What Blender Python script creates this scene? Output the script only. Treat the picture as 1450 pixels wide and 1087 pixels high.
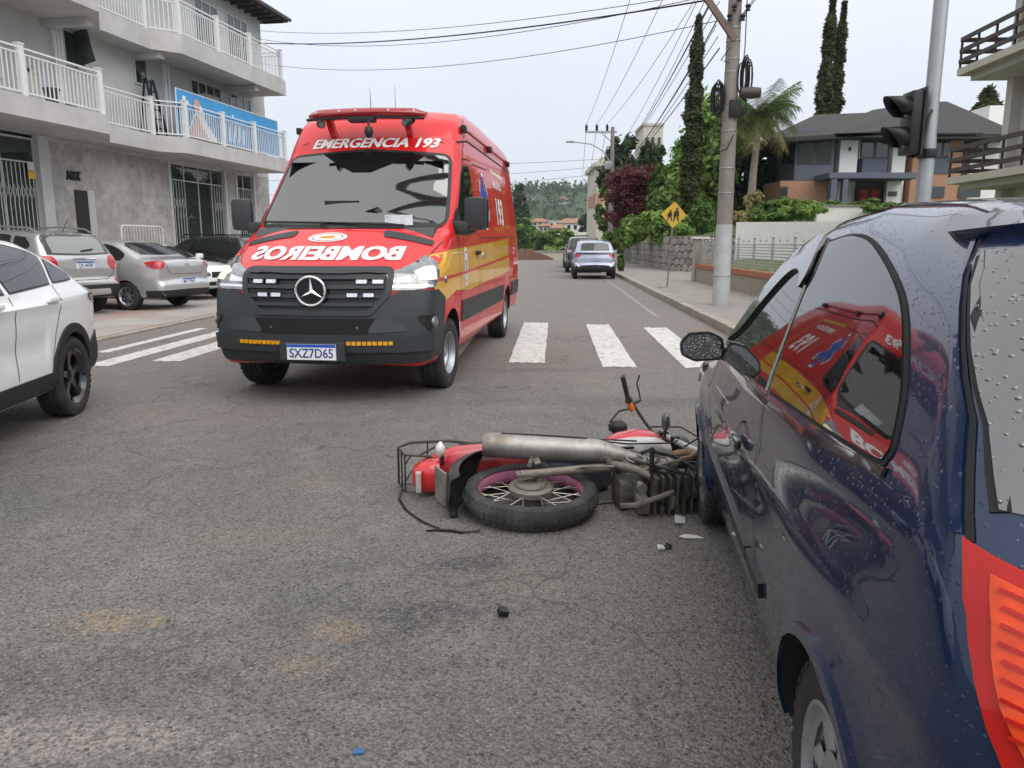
import bpy, bmesh, math, random
import numpy as np
from math import sin, cos, pi, radians
from mathutils import Vector, Matrix
from mathutils.bvhtree import BVHTree

for o in list(bpy.data.objects):
    bpy.data.objects.remove(o)
S = bpy.context.scene
COL = S.collection
rnd = random.Random(7)
NR = np.random.RandomState(11)

# ------------------------------------------------------------ camera, sky, sun
CAM_H = 1.42
cam = bpy.data.cameras.new('camera')
cam.sensor_width = 36.0
cam.lens = 36.0 * 1090.0 / 1450.0
cam.clip_start = 0.05
cam.clip_end = 6000
camo = bpy.data.objects.new('camera', cam)
COL.objects.link(camo)
camo.location = (0, 0, CAM_H)
camo.rotation_euler = (radians(90 - 10.32), 0, 0)
S.camera = camo

SUN_EL, SUN_AZ = 52.0, 142.0          # degrees; azimuth clockwise from +Y
w = bpy.data.worlds.new('World')
S.world = w
w.use_nodes = True
nt = w.node_tree
nt.nodes.clear()
wo = nt.nodes.new('ShaderNodeOutputWorld')
sky = nt.nodes.new('ShaderNodeTexSky')
sky.sky_type = 'NISHITA'
sky.sun_disc = False
sky.sun_elevation = radians(SUN_EL)
sky.sun_rotation = radians(SUN_AZ)
sky.air_density = 1.0
sky.dust_density = 4.0
b1 = nt.nodes.new('ShaderNodeBackground')
b1.inputs['Strength'].default_value = 0.09
nt.links.new(sky.outputs[0], b1.inputs[0])
# closed cloud cover: evenly pale, brighter towards the zenith as an overcast sky is
tc = nt.nodes.new('ShaderNodeTexCoord')
sp = nt.nodes.new('ShaderNodeSeparateXYZ')
nt.links.new(tc.outputs['Generated'], sp.inputs[0])
cr = nt.nodes.new('ShaderNodeValToRGB')
cr.color_ramp.interpolation = 'B_SPLINE'
e = cr.color_ramp.elements
e[0].position = 0.0
e[0].color = (0.64, 0.69, 0.755, 1)
e[1].position = 1.0
e[1].color = (2.25, 2.42, 2.6, 1)
m = e.new(0.42)
m.color = (0.66, 0.687, 0.78, 1)
nt.links.new(sp.outputs['Z'], cr.inputs[0])
cn = nt.nodes.new('ShaderNodeTexNoise')
cn.inputs['Scale'].default_value = 2.2
cn.inputs['Detail'].default_value = 5
nt.links.new(tc.outputs['Generated'], cn.inputs['Vector'])
mr = nt.nodes.new('ShaderNodeMapRange')
mr.inputs['To Min'].default_value = 0.90
mr.inputs['To Max'].default_value = 1.06
nt.links.new(cn.outputs['Fac'], mr.inputs['Value'])
b2 = nt.nodes.new('ShaderNodeBackground')
nt.links.new(cr.outputs[0], b2.inputs[0])
nt.links.new(mr.outputs[0], b2.inputs['Strength'])
ms = nt.nodes.new('ShaderNodeMixShader')
ms.inputs[0].default_value = 0.9
nt.links.new(b1.outputs[0], ms.inputs[1])
nt.links.new(b2.outputs[0], ms.inputs[2])
nt.links.new(ms.outputs[0], wo.inputs[0])

sun = bpy.data.lights.new('sun', 'SUN')
sun.energy = 1.5
sun.angle = radians(70)
sun.color = (1.0, 0.97, 0.92)
suno = bpy.data.objects.new('sun', sun)
COL.objects.link(suno)
suno.rotation_euler = (radians(90 - SUN_EL), 0, radians(180 - SUN_AZ))
suno.location = (0, 0, 40)

vs = S.view_settings
vs.view_transform = 'Standard'
vs.look = 'None'
vs.exposure = 0.46
vs.gamma = 1.0
vs.use_curve_mapping = False
S.render.resolution_x = 1024
S.render.resolution_y = 768
S.cycles.max_bounces = 6
S.cycles.transparent_max_bounces = 12

# ------------------------------------------------------------ materials
MATS = {}
def _n(nt, t, **kw):
    n = nt.nodes.new(t)
    for k, v in kw.items():
        n.inputs[k.replace('_', ' ')].default_value = v
    return n

def mat(name, col, rough=0.6, metal=0.0, var=0.12, vscale=6.0, bump=0.0, bscale=60.0, coat=0.0,
        spec=0.5, ior=1.45, dirt=None, dscale=3.0, damt=0.5, emit=0.0, alpha=1.0, sub=0.0, coatrough=0.03):
    """Principled material with noise-driven colour wear, roughness and relief."""
    if name in MATS:
        return MATS[name]
    m = bpy.data.materials.new(name)
    m.use_nodes = True
    nt = m.node_tree
    p = nt.nodes['Principled BSDF']
    c = (*col, 1) if len(col) == 3 else col
    tc = nt.nodes.new('ShaderNodeTexCoord')
    nz = _n(nt, 'ShaderNodeTexNoise', Scale=vscale, Detail=6.0, Roughness=0.62)
    nt.links.new(tc.outputs['Object'], nz.inputs['Vector'])
    mx = nt.nodes.new('ShaderNodeMixRGB')
    mx.blend_type = 'MULTIPLY'
    mx.inputs[1].default_value = c
    rp = nt.nodes.new('ShaderNodeMapRange')
    rp.inputs['From Min'].default_value = 0.25
    rp.inputs['From Max'].default_value = 0.75
    rp.inputs['To Min'].default_value = 1 - var
    rp.inputs['To Max'].default_value = 1 + var
    nt.links.new(nz.outputs['Fac'], rp.inputs['Value'])
    mx.inputs[0].default_value = 1.0
    nt.links.new(rp.outputs[0], mx.inputs[2])
    out = mx.outputs[0]
    if dirt:
        n2 = _n(nt, 'ShaderNodeTexNoise', Scale=dscale, Detail=9.0, Roughness=0.7)
        nt.links.new(tc.outputs['Object'], n2.inputs['Vector'])
        r2 = nt.nodes.new('ShaderNodeMapRange')
        r2.inputs['From Min'].default_value = 0.45
        r2.inputs['From Max'].default_value = 0.7
        r2.inputs['To Max'].default_value = damt
        nt.links.new(n2.outputs['Fac'], r2.inputs['Value'])
        m2 = nt.nodes.new('ShaderNodeMixRGB')
        nt.links.new(r2.outputs[0], m2.inputs[0])
        nt.links.new(out, m2.inputs[1])
        m2.inputs[2].default_value = (*dirt, 1)
        out = m2.outputs[0]
    nt.links.new(out, p.inputs['Base Color'])
    rr = nt.nodes.new('ShaderNodeMapRange')
    rr.inputs['To Min'].default_value = max(0.0, rough - 0.08 * min(1, rough * 4))
    rr.inputs['To Max'].default_value = min(1.0, rough + 0.08 * min(1, rough * 4))
    nt.links.new(nz.outputs['Fac'], rr.inputs['Value'])
    nt.links.new(rr.outputs[0], p.inputs['Roughness'])
    p.inputs['Metallic'].default_value = metal
    p.inputs['Specular IOR Level'].default_value = spec
    p.inputs['IOR'].default_value = ior
    p.inputs['Coat Weight'].default_value = coat
    p.inputs['Coat Roughness'].default_value = coatrough
    if sub:
        p.inputs['Subsurface Weight'].default_value = sub
    if bump:
        nb = _n(nt, 'ShaderNodeTexNoise', Scale=bscale, Detail=5.0, Roughness=0.6)
        nt.links.new(tc.outputs['Object'], nb.inputs['Vector'])
        bp = nt.nodes.new('ShaderNodeBump')
        bp.inputs['Strength'].default_value = min(1.0, bump)
        bp.inputs['Distance'].default_value = 0.01 * max(1.0, bump)
        nt.links.new(nb.outputs['Fac'], bp.inputs['Height'])
        nt.links.new(bp.outputs[0], p.inputs['Normal'])
    if emit:
        p.inputs['Emission Color'].default_value = c
        p.inputs['Emission Strength'].default_value = emit
    MATS[name] = m
    return m

def glass_mat(name, tint=(0.02, 0.025, 0.03), ior=1.6, rough=0.01, see=0.0, seecol=(0.5, 0.55, 0.55), drops=0):
    """Car glass: dark glossy sheet; see = share of light let straight through."""
    if name in MATS:
        return MATS[name]
    m = bpy.data.materials.new(name)
    m.use_nodes = True
    nt = m.node_tree
    p = nt.nodes['Principled BSDF']
    p.inputs['Base Color'].default_value = (*tint, 1)
    p.inputs['Roughness'].default_value = rough
    p.inputs['IOR'].default_value = ior
    tc = nt.nodes.new('ShaderNodeTexCoord')
    nz = _n(nt, 'ShaderNodeTexNoise', Scale=5.0, Detail=4.0)
    nt.links.new(tc.outputs['Object'], nz.inputs['Vector'])
    rr = nt.nodes.new('ShaderNodeMapRange')
    rr.inputs['To Min'].default_value = rough
    rr.inputs['To Max'].default_value = rough + 0.02
    nt.links.new(nz.outputs['Fac'], rr.inputs['Value'])
    nt.links.new(rr.outputs[0], p.inputs['Roughness'])
    if drops:
        nt.links.new(drop_bump(nt, tc, drops), p.inputs['Normal'])
    if see:
        tr = nt.nodes.new('ShaderNodeBsdfTransparent')
        tr.inputs[0].default_value = (*seecol, 1)
        gl = nt.nodes.new('ShaderNodeBsdfGlossy')
        gl.inputs['Roughness'].default_value = rough
        fr = nt.nodes.new('ShaderNodeFresnel')
        fr.inputs['IOR'].default_value = ior
        a = nt.nodes.new('ShaderNodeMixShader')
        nt.links.new(fr.outputs[0], a.inputs[0])
        nt.links.new(tr.outputs[0], a.inputs[1])
        nt.links.new(gl.outputs[0], a.inputs[2])
        b = nt.nodes.new('ShaderNodeMixShader')
        b.inputs[0].default_value = see
        nt.links.new(p.outputs[0], b.inputs[1])
        nt.links.new(a.outputs[0], b.inputs[2])
        nt.links.new(b.outputs[0], nt.nodes['Material Output'].inputs[0])
    MATS[name] = m
    return m

def drop_bump(nt, tc, scale, strength=1.0):
    """Relief of scattered rain drops."""
    v = nt.nodes.new('ShaderNodeTexVoronoi')
    v.inputs['Scale'].default_value = scale
    v.inputs['Randomness'].default_value = 1.0
    nt.links.new(tc.outputs['Object'], v.inputs['Vector'])
    sub = nt.nodes.new('ShaderNodeMapRange')     # drop radius varies by cell
    sc = nt.nodes.new('ShaderNodeSeparateColor')
    nt.links.new(v.outputs['Color'], sc.inputs[0])
    sub.inputs['From Min'].default_value = 0.2
    sub.inputs['To Min'].default_value = 0.0
    sub.inputs['To Max'].default_value = 0.42
    nt.links.new(sc.outputs[0], sub.inputs['Value'])
    d = nt.nodes.new('ShaderNodeMath')
    d.operation = 'SUBTRACT'
    nt.links.new(sub.outputs[0], d.inputs[0])
    nt.links.new(v.outputs['Distance'], d.inputs[1])
    mx = nt.nodes.new('ShaderNodeMath')
    mx.operation = 'MAXIMUM'
    mx.inputs[1].default_value = 0.0
    nt.links.new(d.outputs[0], mx.inputs[0])
    pw = nt.nodes.new('ShaderNodeMath')
    pw.operation = 'POWER'
    pw.inputs[1].default_value = 0.5
    nt.links.new(mx.outputs[0], pw.inputs[0])
    bp = nt.nodes.new('ShaderNodeBump')
    bp.inputs['Strength'].default_value = strength
    bp.inputs['Distance'].default_value = 0.6 / scale
    nt.links.new(pw.outputs[0], bp.inputs['Height'])
    return bp.outputs[0]

def paint(name, col, metal=0.0, rough=0.3, drops=0, dirt=None, damt=0.25, flake=0.06):
    m = mat(name, col, rough=rough, metal=metal, var=flake, vscale=3.0, coat=1.0, dirt=dirt, damt=damt, dscale=2.2)
    if drops and 'dd' not in m:
        nt = m.node_tree
        tc = [n for n in nt.nodes if n.type == 'TEX_COORD'][0]
        o = drop_bump(nt, tc, drops, 0.5)
        nt.links.new(o, nt.nodes['Principled BSDF'].inputs['Coat Normal'])
        m['dd'] = 1
    return m

# ------------------------------------------------------------ object helpers
def thing(name, label, cat, loc=(0, 0, 0), rz=0.0, group=None, scale=None):
    o = bpy.data.objects.new(name, None)
    COL.objects.link(o)
    o.location = loc
    o.rotation_euler = (0, 0, rz)
    o.empty_display_size = 0.3
    if scale:
        o.scale = (scale,) * 3
    o['label'] = label
    o['category'] = cat
    if group:
        o['group'] = group
    return o

def tag(o, label=None, cat=None, group=None, kind=None):
    if label: o['label'] = label
    if cat: o['category'] = cat
    if group: o['group'] = group
    if kind: o['kind'] = kind
    return o

def newobj(name, me, parent=None, loc=None):
    o = bpy.data.objects.new(name, me)
    COL.objects.link(o)
    if parent: o.parent = parent
    if loc is not None: o.location = loc
    return o

def mesh_np(name, V, Fs, m, parent=None, smooth=None):
    """V (n,3); Fs list of faces."""
    me = bpy.data.meshes.new(name)
    me.from_pydata([tuple(map(float, v)) for v in V], [], [tuple(f) for f in Fs])
    if m: me.materials.append(m)
    finish(me, smooth)
    return newobj(name, me, parent)

def finish(me, smooth):
    if smooth:
        me.shade_smooth()
        if smooth < 179:
            me.set_sharp_from_angle(angle=radians(smooth))
    me.update()

def quads_np(name, V, nq, m, parent=None):
    """fast: V is (4*nq,3) array of separate quads"""
    me = bpy.data.meshes.new(name)
    me.vertices.add(4 * nq)
    me.vertices.foreach_set('co', np.ascontiguousarray(V, dtype=np.float32).ravel())
    me.loops.add(4 * nq)
    me.loops.foreach_set('vertex_index', np.arange(4 * nq, dtype=np.int32))
    me.polygons.add(nq)
    me.polygons.foreach_set('loop_start', np.arange(0, 4 * nq, 4, dtype=np.int32))
    me.materials.append(m)
    me.update(calc_edges=True)
    return newobj(name, me, parent)

class MB:
    """collects shapes for ONE part"""
    def __init__(s):
        s.V = []
        s.F = []
    def add(s, V, F):
        b = len(s.V)
        s.V += [tuple(v) for v in V]
        s.F += [tuple(i + b for i in f) for f in F]
        return s
    def box(s, c, d, R=None, bev=0.0):
        x, y, z = d[0] / 2, d[1] / 2, d[2] / 2
        if bev:
            bm = bmesh.new()
            bmesh.ops.create_cube(bm, size=1.0)
            bmesh.ops.scale(bm, vec=d, verts=bm.verts)
            bmesh.ops.bevel(bm, geom=list(bm.edges), offset=bev, segments=2, affect='EDGES', profile=0.6)
            bm.verts.index_update()
            V = [v.co.copy() for v in bm.verts]
            F = [[v.index for v in f.verts] for f in bm.faces]
            bm.free()
        else:
            V = [Vector(p) for p in ((-x, -y, -z), (x, -y, -z), (x, y, -z), (-x, y, -z), (-x, -y, z), (x, -y, z), (x, y, z), (-x, y, z))]
            F = [(0, 3, 2, 1), (4, 5, 6, 7), (0, 1, 5, 4), (1, 2, 6, 5), (2, 3, 7, 6), (3, 0, 4, 7)]
        if R is not None:
            V = [R @ v for v in V]
        c = Vector(c)
        return s.add([v + c for v in V], F)
    def bar(s, a, b, wd, ht, up=(0, 0, 1)):
        """box beam from a to b; wd sideways, ht along up"""
        a, b = Vector(a), Vector(b)
        x = (b - a).normalized()
        u = Vector(up)
        y = u.cross(x)
        if y.length < 1e-4: y = Vector((0, 1, 0)).cross(x)
        y.normalize()
        z = x.cross(y)
        R = Matrix((x, y, z)).transposed()
        return s.box((a + b) / 2, ((b - a).length, wd, ht), R)
    def tube(s, pts, r, n=8, cap=True, closed=False):
        P = [Vector(p) for p in pts]
        rs = r if hasattr(r, '__len__') else [r] * len(P)
        V, F = [], []
        prev = None
        L = len(P)
        for i, p in enumerate(P):
            if closed:
                t = (P[(i + 1) % L] - P[i - 1])
            else:
                t = P[min(i + 1, L - 1)] - P[max(i - 1, 0)]
            t.normalize()
            if prev is None:
                a = Vector((0, 0, 1)) if abs(t.z) < 0.9 else Vector((1, 0, 0))
                u = (a - t * a.dot(t)).normalized()
            else:
                u = (prev - t * prev.dot(t)).normalized()
            prev = u
            v = t.cross(u)
            for k in range(n):
                an = 2 * pi * k / n
                V.append(p + (u * cos(an) + v * sin(an)) * rs[i])
        for i in range(L if closed else L - 1):
            j = (i + 1) % L
            for k in range(n):
                k2 = (k + 1) % n
                F.append((i * n + k, i * n + k2, j * n + k2, j * n + k))
        if cap and not closed:
            F.append(tuple(range(n))[::-1])
            F.append(tuple((L - 1) * n + k for k in range(n)))
        return s.add(V, F)
    def lathe(s, prof, n=32, axis='y', c=(0, 0, 0), closed=False, a0=0, a1=2 * pi):
        """prof: (r, h) list revolved round an axis through c"""
        V, F = [], []
        full = abs(a1 - a0 - 2 * pi) < 1e-6
        m_ = n if full else n + 1
        L = len(prof)
        for k in range(m_):
            an = a0 + (a1 - a0) * k / n
            for r, h in prof:
                q = (r * cos(an), h, r * sin(an)) if axis == 'y' else ((r * cos(an), r * sin(an), h) if axis == 'z' else (h, r * cos(an), r * sin(an)))
                V.append((q[0] + c[0], q[1] + c[1], q[2] + c[2]))
        for k in range(n):
            k2 = (k + 1) % m_
            for i in range(L if closed else L - 1):
                j = (i + 1) % L
                F.append((k * L + i, k2 * L + i, k2 * L + j, k * L + j))
        return s.add(V, F)
    def prism(s, poly, h0, h1, axis='z', R=None, o=(0, 0, 0)):
        """2D polygon extruded from h0 to h1 along axis"""
        n = len(poly)
        def q(a, b, h):
            return Vector((a, b, h)) if axis == 'z' else (Vector((a, h, b)) if axis == 'y' else Vector((h, a, b)))
        V = [q(a, b, h0) for a, b in poly] + [q(a, b, h1) for a, b in poly]
        if R is not None: V = [R @ v for v in V]
        V = [v + Vector(o) for v in V]
        F = [tuple(range(n))[::-1], tuple(range(n, 2 * n))] + [(i, (i + 1) % n, n + (i + 1) % n, n + i) for i in range(n)]
        return s.add(V, F)
    def build(s, name, m, parent=None, smooth=None, fixn=True):
        me = bpy.data.meshes.new(name)
        me.from_pydata(s.V, [], s.F)
        if m: me.materials.append(m)
        if fixn:
            bm = bmesh.new()
            bm.from_mesh(me)
            bmesh.ops.recalc_face_normals(bm, faces=bm.faces)
            bm.to_mesh(me)
            bm.free()
        finish(me, smooth)
        return newobj(name, me, parent)

def Rz(a): return Matrix.Rotation(a, 3, 'Z')
def Rx(a): return Matrix.Rotation(a, 3, 'X')
def Ry(a): return Matrix.Rotation(a, 3, 'Y')

def copy_tree(o, parent=None):
    c = o.copy()
    COL.objects.link(c)
    c.parent = parent
    for ch in list(o.children):
        copy_tree(ch, c)
    return c
# ------------------------------------------------------------ car bodies: smooth hulls and parts laid on them
def round_poly(pts, r, seg=4):
    """fillet the corners of a 2D polygon; a point may carry its own radius as third value"""
    out = []
    n = len(pts)
    for i in range(n):
        p0, p1, p2 = (np.array(pts[(i + k) % n][:2], float) for k in (-1, 0, 1))
        ri = pts[i][2] if len(pts[i]) > 2 else r
        a, b = p0 - p1, p2 - p1
        la, lb = np.hypot(*a), np.hypot(*b)
        if ri <= 0 or la < 1e-6 or lb < 1e-6:
            out.append(tuple(p1)); continue
        a /= la; b /= lb
        ang = math.acos(max(-1, min(1, float(a @ b))))
        d = min(ri / max(math.tan(ang / 2), 1e-3), 0.48 * la, 0.48 * lb)
        if ang > 3.1:
            out.append(tuple(p1)); continue
        s, e = p1 + a * d, p1 + b * d
        for k in range(seg + 1):
            t = k / seg
            out.append(tuple((1 - t) ** 2 * s + 2 * t * (1 - t) * p1 + t * t * e))
    return out

def smooth_poly(pts, seg=6):
    """closed smooth outline; a point with a third value keeps a sharp corner"""
    n = len(pts)
    out = []
    for i in range(n):
        p0, p1, p2, p3 = (np.array(pts[(i + k) % n][:2], float) for k in (-1, 0, 1, 2))
        m1 = (p2 - p0) * 0.5
        m2 = (p3 - p1) * 0.5
        if len(pts[i]) > 2: m1 = (p2 - p1)
        if len(pts[(i + 1) % n]) > 2: m2 = (p2 - p1)
        for k in range(seg):
            t = k / seg
            out.append(tuple((2 * t**3 - 3 * t**2 + 1) * p1 + (t**3 - 2 * t**2 + t) * m1 + (-2 * t**3 + 3 * t**2) * p2 + (t**3 - t**2) * m2))
    return out

def sd_poly(px, pz, poly):
    d = np.full(px.shape, 1e9)
    s = np.ones(px.shape)
    n = len(poly)
    for i in range(n):
        ax, az = poly[i]
        bx, bz = poly[i - 1]
        ex, ez = bx - ax, bz - az
        wx, wz = px - ax, pz - az
        t = np.clip((wx * ex + wz * ez) / (ex * ex + ez * ez + 1e-12), 0, 1)
        d = np.minimum(d, (wx - ex * t) ** 2 + (wz - ez * t) ** 2)
        c1 = pz >= az
        c2 = pz < bz
        c3 = ex * wz > ez * wx
        al = (c1 & c2 & c3) | (~c1 & ~c2 & ~c3)
        s = np.where(al, -s, s)
    return s * np.sqrt(d)

def table(pts, sm=0.04):
    """smoothed lookup through control points (x, y)"""
    xs = np.array([p[0] for p in pts], float)
    ys = np.array([p[1] for p in pts], float)
    g = np.linspace(xs[0] - .5, xs[-1] + .5, 700)
    v = np.interp(g, xs, ys)
    k = max(1, int(sm / (g[1] - g[0])))
    ker = np.hanning(2 * k + 3)
    ker /= ker.sum()
    v = np.convolve(np.pad(v, k + 1, mode='edge'), ker, mode='valid')
    return lambda q: np.interp(q, g, v)

def smax(a, b, k):
    h = np.maximum(k - np.abs(a - b), 0) / k
    return np.maximum(a, b) + h * h * k * 0.25

class HullSDF:
    def __init__(s, prof, wz, wx, kf=0.12, kr=0.08, xm=(-1.8, -0.6), crown=0.03, k=0.10, r=0.06, extra=None, wsm=0.05):
        s.poly = round_poly(prof, r, 3)
        s.wz = table(wz, wsm)
        s.wx = table(wx, 0.12)
        s.kf, s.kr, s.xm, s.crown, s.k, s.extra = kf, kr, xm, crown, k, extra
    def f(s, x, y, z):
        y = np.abs(y)
        t = np.clip((x - s.xm[0]) / (s.xm[1] - s.xm[0]), 0, 1)
        t = t * t * (3 - 2 * t)
        xp = x + y * y * (s.kf * t - s.kr * (1 - t))
        zp = z + s.crown * y * y
        a = sd_poly(xp, zp, s.poly)
        W = s.wz(z) * s.wx(x)
        if s.extra: W = W + s.extra(x, z)
        return smax(a, y - W, s.k)
    def mesh(s, xa, xb, zc, nx=70, na=64, nc=22, tmax=3.0):
        ph = np.concatenate([np.linspace(pi, pi / 2, nc, endpoint=False), np.full(nx, pi / 2), np.linspace(pi / 2, 0, nc + 1)[1:]])
        ox = np.concatenate([np.full(nc, xa), np.linspace(xa, xb, nx), np.full(nc, xb)])
        th = np.linspace(0, 2 * pi, na, endpoint=False) + pi / na
        PH, TH = np.meshgrid(ph, th, indexing='ij')
        OX = np.repeat(ox[:, None], na, 1)
        dx, dy, dz = np.cos(PH), np.sin(PH) * np.cos(TH), np.sin(PH) * np.sin(TH)
        lo, hi = np.zeros(PH.shape), np.full(PH.shape, tmax)
        for _ in range(17):
            mid = (lo + hi) / 2
            ins = s.f(OX + dx * mid, dy * mid, zc + dz * mid) < 0
            lo = np.where(ins, mid, lo)
            hi = np.where(ins, hi, mid)
        X, Y, Z = OX + dx * lo, dy * lo, zc + dz * lo
        V = np.stack([X, Y, Z], -1)
        R = len(ph)
        Vl = [V[0].mean(0)] + [v for i in range(1, R - 1) for v in V[i]] + [V[-1].mean(0)]
        F = []
        idx = lambda i, k: 1 + (i - 1) * na + k % na
        for k in range(na):
            F.append((0, idx(1, k + 1), idx(1, k)))
            F.append((len(Vl) - 1, idx(R - 2, k), idx(R - 2, k + 1)))
        for i in range(1, R - 2):
            for k in range(na):
                F.append((idx(i, k), idx(i, k + 1), idx(i + 1, k + 1), idx(i + 1, k)))
        return np.array(Vl), F

class Car:
    """hull body + parts laid on it; local frame x forward (front axle 0), y left, z up"""
    def __init__(s, root, sdf, mesh_args, body_mat, name='body', axles=(0.0, -2.5), arch=(0.33, 0.34), wellw=0.28, well_mat=None, halfw=0.8, wz=0.30, holes=(), uncut=False):
        s.root = root
        s.sdf = sdf
        V, F = sdf.mesh(**mesh_args)
        s.bvh = BVHTree.FromPolygons([Vector(v) for v in V], F)
        me = bpy.data.meshes.new(name)
        me.from_pydata([tuple(v) for v in V], [], F)
        me.materials.append(body_mat)
        bm = bmesh.new()
        bm.from_mesh(me)
        bmesh.ops.recalc_face_normals(bm, faces=bm.faces)
        bm.to_mesh(me)
        bm.free()
        o = newobj(name, me, root)
        if not uncut:
            mb = MB()
            for ax, ra in zip(axles, arch):
                for sd in (1, -1):
                    poly = [(ax + ra * cos(2 * pi * k / 44), wz + ra * sin(2 * pi * k / 44)) for k in range(44)]
                    mb.prism(poly, sd * (halfw - wellw), sd * (halfw + 0.4), axis='y')
            cut = mb.build('cutter', well_mat or mat('wheel_well_black', (0.012, 0.012, 0.013), 0.8))
            md = o.modifiers.new('b', 'BOOLEAN')
            md.object = cut
            md.solver = 'EXACT'
            md.operation = 'DIFFERENCE'
            cut.parent = root
            dg = bpy.context.evaluated_depsgraph_get()
            nm = bpy.data.meshes.new_from_object(o.evaluated_get(dg))
            o.modifiers.clear()
            o.data = nm
            nm.materials.clear()
            nm.materials.append(body_mat)
            nm.materials.append(well_mat or mat('wheel_well_black', (0.012, 0.012, 0.013), 0.8))
            for fc in nm.polygons:               # faces of the cut-outs are the black wheel wells
                c = fc.center
                for ax, ra in zip(axles, arch):
                    if math.hypot(c.x - ax, c.z - wz) < ra + .004 and abs(c.y) > halfw - wellw - .01: fc.material_index = 1
            bpy.data.objects.remove(cut)
        if holes:
            bm = bmesh.new()
            bm.from_mesh(o.data)
            kill = []
            for fc in bm.faces:
                c = fc.calc_center_median()
                for ax, poly, lim in holes:
                    q = {'F': (c.y, c.z), 'L': (c.x, c.z), 'R': (c.x, c.z), 'B': (c.y, c.z)}[ax]
                    ok = {'F': c.x > lim, 'L': c.y > lim, 'R': c.y < -lim, 'B': c.x < lim}[ax]
                    if ok and inpoly(q, poly):
                        kill.append(fc)
                        break
            bmesh.ops.delete(bm, geom=kill, context='FACES')
            bm.to_mesh(o.data)
            bm.free()
        finish(o.data, 38)
        s.body = o
        me2 = o.data
    def hit(s, ax, u, v, x0=0.0):
        if ax in 'LR':
            sg = 1 if ax == 'L' else -1
            o, d = Vector((u, 5 * sg, v)), Vector((0, -sg, 0))
        elif ax in 'FB':
            sg = 1 if ax == 'F' else -1
            o, d = Vector((9 * sg, u, v)), Vector((-sg, 0, 0))
        elif ax == 'T':
            o, d = Vector((u, v, 9)), Vector((0, 0, -1))
        else:                                   # 'C': u = degrees round a vertical axis at x0
            a = radians(u)
            o, d = Vector((x0 + 9 * cos(a), 9 * sin(a), v)), Vector((-cos(a), -sin(a), 0))
        h = s.bvh.ray_cast(o, d)
        if h[0] is None:
            n = s.bvh.find_nearest(o + d * (9 if ax != 'L' and ax != 'R' else 4.4))
            return n[0], -d
        nn = h[1]
        if nn.dot(d) > 0: nn = -nn
        return h[0], nn
    def patch(s, name, poly, ax, m, off=0.004, res=(0.06, 0.06), parent=None, x0=0.0, skirt=0.012, r=0.0, smooth=50, dome=0.0):
        """2D outline laid on the body as a thin shell, its edge turned in"""
        if r: poly = round_poly(poly, r)
        bm = bmesh.new()
        vs_ = [bm.verts.new((p[0], p[1], 0)) for p in poly]
        bm.faces.new(vs_)
        grid_cut(bm, res)
        s._lay(bm, ax, off, x0, skirt, dome)
        me = bpy.data.meshes.new(name)
        bm.to_mesh(me)
        bm.free()
        me.materials.append(m)
        finish(me, smooth)
        return newobj(name, me, parent or s.root)
    def _lay(s, bm, ax, off, x0, skirt, dome=0.0):
        nrm = {}
        cu = sum((v.co.x for v in bm.verts)) / len(bm.verts)
        for v in bm.verts:
            p, n = s.hit(ax, v.co.x, v.co.y, x0)
            nrm[v] = n
            v.co = p + n * off
        bm.normal_update()
        fs = list(bm.faces)
        if fs:
            f0 = max(fs, key=lambda f: f.calc_area())
            nn = nrm[f0.verts[0]]
            if f0.normal.dot(nn) < 0:
                bmesh.ops.reverse_faces(bm, faces=fs)
        if skirt:
            be = [e for e in bm.edges if len(e.link_faces) == 1]
            r = bmesh.ops.extrude_edge_only(bm, edges=be)
            nv = [g for g in r['geom'] if isinstance(g, bmesh.types.BMVert)]
            for v in nv:
                src = None
                for e in v.link_edges:
                    ov = e.other_vert(v)
                    if ov in nrm: src = ov
                if src is not None:
                    v.co = src.co - nrm[src] * skirt
        bm.normal_update()
    def strip(s, name, pts, ax, wd, m, off=0.004, parent=None, x0=0.0, step=0.05, closed=False, skirt=0.006):
        """narrow band along a 2D polyline on the body (shut lines, mouldings, seals)"""
        K = np.array([0.0157, 1.0]) if ax == 'C' else np.array([1.0, 1.0])      # degrees -> about metres
        P = [np.array(p[:2], float) * K for p in pts]
        if closed: P.append(P[0])
        Q = []
        for a, b in zip(P[:-1], P[1:]):
            n = max(1, int(np.hypot(*(b - a)) / step))
            for k in range(n): Q.append(a + (b - a) * k / n)
        if not closed: Q.append(P[-1])
        bm = bmesh.new()
        L = len(Q)
        rows = []
        for i in range(L):
            t = (Q[(i + 1) % L] - Q[i - 1]) if closed else Q[min(i + 1, L - 1)] - Q[max(i - 1, 0)]
            t = t / (np.hypot(*t) + 1e-9)
            nn = np.array([-t[1], t[0]]) * wd / 2
            rows.append([bm.verts.new((*((Q[i] - nn) / K), 0)), bm.verts.new((*((Q[i] + nn) / K), 0))])
        for i in range(L if closed else L - 1):
            j = (i + 1) % L
            bm.faces.new((rows[i][0], rows[j][0], rows[j][1], rows[i][1]))
        s._lay(bm, ax, off, x0, skirt)
        me = bpy.data.meshes.new(name)
        bm.to_mesh(me)
        bm.free()
        me.materials.append(m)
        finish(me, 50)
        return newobj(name, me, parent or s.root)
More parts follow.
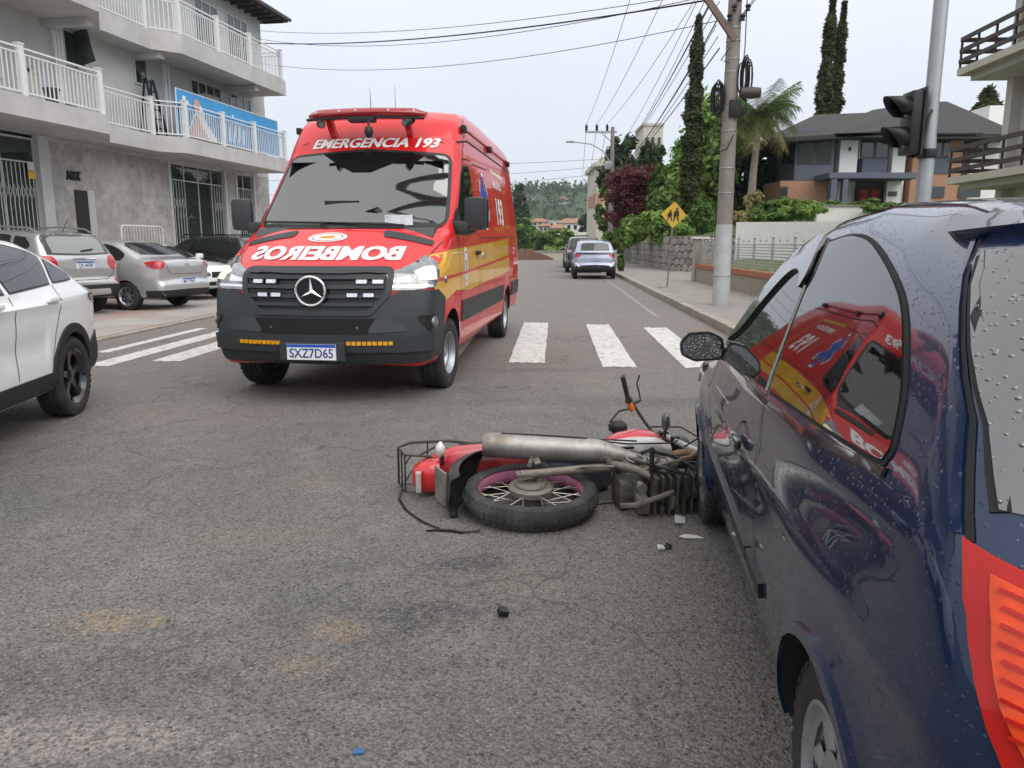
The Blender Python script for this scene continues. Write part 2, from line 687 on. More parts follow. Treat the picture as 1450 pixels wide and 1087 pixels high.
    def text(s, name, txt, ax, m, c, size, off=0.005, shear=0.0, bold=0.02, flip=1, rot=0.0, parent=None, wide=1.0, space=1.0, x0=0.0, mirror_v=False):
        """lettering laid on the body; c = centre in the 2D coordinates of ax"""
        bm = text_bm(txt, size, shear, bold, wide, space)
        grid_cut(bm, (0.12, 0.12))
        for v in bm.verts:
            x, y = v.co.x, v.co.y
            if mirror_v: y = -y
            x, y = x * cos(rot) - y * sin(rot), x * sin(rot) + y * cos(rot)
            v.co = Vector((c[0] + flip * x, c[1] + y, 0))
        s._lay(bm, ax, off, x0, 0)
        me = bpy.data.meshes.new(name)
        bm.to_mesh(me)
        bm.free()
        me.materials.append(m)
        me.update()
        return newobj(name, me, parent or s.root)

def inpoly(q, poly):
    x, y = q
    c = False
    n = len(poly)
    for i in range(n):
        x1, y1 = poly[i][:2]
        x2, y2 = poly[i - 1][:2]
        if (y1 > y) != (y2 > y) and x < (x2 - x1) * (y - y1) / (y2 - y1) + x1:
            c = not c
    return c

def grid_cut(bm, res):
    xs = [v.co.x for v in bm.verts]
    ys = [v.co.y for v in bm.verts]
    for ax, a, b, st in ((0, min(xs), max(xs), res[0]), (1, min(ys), max(ys), res[1])):
        k = math.ceil((a + 1e-4) / st)
        while k * st < b - 1e-4:
            co = [0, 0, 0]
            co[ax] = k * st
            no = [0, 0, 0]
            no[ax] = 1
            bmesh.ops.bisect_plane(bm, geom=bm.verts[:] + bm.edges[:] + bm.faces[:], plane_co=co, plane_no=no)
            k += 1
    bmesh.ops.triangulate(bm, faces=[f for f in bm.faces if len(f.verts) > 4])

def text_bm(txt, size, shear=0.0, bold=0.0, wide=1.0, space=1.0):
    cu = bpy.data.curves.new('t', 'FONT')
    cu.body = txt
    cu.size = size
    cu.shear = shear
    cu.offset = bold * size
    cu.space_character = space
    cu.align_x = 'CENTER'
    cu.align_y = 'CENTER'
    cu.resolution_u = 3
    o = bpy.data.objects.new('t', cu)
    COL.objects.link(o)
    dg = bpy.context.evaluated_depsgraph_get()
    me = bpy.data.meshes.new_from_object(o.evaluated_get(dg))
    bm = bmesh.new()
    bm.from_mesh(me)
    for v in bm.verts: v.co.x *= wide
    bpy.data.objects.remove(o)
    bpy.data.curves.remove(cu)
    bpy.data.meshes.remove(me)
    return bm

def text_obj(name, txt, size, m, R, loc, parent=None, shear=0.0, bold=0.02, depth=0.004, wide=1.0, space=1.0):
    """flat lettering with a little thickness; R takes text x,y,z(out) to parent space"""
    bm = text_bm(txt, size, shear, bold, wide, space)
    r = bmesh.ops.extrude_face_region(bm, geom=bm.faces[:])
    for g in r['geom']:
        if isinstance(g, bmesh.types.BMVert): g.co.z += depth
    for v in bm.verts: v.co = R @ v.co + Vector(loc)
    me = bpy.data.meshes.new(name)
    bm.to_mesh(me)
    bm.free()
    me.materials.append(m)
    me.update()
    return newobj(name, me, parent)

# ------------------------------------------------------------ wheels
RUB = mat('tyre_rubber', (0.022, 0.022, 0.023), 0.75, var=0.25, vscale=9, bump=0.3, bscale=90, dirt=(0.09, 0.085, 0.08), damt=0.35, dscale=6)
def wheel(root, loc, side, r, wd, rim_r, rim_mat, style='spokes', n=5, cap_mat=None, yaw=0.0, tread=True, hub_mat=None):
    """wheel (tyre) > rim; side +1 = outer face towards +y"""
    h = wd / 2
    mb = MB()
    prof = [(rim_r, h * 0.80), (rim_r + 0.012, h * 0.92), (rim_r + (r - rim_r) * 0.45, h * 1.0), (r - 0.03, h * 0.95), (r - 0.010, h * 0.84)]
    g = []
    for i in range(4):
        y0 = h * (0.74 - i * 0.44)
        g += [(r, y0), (r, y0 - h * 0.30), (r - 0.009, y0 - h * 0.32), (r - 0.009, y0 - h * 0.42)]
    prof = prof + g[:-2] + [(a, -b) for a, b in prof[::-1]]
    mb.lathe(prof, 40, 'y')
    if tread:
        for k in range(40):
            a = 2 * pi * k / 40
            for sd in (1, -1):
                R = Ry(-a)
                mb.box(R @ Vector((r - 0.0155, sd * h * 0.83, 0)), (0.012, h * 0.2, r * 0.09), R)
    t = mb.build('wheel', RUB, root, smooth=35)
    t.location = loc
    t.rotation_euler = (0, 0, yaw + (0 if side > 0 else pi))
    rm = MB()
    R_ = rim_r + 0.004
    rm.lathe([(R_, -h * 0.8), (R_ - 0.012, -h * 0.7), (R_ - 0.03, -h * 0.3), (R_ - 0.035, h * 0.5), (R_ - 0.014, h * 0.72), (R_ + 0.006, h * 0.80), (R_ + 0.008, h * 0.90), (R_ - 0.004, h * 0.92), (R_ - 0.03, h * 0.6)], 40, 'y')
    back = MB()
    back.lathe([(0.0, -h * 0.1), (R_ - 0.03, -h * 0.1)], 32, 'y')
    back.lathe([(0.0, h * 0.12), (R_ * 0.62, h * 0.12), (R_ * 0.62, -h * 0.1)], 32, 'y')
    yo = h * 0.72
    if style == 'spokes':
        for k in range(n):
            a = 2 * pi * k / n + 0.3
            R = Ry(-a)
            pl = [(0.05, -0.030), (R_ * 0.55, -0.024), (R_ - 0.012, -0.046), (R_ - 0.012, 0.046), (R_ * 0.55, 0.024), (0.05, 0.030)]
            V = []
            for (x, z), y in zip(pl, (yo * 0.78, yo * 0.74, yo, yo, yo * 0.74, yo * 0.78)):
                V.append(R @ Vector((x, y, z)))
            for (x, z), y in zip(pl, (yo * 0.3, yo * 0.3, yo * 0.55, yo * 0.55, yo * 0.3, yo * 0.3)):
                V.append(R @ Vector((x, y, z * 1.15)))
            rm.add(V, [(0, 1, 4, 5), (1, 2, 3, 4), (6, 11, 10, 7), (7, 10, 9, 8)] + [(i, (i + 1) % 6, 6 + (i + 1) % 6, 6 + i) for i in range(6)])
        rm.lathe([(0.0, yo * 0.9), (0.045, yo * 0.9), (0.06, yo * 0.8), (0.065, yo * 0.4)], 24, 'y')
    elif style == 'steel':
        rm.lathe([(0.0, h * 0.2), (0.05, h * 0.2), (0.075, h * 0.05), (R_ * 0.55, h * 0.05), (R_ * 0.72, h * 0.42), (R_ * 0.8, h * 0.42), (R_ * 0.9, h * 0.1), (R_ - 0.03, h * 0.0)], 40, 'y')
        rm.lathe([(0.0, h * 0.55), (0.04, h * 0.55), (0.055, h * 0.45), (0.06, h * 0.05)], 20, 'y')
        for k in range(6):
            a = 2 * pi * k / 6
            rm.lathe([(0.0, h * 0.22), (0.011, h * 0.22), (0.012, h * 0.0)], 8, 'y', (0.085 * cos(a), 0, 0.085 * sin(a)))
    elif style == 'cover':                       # pressed plastic cover with n vents
        rm.lathe([(0.0, yo * 1.05), (R_ * 0.3, yo * 1.02), (R_ * 0.5, yo * 0.92)], 40, 'y')
        rm.lathe([(R_ * 0.82, yo * 0.95), (R_ * 0.95, yo * 1.08), (R_ + 0.004, yo * 1.18), (R_ + 0.012, yo * 1.05)], 40, 'y')
        for k in range(n):
            a = 2 * pi * k / n
            wdg = pi / n * 0.62
            V = []
            for rr, yy in ((R_ * 0.48, yo * 0.93), (R_ * 0.66, yo * 0.98), (R_ * 0.84, yo * 0.96)):
                for q in (-1, -0.3, 0.3, 1):
                    aa = a + q * wdg * (1.0 if rr < R_ * 0.6 else 0.8)
                    V.append((rr * cos(aa), yy - (0.012 if abs(q) == 1 else 0), rr * sin(aa)))
            rm.add(V, [(i * 4 + j, i * 4 + j + 1, i * 4 + j + 5, i * 4 + j + 4) for i in range(2) for j in range(3)])
    rim = rm.build('rim', rim_mat, t, smooth=40)
    bk = back.build('brake_disc', cap_mat or mat('brake_dark', (0.03, 0.03, 0.032), 0.55, metal=0.5), t, smooth=40)
    return t

def plate(root, name, loc, R, wd, ht, txt, parent=None):
    """licence plate: white field, blue strip, characters. R: x right, y up, z out"""
    mb = MB()
    mb.box(loc, (wd, ht, 0.008), R)
    p = mb.build(name, mat('plate_white', (0.72, 0.74, 0.76), 0.4), parent or root)
    m2 = MB()
    m2.box(Vector(loc) + R @ Vector((0, ht * 0.40, 0.003)), (wd * 0.99, ht * 0.19, 0.006), R)
    m2.build('plate_strip', mat('plate_blue', (0.02, 0.08, 0.42), 0.4), p)
    if txt:
        text_obj('plate_number', txt, ht * 0.82, mat('plate_ink', (0.03, 0.06, 0.22), 0.5), R, Vector(loc) + R @ Vector((0, -ht * 0.10, 0.0045)), p, bold=0.012, depth=0.002, wide=wd / (ht * 0.82 * len(txt) * 0.64))
    return p
# ------------------------------------------------------------ ground, road, pavements
RA = radians(3.15)
def RD(u, v, z=0.0):
    """road frame (u along, v to the right) -> world"""
    return Vector((u * sin(RA) + v * cos(RA), u * cos(RA) - v * sin(RA), z))
def sstep(a, b, x):
    t = np.clip((x - a) / (b - a), 0, 1)
    return t * t * (3 - 2 * t)
def gz(u):
    """the road crests some 70 m ahead and drops beyond"""
    return float(-7.0 * sstep(66, 190, u))

def asphalt_mat(name, base, brown, spots=(), agg=1.0):
    m = bpy.data.materials.new(name)
    m.use_nodes = True
    nt = m.node_tree
    L = nt.links.new
    p = nt.nodes['Principled BSDF']
    tc = nt.nodes.new('ShaderNodeTexCoord')
    co = tc.outputs['Object']
    def noise(sc, det=5, ro=0.6):
        n = _n(nt, 'ShaderNodeTexNoise', Scale=sc, Detail=float(det), Roughness=ro)
        L(co, n.inputs['Vector'])
        return n.outputs['Fac']
    def rng(x, a, b, c, d, st='LINEAR'):
        r = nt.nodes.new('ShaderNodeMapRange')
        r.interpolation_type = st
        for k, v in zip(('From Min', 'From Max', 'To Min', 'To Max'), (a, b, c, d)): r.inputs[k].default_value = v
        L(x, r.inputs['Value'])
        return r.outputs[0]
    def mix(f, a, b, mode='MIX'):
        x = nt.nodes.new('ShaderNodeMixRGB')
        x.blend_type = mode
        for i, q in ((0, f), (1, a), (2, b)):
            if isinstance(q, (int, float)): x.inputs[i].default_value = q
            elif isinstance(q, tuple): x.inputs[i].default_value = (*q, 1)
            else: L(q, x.inputs[i])
        return x.outputs[0]
    def math_(op, a, b=0.0):
        x = nt.nodes.new('ShaderNodeMath')
        x.operation = op
        for i, q in ((0, a), (1, b)):
            if isinstance(q, (int, float)): x.inputs[i].default_value = q
            else: L(q, x.inputs[i])
        return x.outputs[0]
    c = mix(rng(noise(0.35, 4, 0.65), 0.4, 0.62, 0, 1), base, brown)
    # the street beyond the crossing has grazing sky sheen mixed into its colour
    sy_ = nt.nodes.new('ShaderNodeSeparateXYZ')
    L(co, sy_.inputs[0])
    sheen = rng(math_('ADD', sy_.outputs['Y'], math_('MULTIPLY', math_('SUBTRACT', noise(0.6, 4, 0.6), 0.5), 9.0)), 5.0, 13.0, 0.0, 0.85)
    c = mix(sheen, c, (0.205, 0.181, 0.165))
    c = mix(rng(noise(2.6, 4, 0.7), 0.52, 0.72, 0, 0.55), c, tuple(q * 1.35 for q in brown))
    c = mix(rng(noise(5.5, 4, 0.7), 0.58, 0.75, 0, 0.6), c, tuple(q * 0.55 for q in base))
    brk = rng(noise(26.0, 5, 0.72), 0.40, 0.56, 0.12, 1.0)
    sn = math_('MULTIPLY', math_('SUBTRACT', noise(9.0, 5, 0.75), 0.5), 3.4)
    for (x, y, rx, ry, col, amt, hard) in spots:
        mp = nt.nodes.new('ShaderNodeMapping')
        mp.vector_type = 'TEXTURE'
        mp.inputs['Location'].default_value = (x, y, 0)
        mp.inputs['Scale'].default_value = (rx, ry, 1)
        L(co, mp.inputs['Vector'])
        ln = nt.nodes.new('ShaderNodeVectorMath')
        ln.operation = 'LENGTH'
        L(mp.outputs[0], ln.inputs[0])
        d = math_('ADD', ln.outputs['Value'], sn)
        k = rng(d, 1.0 - hard, 1.0 + hard, amt, 0.0, 'SMOOTHSTEP')
        k = math_('MULTIPLY', k, brk)
        c = mix(k, c, col)
    # stones in the binder
    v = _n(nt, 'ShaderNodeTexVoronoi', Scale=125.0 * agg)
    L(co, v.inputs['Vector'])
    sc = nt.nodes.new('ShaderNodeSeparateColor')
    L(v.outputs['Color'], sc.inputs[0])
    c = mix(1.0, c, rng(sc.outputs[0], 0, 1, 0.58, 1.45), 'MULTIPLY')
    v2 = _n(nt, 'ShaderNodeTexVoronoi', Scale=48.0 * agg)
    L(co, v2.inputs['Vector'])
    s2 = nt.nodes.new('ShaderNodeSeparateColor')
    L(v2.outputs['Color'], s2.inputs[0])
    pit = math_('MULTIPLY', rng(v2.outputs['Distance'], 0.18, 0.42, 1, 0), rng(s2.outputs[1], 0.62, 0.8, 0, 1))
    c = mix(math_('MULTIPLY', pit, 0.75), c, tuple(q * 0.30 for q in base))
    lite = math_('MULTIPLY', rng(v2.outputs['Distance'], 0.10, 0.30, 1, 0), rng(s2.outputs[2], 0.86, 0.95, 0, 1))
    c = mix(math_('MULTIPLY', lite, 0.6), c, tuple(q * 2.3 for q in brown))
    # hairline cracks
    mpn = nt.nodes.new('ShaderNodeVectorMath')
    mpn.operation = 'ADD'
    nv = _n(nt, 'ShaderNodeTexNoise', Scale=1.6, Detail=2.0)
    L(co, nv.inputs['Vector'])
    L(nv.outputs['Color'], mpn.inputs[0])
    L(co, mpn.inputs[1])
    vc = _n(nt, 'ShaderNodeTexVoronoi', Scale=0.85)
    vc.feature = 'DISTANCE_TO_EDGE'
    L(mpn.outputs[0], vc.inputs['Vector'])
    ck = math_('MULTIPLY', rng(vc.outputs['Distance'], 0.0, 0.012, 1, 0), rng(noise(0.5, 3), 0.42, 0.55, 0, 1))
    c = mix(math_('MULTIPLY', ck, 0.6), c, tuple(q * 0.3 for q in base))
    L(c, p.inputs['Base Color'])
    p.inputs['Roughness'].default_value = 0.72
    p.inputs['Specular IOR Level'].default_value = 0.35
    hgt = math_('SUBTRACT', math_('MULTIPLY', v.outputs['Distance'], -0.8), pit)
    bp = nt.nodes.new('ShaderNodeBump')
    bp.inputs['Strength'].default_value = 0.8
    bp.inputs['Distance'].default_value = 0.006
    L(hgt, bp.inputs['Height'])
    L(bp.outputs[0], p.inputs['Normal'])
    MATS[name] = m
    return m

OCH = (0.26, 0.185, 0.115)
DRK = (0.048, 0.049, 0.053)
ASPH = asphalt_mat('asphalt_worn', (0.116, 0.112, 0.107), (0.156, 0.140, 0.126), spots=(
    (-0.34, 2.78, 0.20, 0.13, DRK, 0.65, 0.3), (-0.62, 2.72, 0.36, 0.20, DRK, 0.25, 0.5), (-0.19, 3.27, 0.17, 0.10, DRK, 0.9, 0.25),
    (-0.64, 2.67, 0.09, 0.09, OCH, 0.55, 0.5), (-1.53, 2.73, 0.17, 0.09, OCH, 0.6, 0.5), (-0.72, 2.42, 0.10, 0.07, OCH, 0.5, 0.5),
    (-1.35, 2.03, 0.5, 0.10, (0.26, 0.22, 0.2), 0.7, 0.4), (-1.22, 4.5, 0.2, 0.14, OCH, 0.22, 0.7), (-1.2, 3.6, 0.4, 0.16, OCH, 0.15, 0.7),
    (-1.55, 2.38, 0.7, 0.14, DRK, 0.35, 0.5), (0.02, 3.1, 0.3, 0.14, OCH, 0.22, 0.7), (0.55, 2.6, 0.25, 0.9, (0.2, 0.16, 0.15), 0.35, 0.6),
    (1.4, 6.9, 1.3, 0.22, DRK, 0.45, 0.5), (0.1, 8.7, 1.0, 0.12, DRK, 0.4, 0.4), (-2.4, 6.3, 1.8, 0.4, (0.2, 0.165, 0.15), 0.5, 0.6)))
PAINT = None
def paint_mat():
    m = bpy.data.materials.new('road_paint_worn')
    m.use_nodes = True
    nt = m.node_tree
    L = nt.links.new
    p = nt.nodes['Principled BSDF']
    tc = nt.nodes.new('ShaderNodeTexCoord')
    n1 = _n(nt, 'ShaderNodeTexNoise', Scale=9.0, Detail=9.0, Roughness=0.75)
    n2 = _n(nt, 'ShaderNodeTexVoronoi', Scale=70.0)
    n3 = _n(nt, 'ShaderNodeTexNoise', Scale=2.0, Detail=4.0)
    for n in (n1, n2, n3): L(tc.outputs['Object'], n.inputs['Vector'])
    cr = nt.nodes.new('ShaderNodeValToRGB')
    cr.color_ramp.elements[0].position = 0.36
    cr.color_ramp.elements[0].color = (0.16, 0.15, 0.145, 1)
    cr.color_ramp.elements[1].position = 0.47
    cr.color_ramp.elements[1].color = (0.60, 0.60, 0.58, 1)
    L(n1.outputs['Fac'], cr.inputs[0])
    mx = nt.nodes.new('ShaderNodeMixRGB')
    mx.blend_type = 'MULTIPLY'
    mx.inputs[0].default_value = 1
    L(cr.outputs[0], mx.inputs[1])
    r = nt.nodes.new('ShaderNodeMapRange')
    r.inputs['To Min'].default_value = 0.78
    r.inputs['To Max'].default_value = 1.1
    L(n3.outputs['Fac'], r.inputs['Value'])
    L(r.outputs[0], mx.inputs[2])
    L(mx.outputs[0], p.inputs['Base Color'])
    p.inputs['Roughness'].default_value = 0.7
    bp = nt.nodes.new('ShaderNodeBump')
    bp.inputs['Strength'].default_value = 0.5
    bp.inputs['Distance'].default_value = 0.004
    L(n2.outputs['Distance'], bp.inputs['Height'])
    L(bp.outputs[0], p.inputs['Normal'])
    return m
PAINT = paint_mat()

GRASS = mat('ground_grass', (0.10, 0.13, 0.055), 0.9, var=0.35, vscale=0.6, bump=0.6, bscale=8, dirt=(0.16, 0.13, 0.09), dscale=0.15, damt=0.6)
# ground: one sheet out to the horizon
gu = [-60, -20, 0, 20, 40, 60, 66] + list(range(72, 200, 8)) + [220, 300, 420, 600, 900, 1400]
gv = [-1400, -500, -250, -120, -60, -30, -10, 0, 10, 30, 60, 120, 250, 500, 1400]
V = []
for u in gu:
    for v in gv:
        V.append(RD(u, v, gz(u) - 0.03))
nv = len(gv)
o = mesh_np('ground', V, [(i * nv + j, i * nv + j + 1, (i + 1) * nv + j + 1, (i + 1) * nv + j) for i in range(len(gu) - 1) for j in range(nv - 1)], GRASS)
tag(o, kind='structure')
# road with the open crossing in front of the camera
ru = [-30, -8, 0, 7.6, 12, 20, 30, 40, 50, 60, 66] + list(range(70, 200, 6))
V, F = [], []
for u in ru:
    wl, wr = (-30, 30) if u < 7.7 else (-6.7, 2.74)
    for k in range(7): V.append(RD(u, wl + (wr - wl) * k / 6, gz(u)))
for i in range(len(ru) - 1):
    if abs(ru[i] - 7.6) < 1e-6:
        continue
    for k in range(6):
        F.append((i * 7 + k, i * 7 + k + 1, i * 7 + 8 + k, i * 7 + 7 + k))
b = len(V)                                       # the stretch that starts at the crossing
for u in (7.6, 12):
    for k in range(7): V.append(RD(u, -6.7 + 9.44 * k / 6, 0))
for k in range(6): F.append((b + k, b + k + 1, b + 8 + k, b + 7 + k))
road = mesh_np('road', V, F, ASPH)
tag(road, kind='structure')

def sheet(name, pts, z, m, parent=None):
    mb = MB()
    n = len(pts)
    mb.add([RD(u, v, z) for u, v in pts], [tuple(range(n))])
    o = mb.build(name, m, parent, fixn=False)
    if o.data.polygons[0].normal.z < 0: o.data.flip_normals()
    return o
def stripe(u0, u1, v0, v1):
    """painted bar with slightly ragged ends"""
    pts = []
    n = 9
    for k in range(n): pts.append((u0 + rnd.uniform(-.05, .05), v0 + (v1 - v0) * k / (n - 1)))
    for k in range(1, 14): pts.append((u0 + (u1 - u0) * k / 14, v1 + rnd.uniform(-.008, .008)))
    for k in range(n): pts.append((u1 + rnd.uniform(-.05, .05), v1 + (v0 - v1) * k / (n - 1)))
    for k in range(1, 14): pts.append((u1 + (u0 - u1) * k / 14, v0 + rnd.uniform(-.008, .008)))
    return sheet('crosswalk_stripe', pts, 0.004, PAINT, road)
for a in ((9.25, 14.05, -0.55, -0.11), (8.95, 13.75, 0.57, 0.97), (8.95, 13.3, 1.53, 1.93), (9.1, 13.8, -1.64, -1.22), (9.1, 13.6, -2.7, -2.3),
          (9.1, 13.4, -3.8, -3.4), (9.1, 12.6, -4.95, -4.58), (8.7, 12.9, -5.55, -5.24), (9.8, 12.8, -6.08, -5.9)):
    stripe(*a)
sheet('lane_line', [(15.5, 1.98), (15.5, 2.08), (32, 2.12), (32, 2.04)], 0.004, mat('paint_faded', (0.27, 0.25, 0.235), 0.8, var=0.3, vscale=5), road)

CONC = mat('pavement_concrete', (0.27, 0.243, 0.222), 0.85, var=0.16, vscale=2.5, bump=0.35, bscale=40, dirt=(0.19, 0.175, 0.16), dscale=0.8, damt=0.6)
KERB = mat('kerb_stone', (0.34, 0.31, 0.26), 0.85, var=0.2, vscale=5, bump=0.4, bscale=30, dirt=(0.17, 0.15, 0.11), dscale=2.0, damt=0.7)
# right pavement
def slab(name, pts, z0, z1, m, parent=None):
    mb = MB()
    n = len(pts)
    V = [RD(u, v, z1) for u, v in pts] + [RD(u, v, z0) for u, v in pts]
    mb.add(V, [tuple(range(n))] + [(i, n + i, n + (i + 1) % n, (i + 1) % n) for i in range(n)])
    return mb.build(name, m, parent)
sw = slab('pavement_right', [(8.6, 2.95), (7.8, 3.9), (7.6, 5.5), (7.6, 30), (21, 30), (21, 7.0), (66, 7.0), (66, 2.95)], -0.02, 0.12, CONC)
tag(sw, kind='structure')
def kerb_piece(u0, u1, v, parent, wd=0.17):
    mb = MB()
    a, b_ = RD(u0 + .006, v), RD(u1 - .006, v)
    mb.bar(a + Vector((0, 0, 0.055 + rnd.uniform(-.006, .006))), b_ + Vector((0, 0, 0.055)), wd, 0.16)
    return mb.build('kerb_stone', KERB, parent)
u = 8.6
while u < 62:
    kerb_piece(u, u + 1.0, 2.85 + rnd.uniform(-.006, .006), sw)
    u += 1.0
# left parking apron before the building
PAVR = mat('apron_paving', (0.33, 0.315, 0.295), 0.85, var=0.15, vscale=1.2, bump=0.35, bscale=25, dirt=(0.30, 0.165, 0.125), dscale=0.55, damt=0.75)
ap = slab('parking_apron', [(7.7, -30), (7.7, -6.9), (60, -6.9), (60, -30)], -0.02, 0.03, PAVR)
tag(ap, kind='structure')
u = 9.5
while u < 34:
    mb = MB()
    mb.bar(RD(u + .005, -6.8, -.02), RD(u + .995, -6.8, -.02), 0.16, 0.09)
    mb.build('kerb_stone', KERB, ap)
    u += 1.0
# ------------------------------------------------------------ fire service van
RED = paint('van_red', (0.60, 0.010, 0.014), rough=0.38)
RED.node_tree.nodes['Principled BSDF'].inputs['Coat Weight'].default_value = 0.65
RED.node_tree.nodes['Principled BSDF'].inputs['Specular IOR Level'].default_value = 0.3
YEL = paint('van_yellow', (0.80, 0.42, 0.004), rough=0.35)
WHT = mat('decal_white', (0.80, 0.80, 0.80), 0.4, var=0.04)
PLA = mat('bumper_plastic', (0.030, 0.034, 0.038), 0.48, var=0.15, vscale=4, bump=0.12, bscale=300)
BLK = mat('black_trim', (0.010, 0.010, 0.011), 0.4, var=0.1)
GLB = mat('grille_black', (0.008, 0.008, 0.009), 0.3)
CHR = mat('chrome', (0.78, 0.78, 0.79), 0.12, metal=1.0, var=0.03)
STL = mat('steel_rim', (0.36, 0.37, 0.38), 0.38, metal=0.7, var=0.12, vscale=8)
LMP = mat('lamp_clear', (0.24, 0.25, 0.26), 0.10, metal=0.6, var=0.6, vscale=14, coat=1.0)
LITW = mat('headlamp_lit', (1.0, 0.86, 0.62), 0.2, emit=0.25)
LED = mat('strobe_white', (0.62, 0.65, 0.72), 0.15, var=0.3, vscale=60, coat=1.0)
AMB = mat('strobe_amber', (0.72, 0.33, 0.01), 0.25, var=0.3, vscale=40, coat=1.0)
SEAM = mat('shut_line', (0.012, 0.010, 0.010), 0.7)
WSG = glass_mat('windscreen', ior=2.9, see=0.75, seecol=(0.55, 0.62, 0.62), rough=0.008)
GLD = glass_mat('dark_glass', (0.012, 0.014, 0.016), ior=1.75)

hv = Vector((-0.1205, -0.9927, 0))
van = thing('fire_rescue_van', 'tall red and yellow fire service van with light bar facing the fallen motorcycle', 'van', (-1.64, 7.77, 0), math.atan2(hv.y, hv.x))
van.scale = (0.985, 1.065, 0.992)
vprof = [(0.70, 0.34, .05), (0.93, 0.36, .08), (1.00, 0.50, .1), (1.005, 0.66, .1), (0.985, 0.84, .1), (0.945, 1.04, .08), (0.90, 1.17, .05), (0.72, 1.28, .2), (0.40, 1.44, .3), (0.16, 1.565, .12),
         (-0.02, 1.63, .15), (-0.36, 1.95, .5), (-0.70, 2.30, .4), (-0.80, 2.41, .3), (-0.93, 2.58, .4), (-1.14, 2.80, .4), (-1.42, 2.93, .4), (-1.9, 2.975, .6), (-2.8, 2.985, .5), (-5.3, 2.97, .4), (-5.70, 2.90, .15), (-5.86, 2.5, .3), (-5.94, 1.5, .3), (-5.97, 0.6, .1), (-5.9, 0.42, .08), (-1.0, 0.34, .05)]
def vex(x, z):
    a = np.exp(-(np.hypot(x - 0.0, z - 0.36) / 0.46) ** 6) * 0.02 * (x > -1)
    b = np.exp(-(np.hypot(x + 4.325, z - 0.36) / 0.46) ** 6) * 0.02
    groove = -0.012 * np.exp(-((z - 1.28) / 0.05) ** 2) * sstep(-5.7, -5.4, x) * sstep(-1.0, -1.4, x)
    return a + b + groove
vsdf = HullSDF(vprof, [(0.3, 0.94), (0.45, 0.975), (0.8, 1.0), (1.2, 1.005), (1.55, 0.985), (2.0, 0.945), (2.4, 0.90), (2.75, 0.862), (3.0, 0.83)],
               [(-6, .985), (-5, 1.0), (-0.6, 1.0), (0.2, 0.985), (0.7, 0.955), (1.0, 0.93)], kf=0.20, kr=0.03, xm=(-4, -0.6), crown=0.05, k=0.09, r=0.05, extra=vex)
ws = [(-0.90, 1.60), (0.90, 1.60), (0.82, 2.36), (0.0, 2.415), (-0.82, 2.36)]
VC = Car(van, vsdf, dict(xa=-5.4, xb=0.15, zc=1.15, nx=110, na=150, nc=36, tmax=3), RED, axles=(0, -4.325), arch=(0.44, 0.45), wellw=0.36, halfw=0.99, wz=0.36,
         holes=[('F', round_poly([(-0.885, 1.615), (0.885, 1.615), (0.805, 2.35), (0, 2.40), (-0.805, 2.35)], .09), -1.1)])
for ax in (0, -4.325):
    for sd in (1, -1):
        wheel(van, (ax, sd * 0.855, 0.352), sd, 0.352, 0.235, 0.205, STL, 'steel', n=5, yaw=(radians(-4) if ax == 0 else 0))
# windscreen with its black ceramic border
wo_ = round_poly(ws, .10)
VC.strip('windscreen_border', round_poly([(-0.885, 1.615), (0.885, 1.615), (0.805, 2.35), (0, 2.40), (-0.805, 2.35)], .09), 'F', 0.075, BLK, off=0.006, closed=True)
VC.patch('windscreen', round_poly([(-0.89, 1.61), (0.89, 1.61), (0.81, 2.355), (0, 2.405), (-0.81, 2.355)], .09), 'F', WSG, off=0.010, res=(.06, .06), skirt=0.0)
VC.patch('sensor_cover', [(-0.47, 2.385), (-0.26, 2.25), (-0.09, 2.165), (0.09, 2.165), (0.26, 2.25), (0.47, 2.385), (0, 2.40)], 'F', mat('frit_black', (.004, .004, .005), .5, spec=.06), off=0.0125, res=(.06, .06), skirt=0)
# cab interior behind it
INT = mat('cab_lining', (0.035, 0.037, 0.040), 0.8)
mb = MB()
x0, x1, yw, z0, z1 = -1.75, -0.15, 0.86, 0.9, 2.3
mb.add([(x0, -yw, z0), (x0, yw, z0), (x0, yw - .08, z1), (x0, -yw + .08, z1), (x1, -yw, z0), (x1, yw, z0), (x1 - .6, yw - .08, z1), (x1 - .6, -yw + .08, z1)],
       [(0, 1, 2, 3), (0, 3, 7, 4), (1, 5, 6, 2), (3, 2, 6, 7), (0, 4, 5, 1)])
mb.build('cab_lining', INT, van, fixn=False)
mb = MB()
mb.prism(round_poly([(0.10, 1.50), (0.02, 1.585), (-0.35, 1.60), (-0.52, 1.54), (-0.55, 1.2), (0.0, 1.2)], .04), -0.84, 0.84, axis='y')
mb.build('dashboard', mat('dashboard_grey', (0.07, 0.075, 0.078), 0.75), van, smooth=40)
mb = MB()
R = Ry(radians(-38))
q = [(-0.5 * .32, -.13), (0.5 * .32, -.13), (0.5 * .28, .13), (-0.5 * .28, .13)]
for sy in (0.22, -0.13): pass
mb.bar((-0.12, -0.27, 1.60), (-0.28, -0.25, 1.82), 0.06, 0.03); mb.bar((-0.12, 0.05, 1.60), (-0.28, 0.03, 1.82), 0.06, 0.03)
mb.bar((-0.26, -0.28, 1.82), (-0.26, 0.06, 1.82), 0.05, 0.09); mb.bar((-0.14, -0.28, 1.62), (-0.14, 0.06, 1.62), 0.05, 0.10)
mb.build('tablet_holder', BLK, van)
mb = MB()
mb.bar((-0.05, 0.36, 1.665), (-0.05, 0.62, 1.665), 0.02, 0.10)
mb.build('folded_paper', mat('paper_white', (0.7, 0.72, 0.75), 0.6, var=0.3, vscale=9), van)
mb = MB()
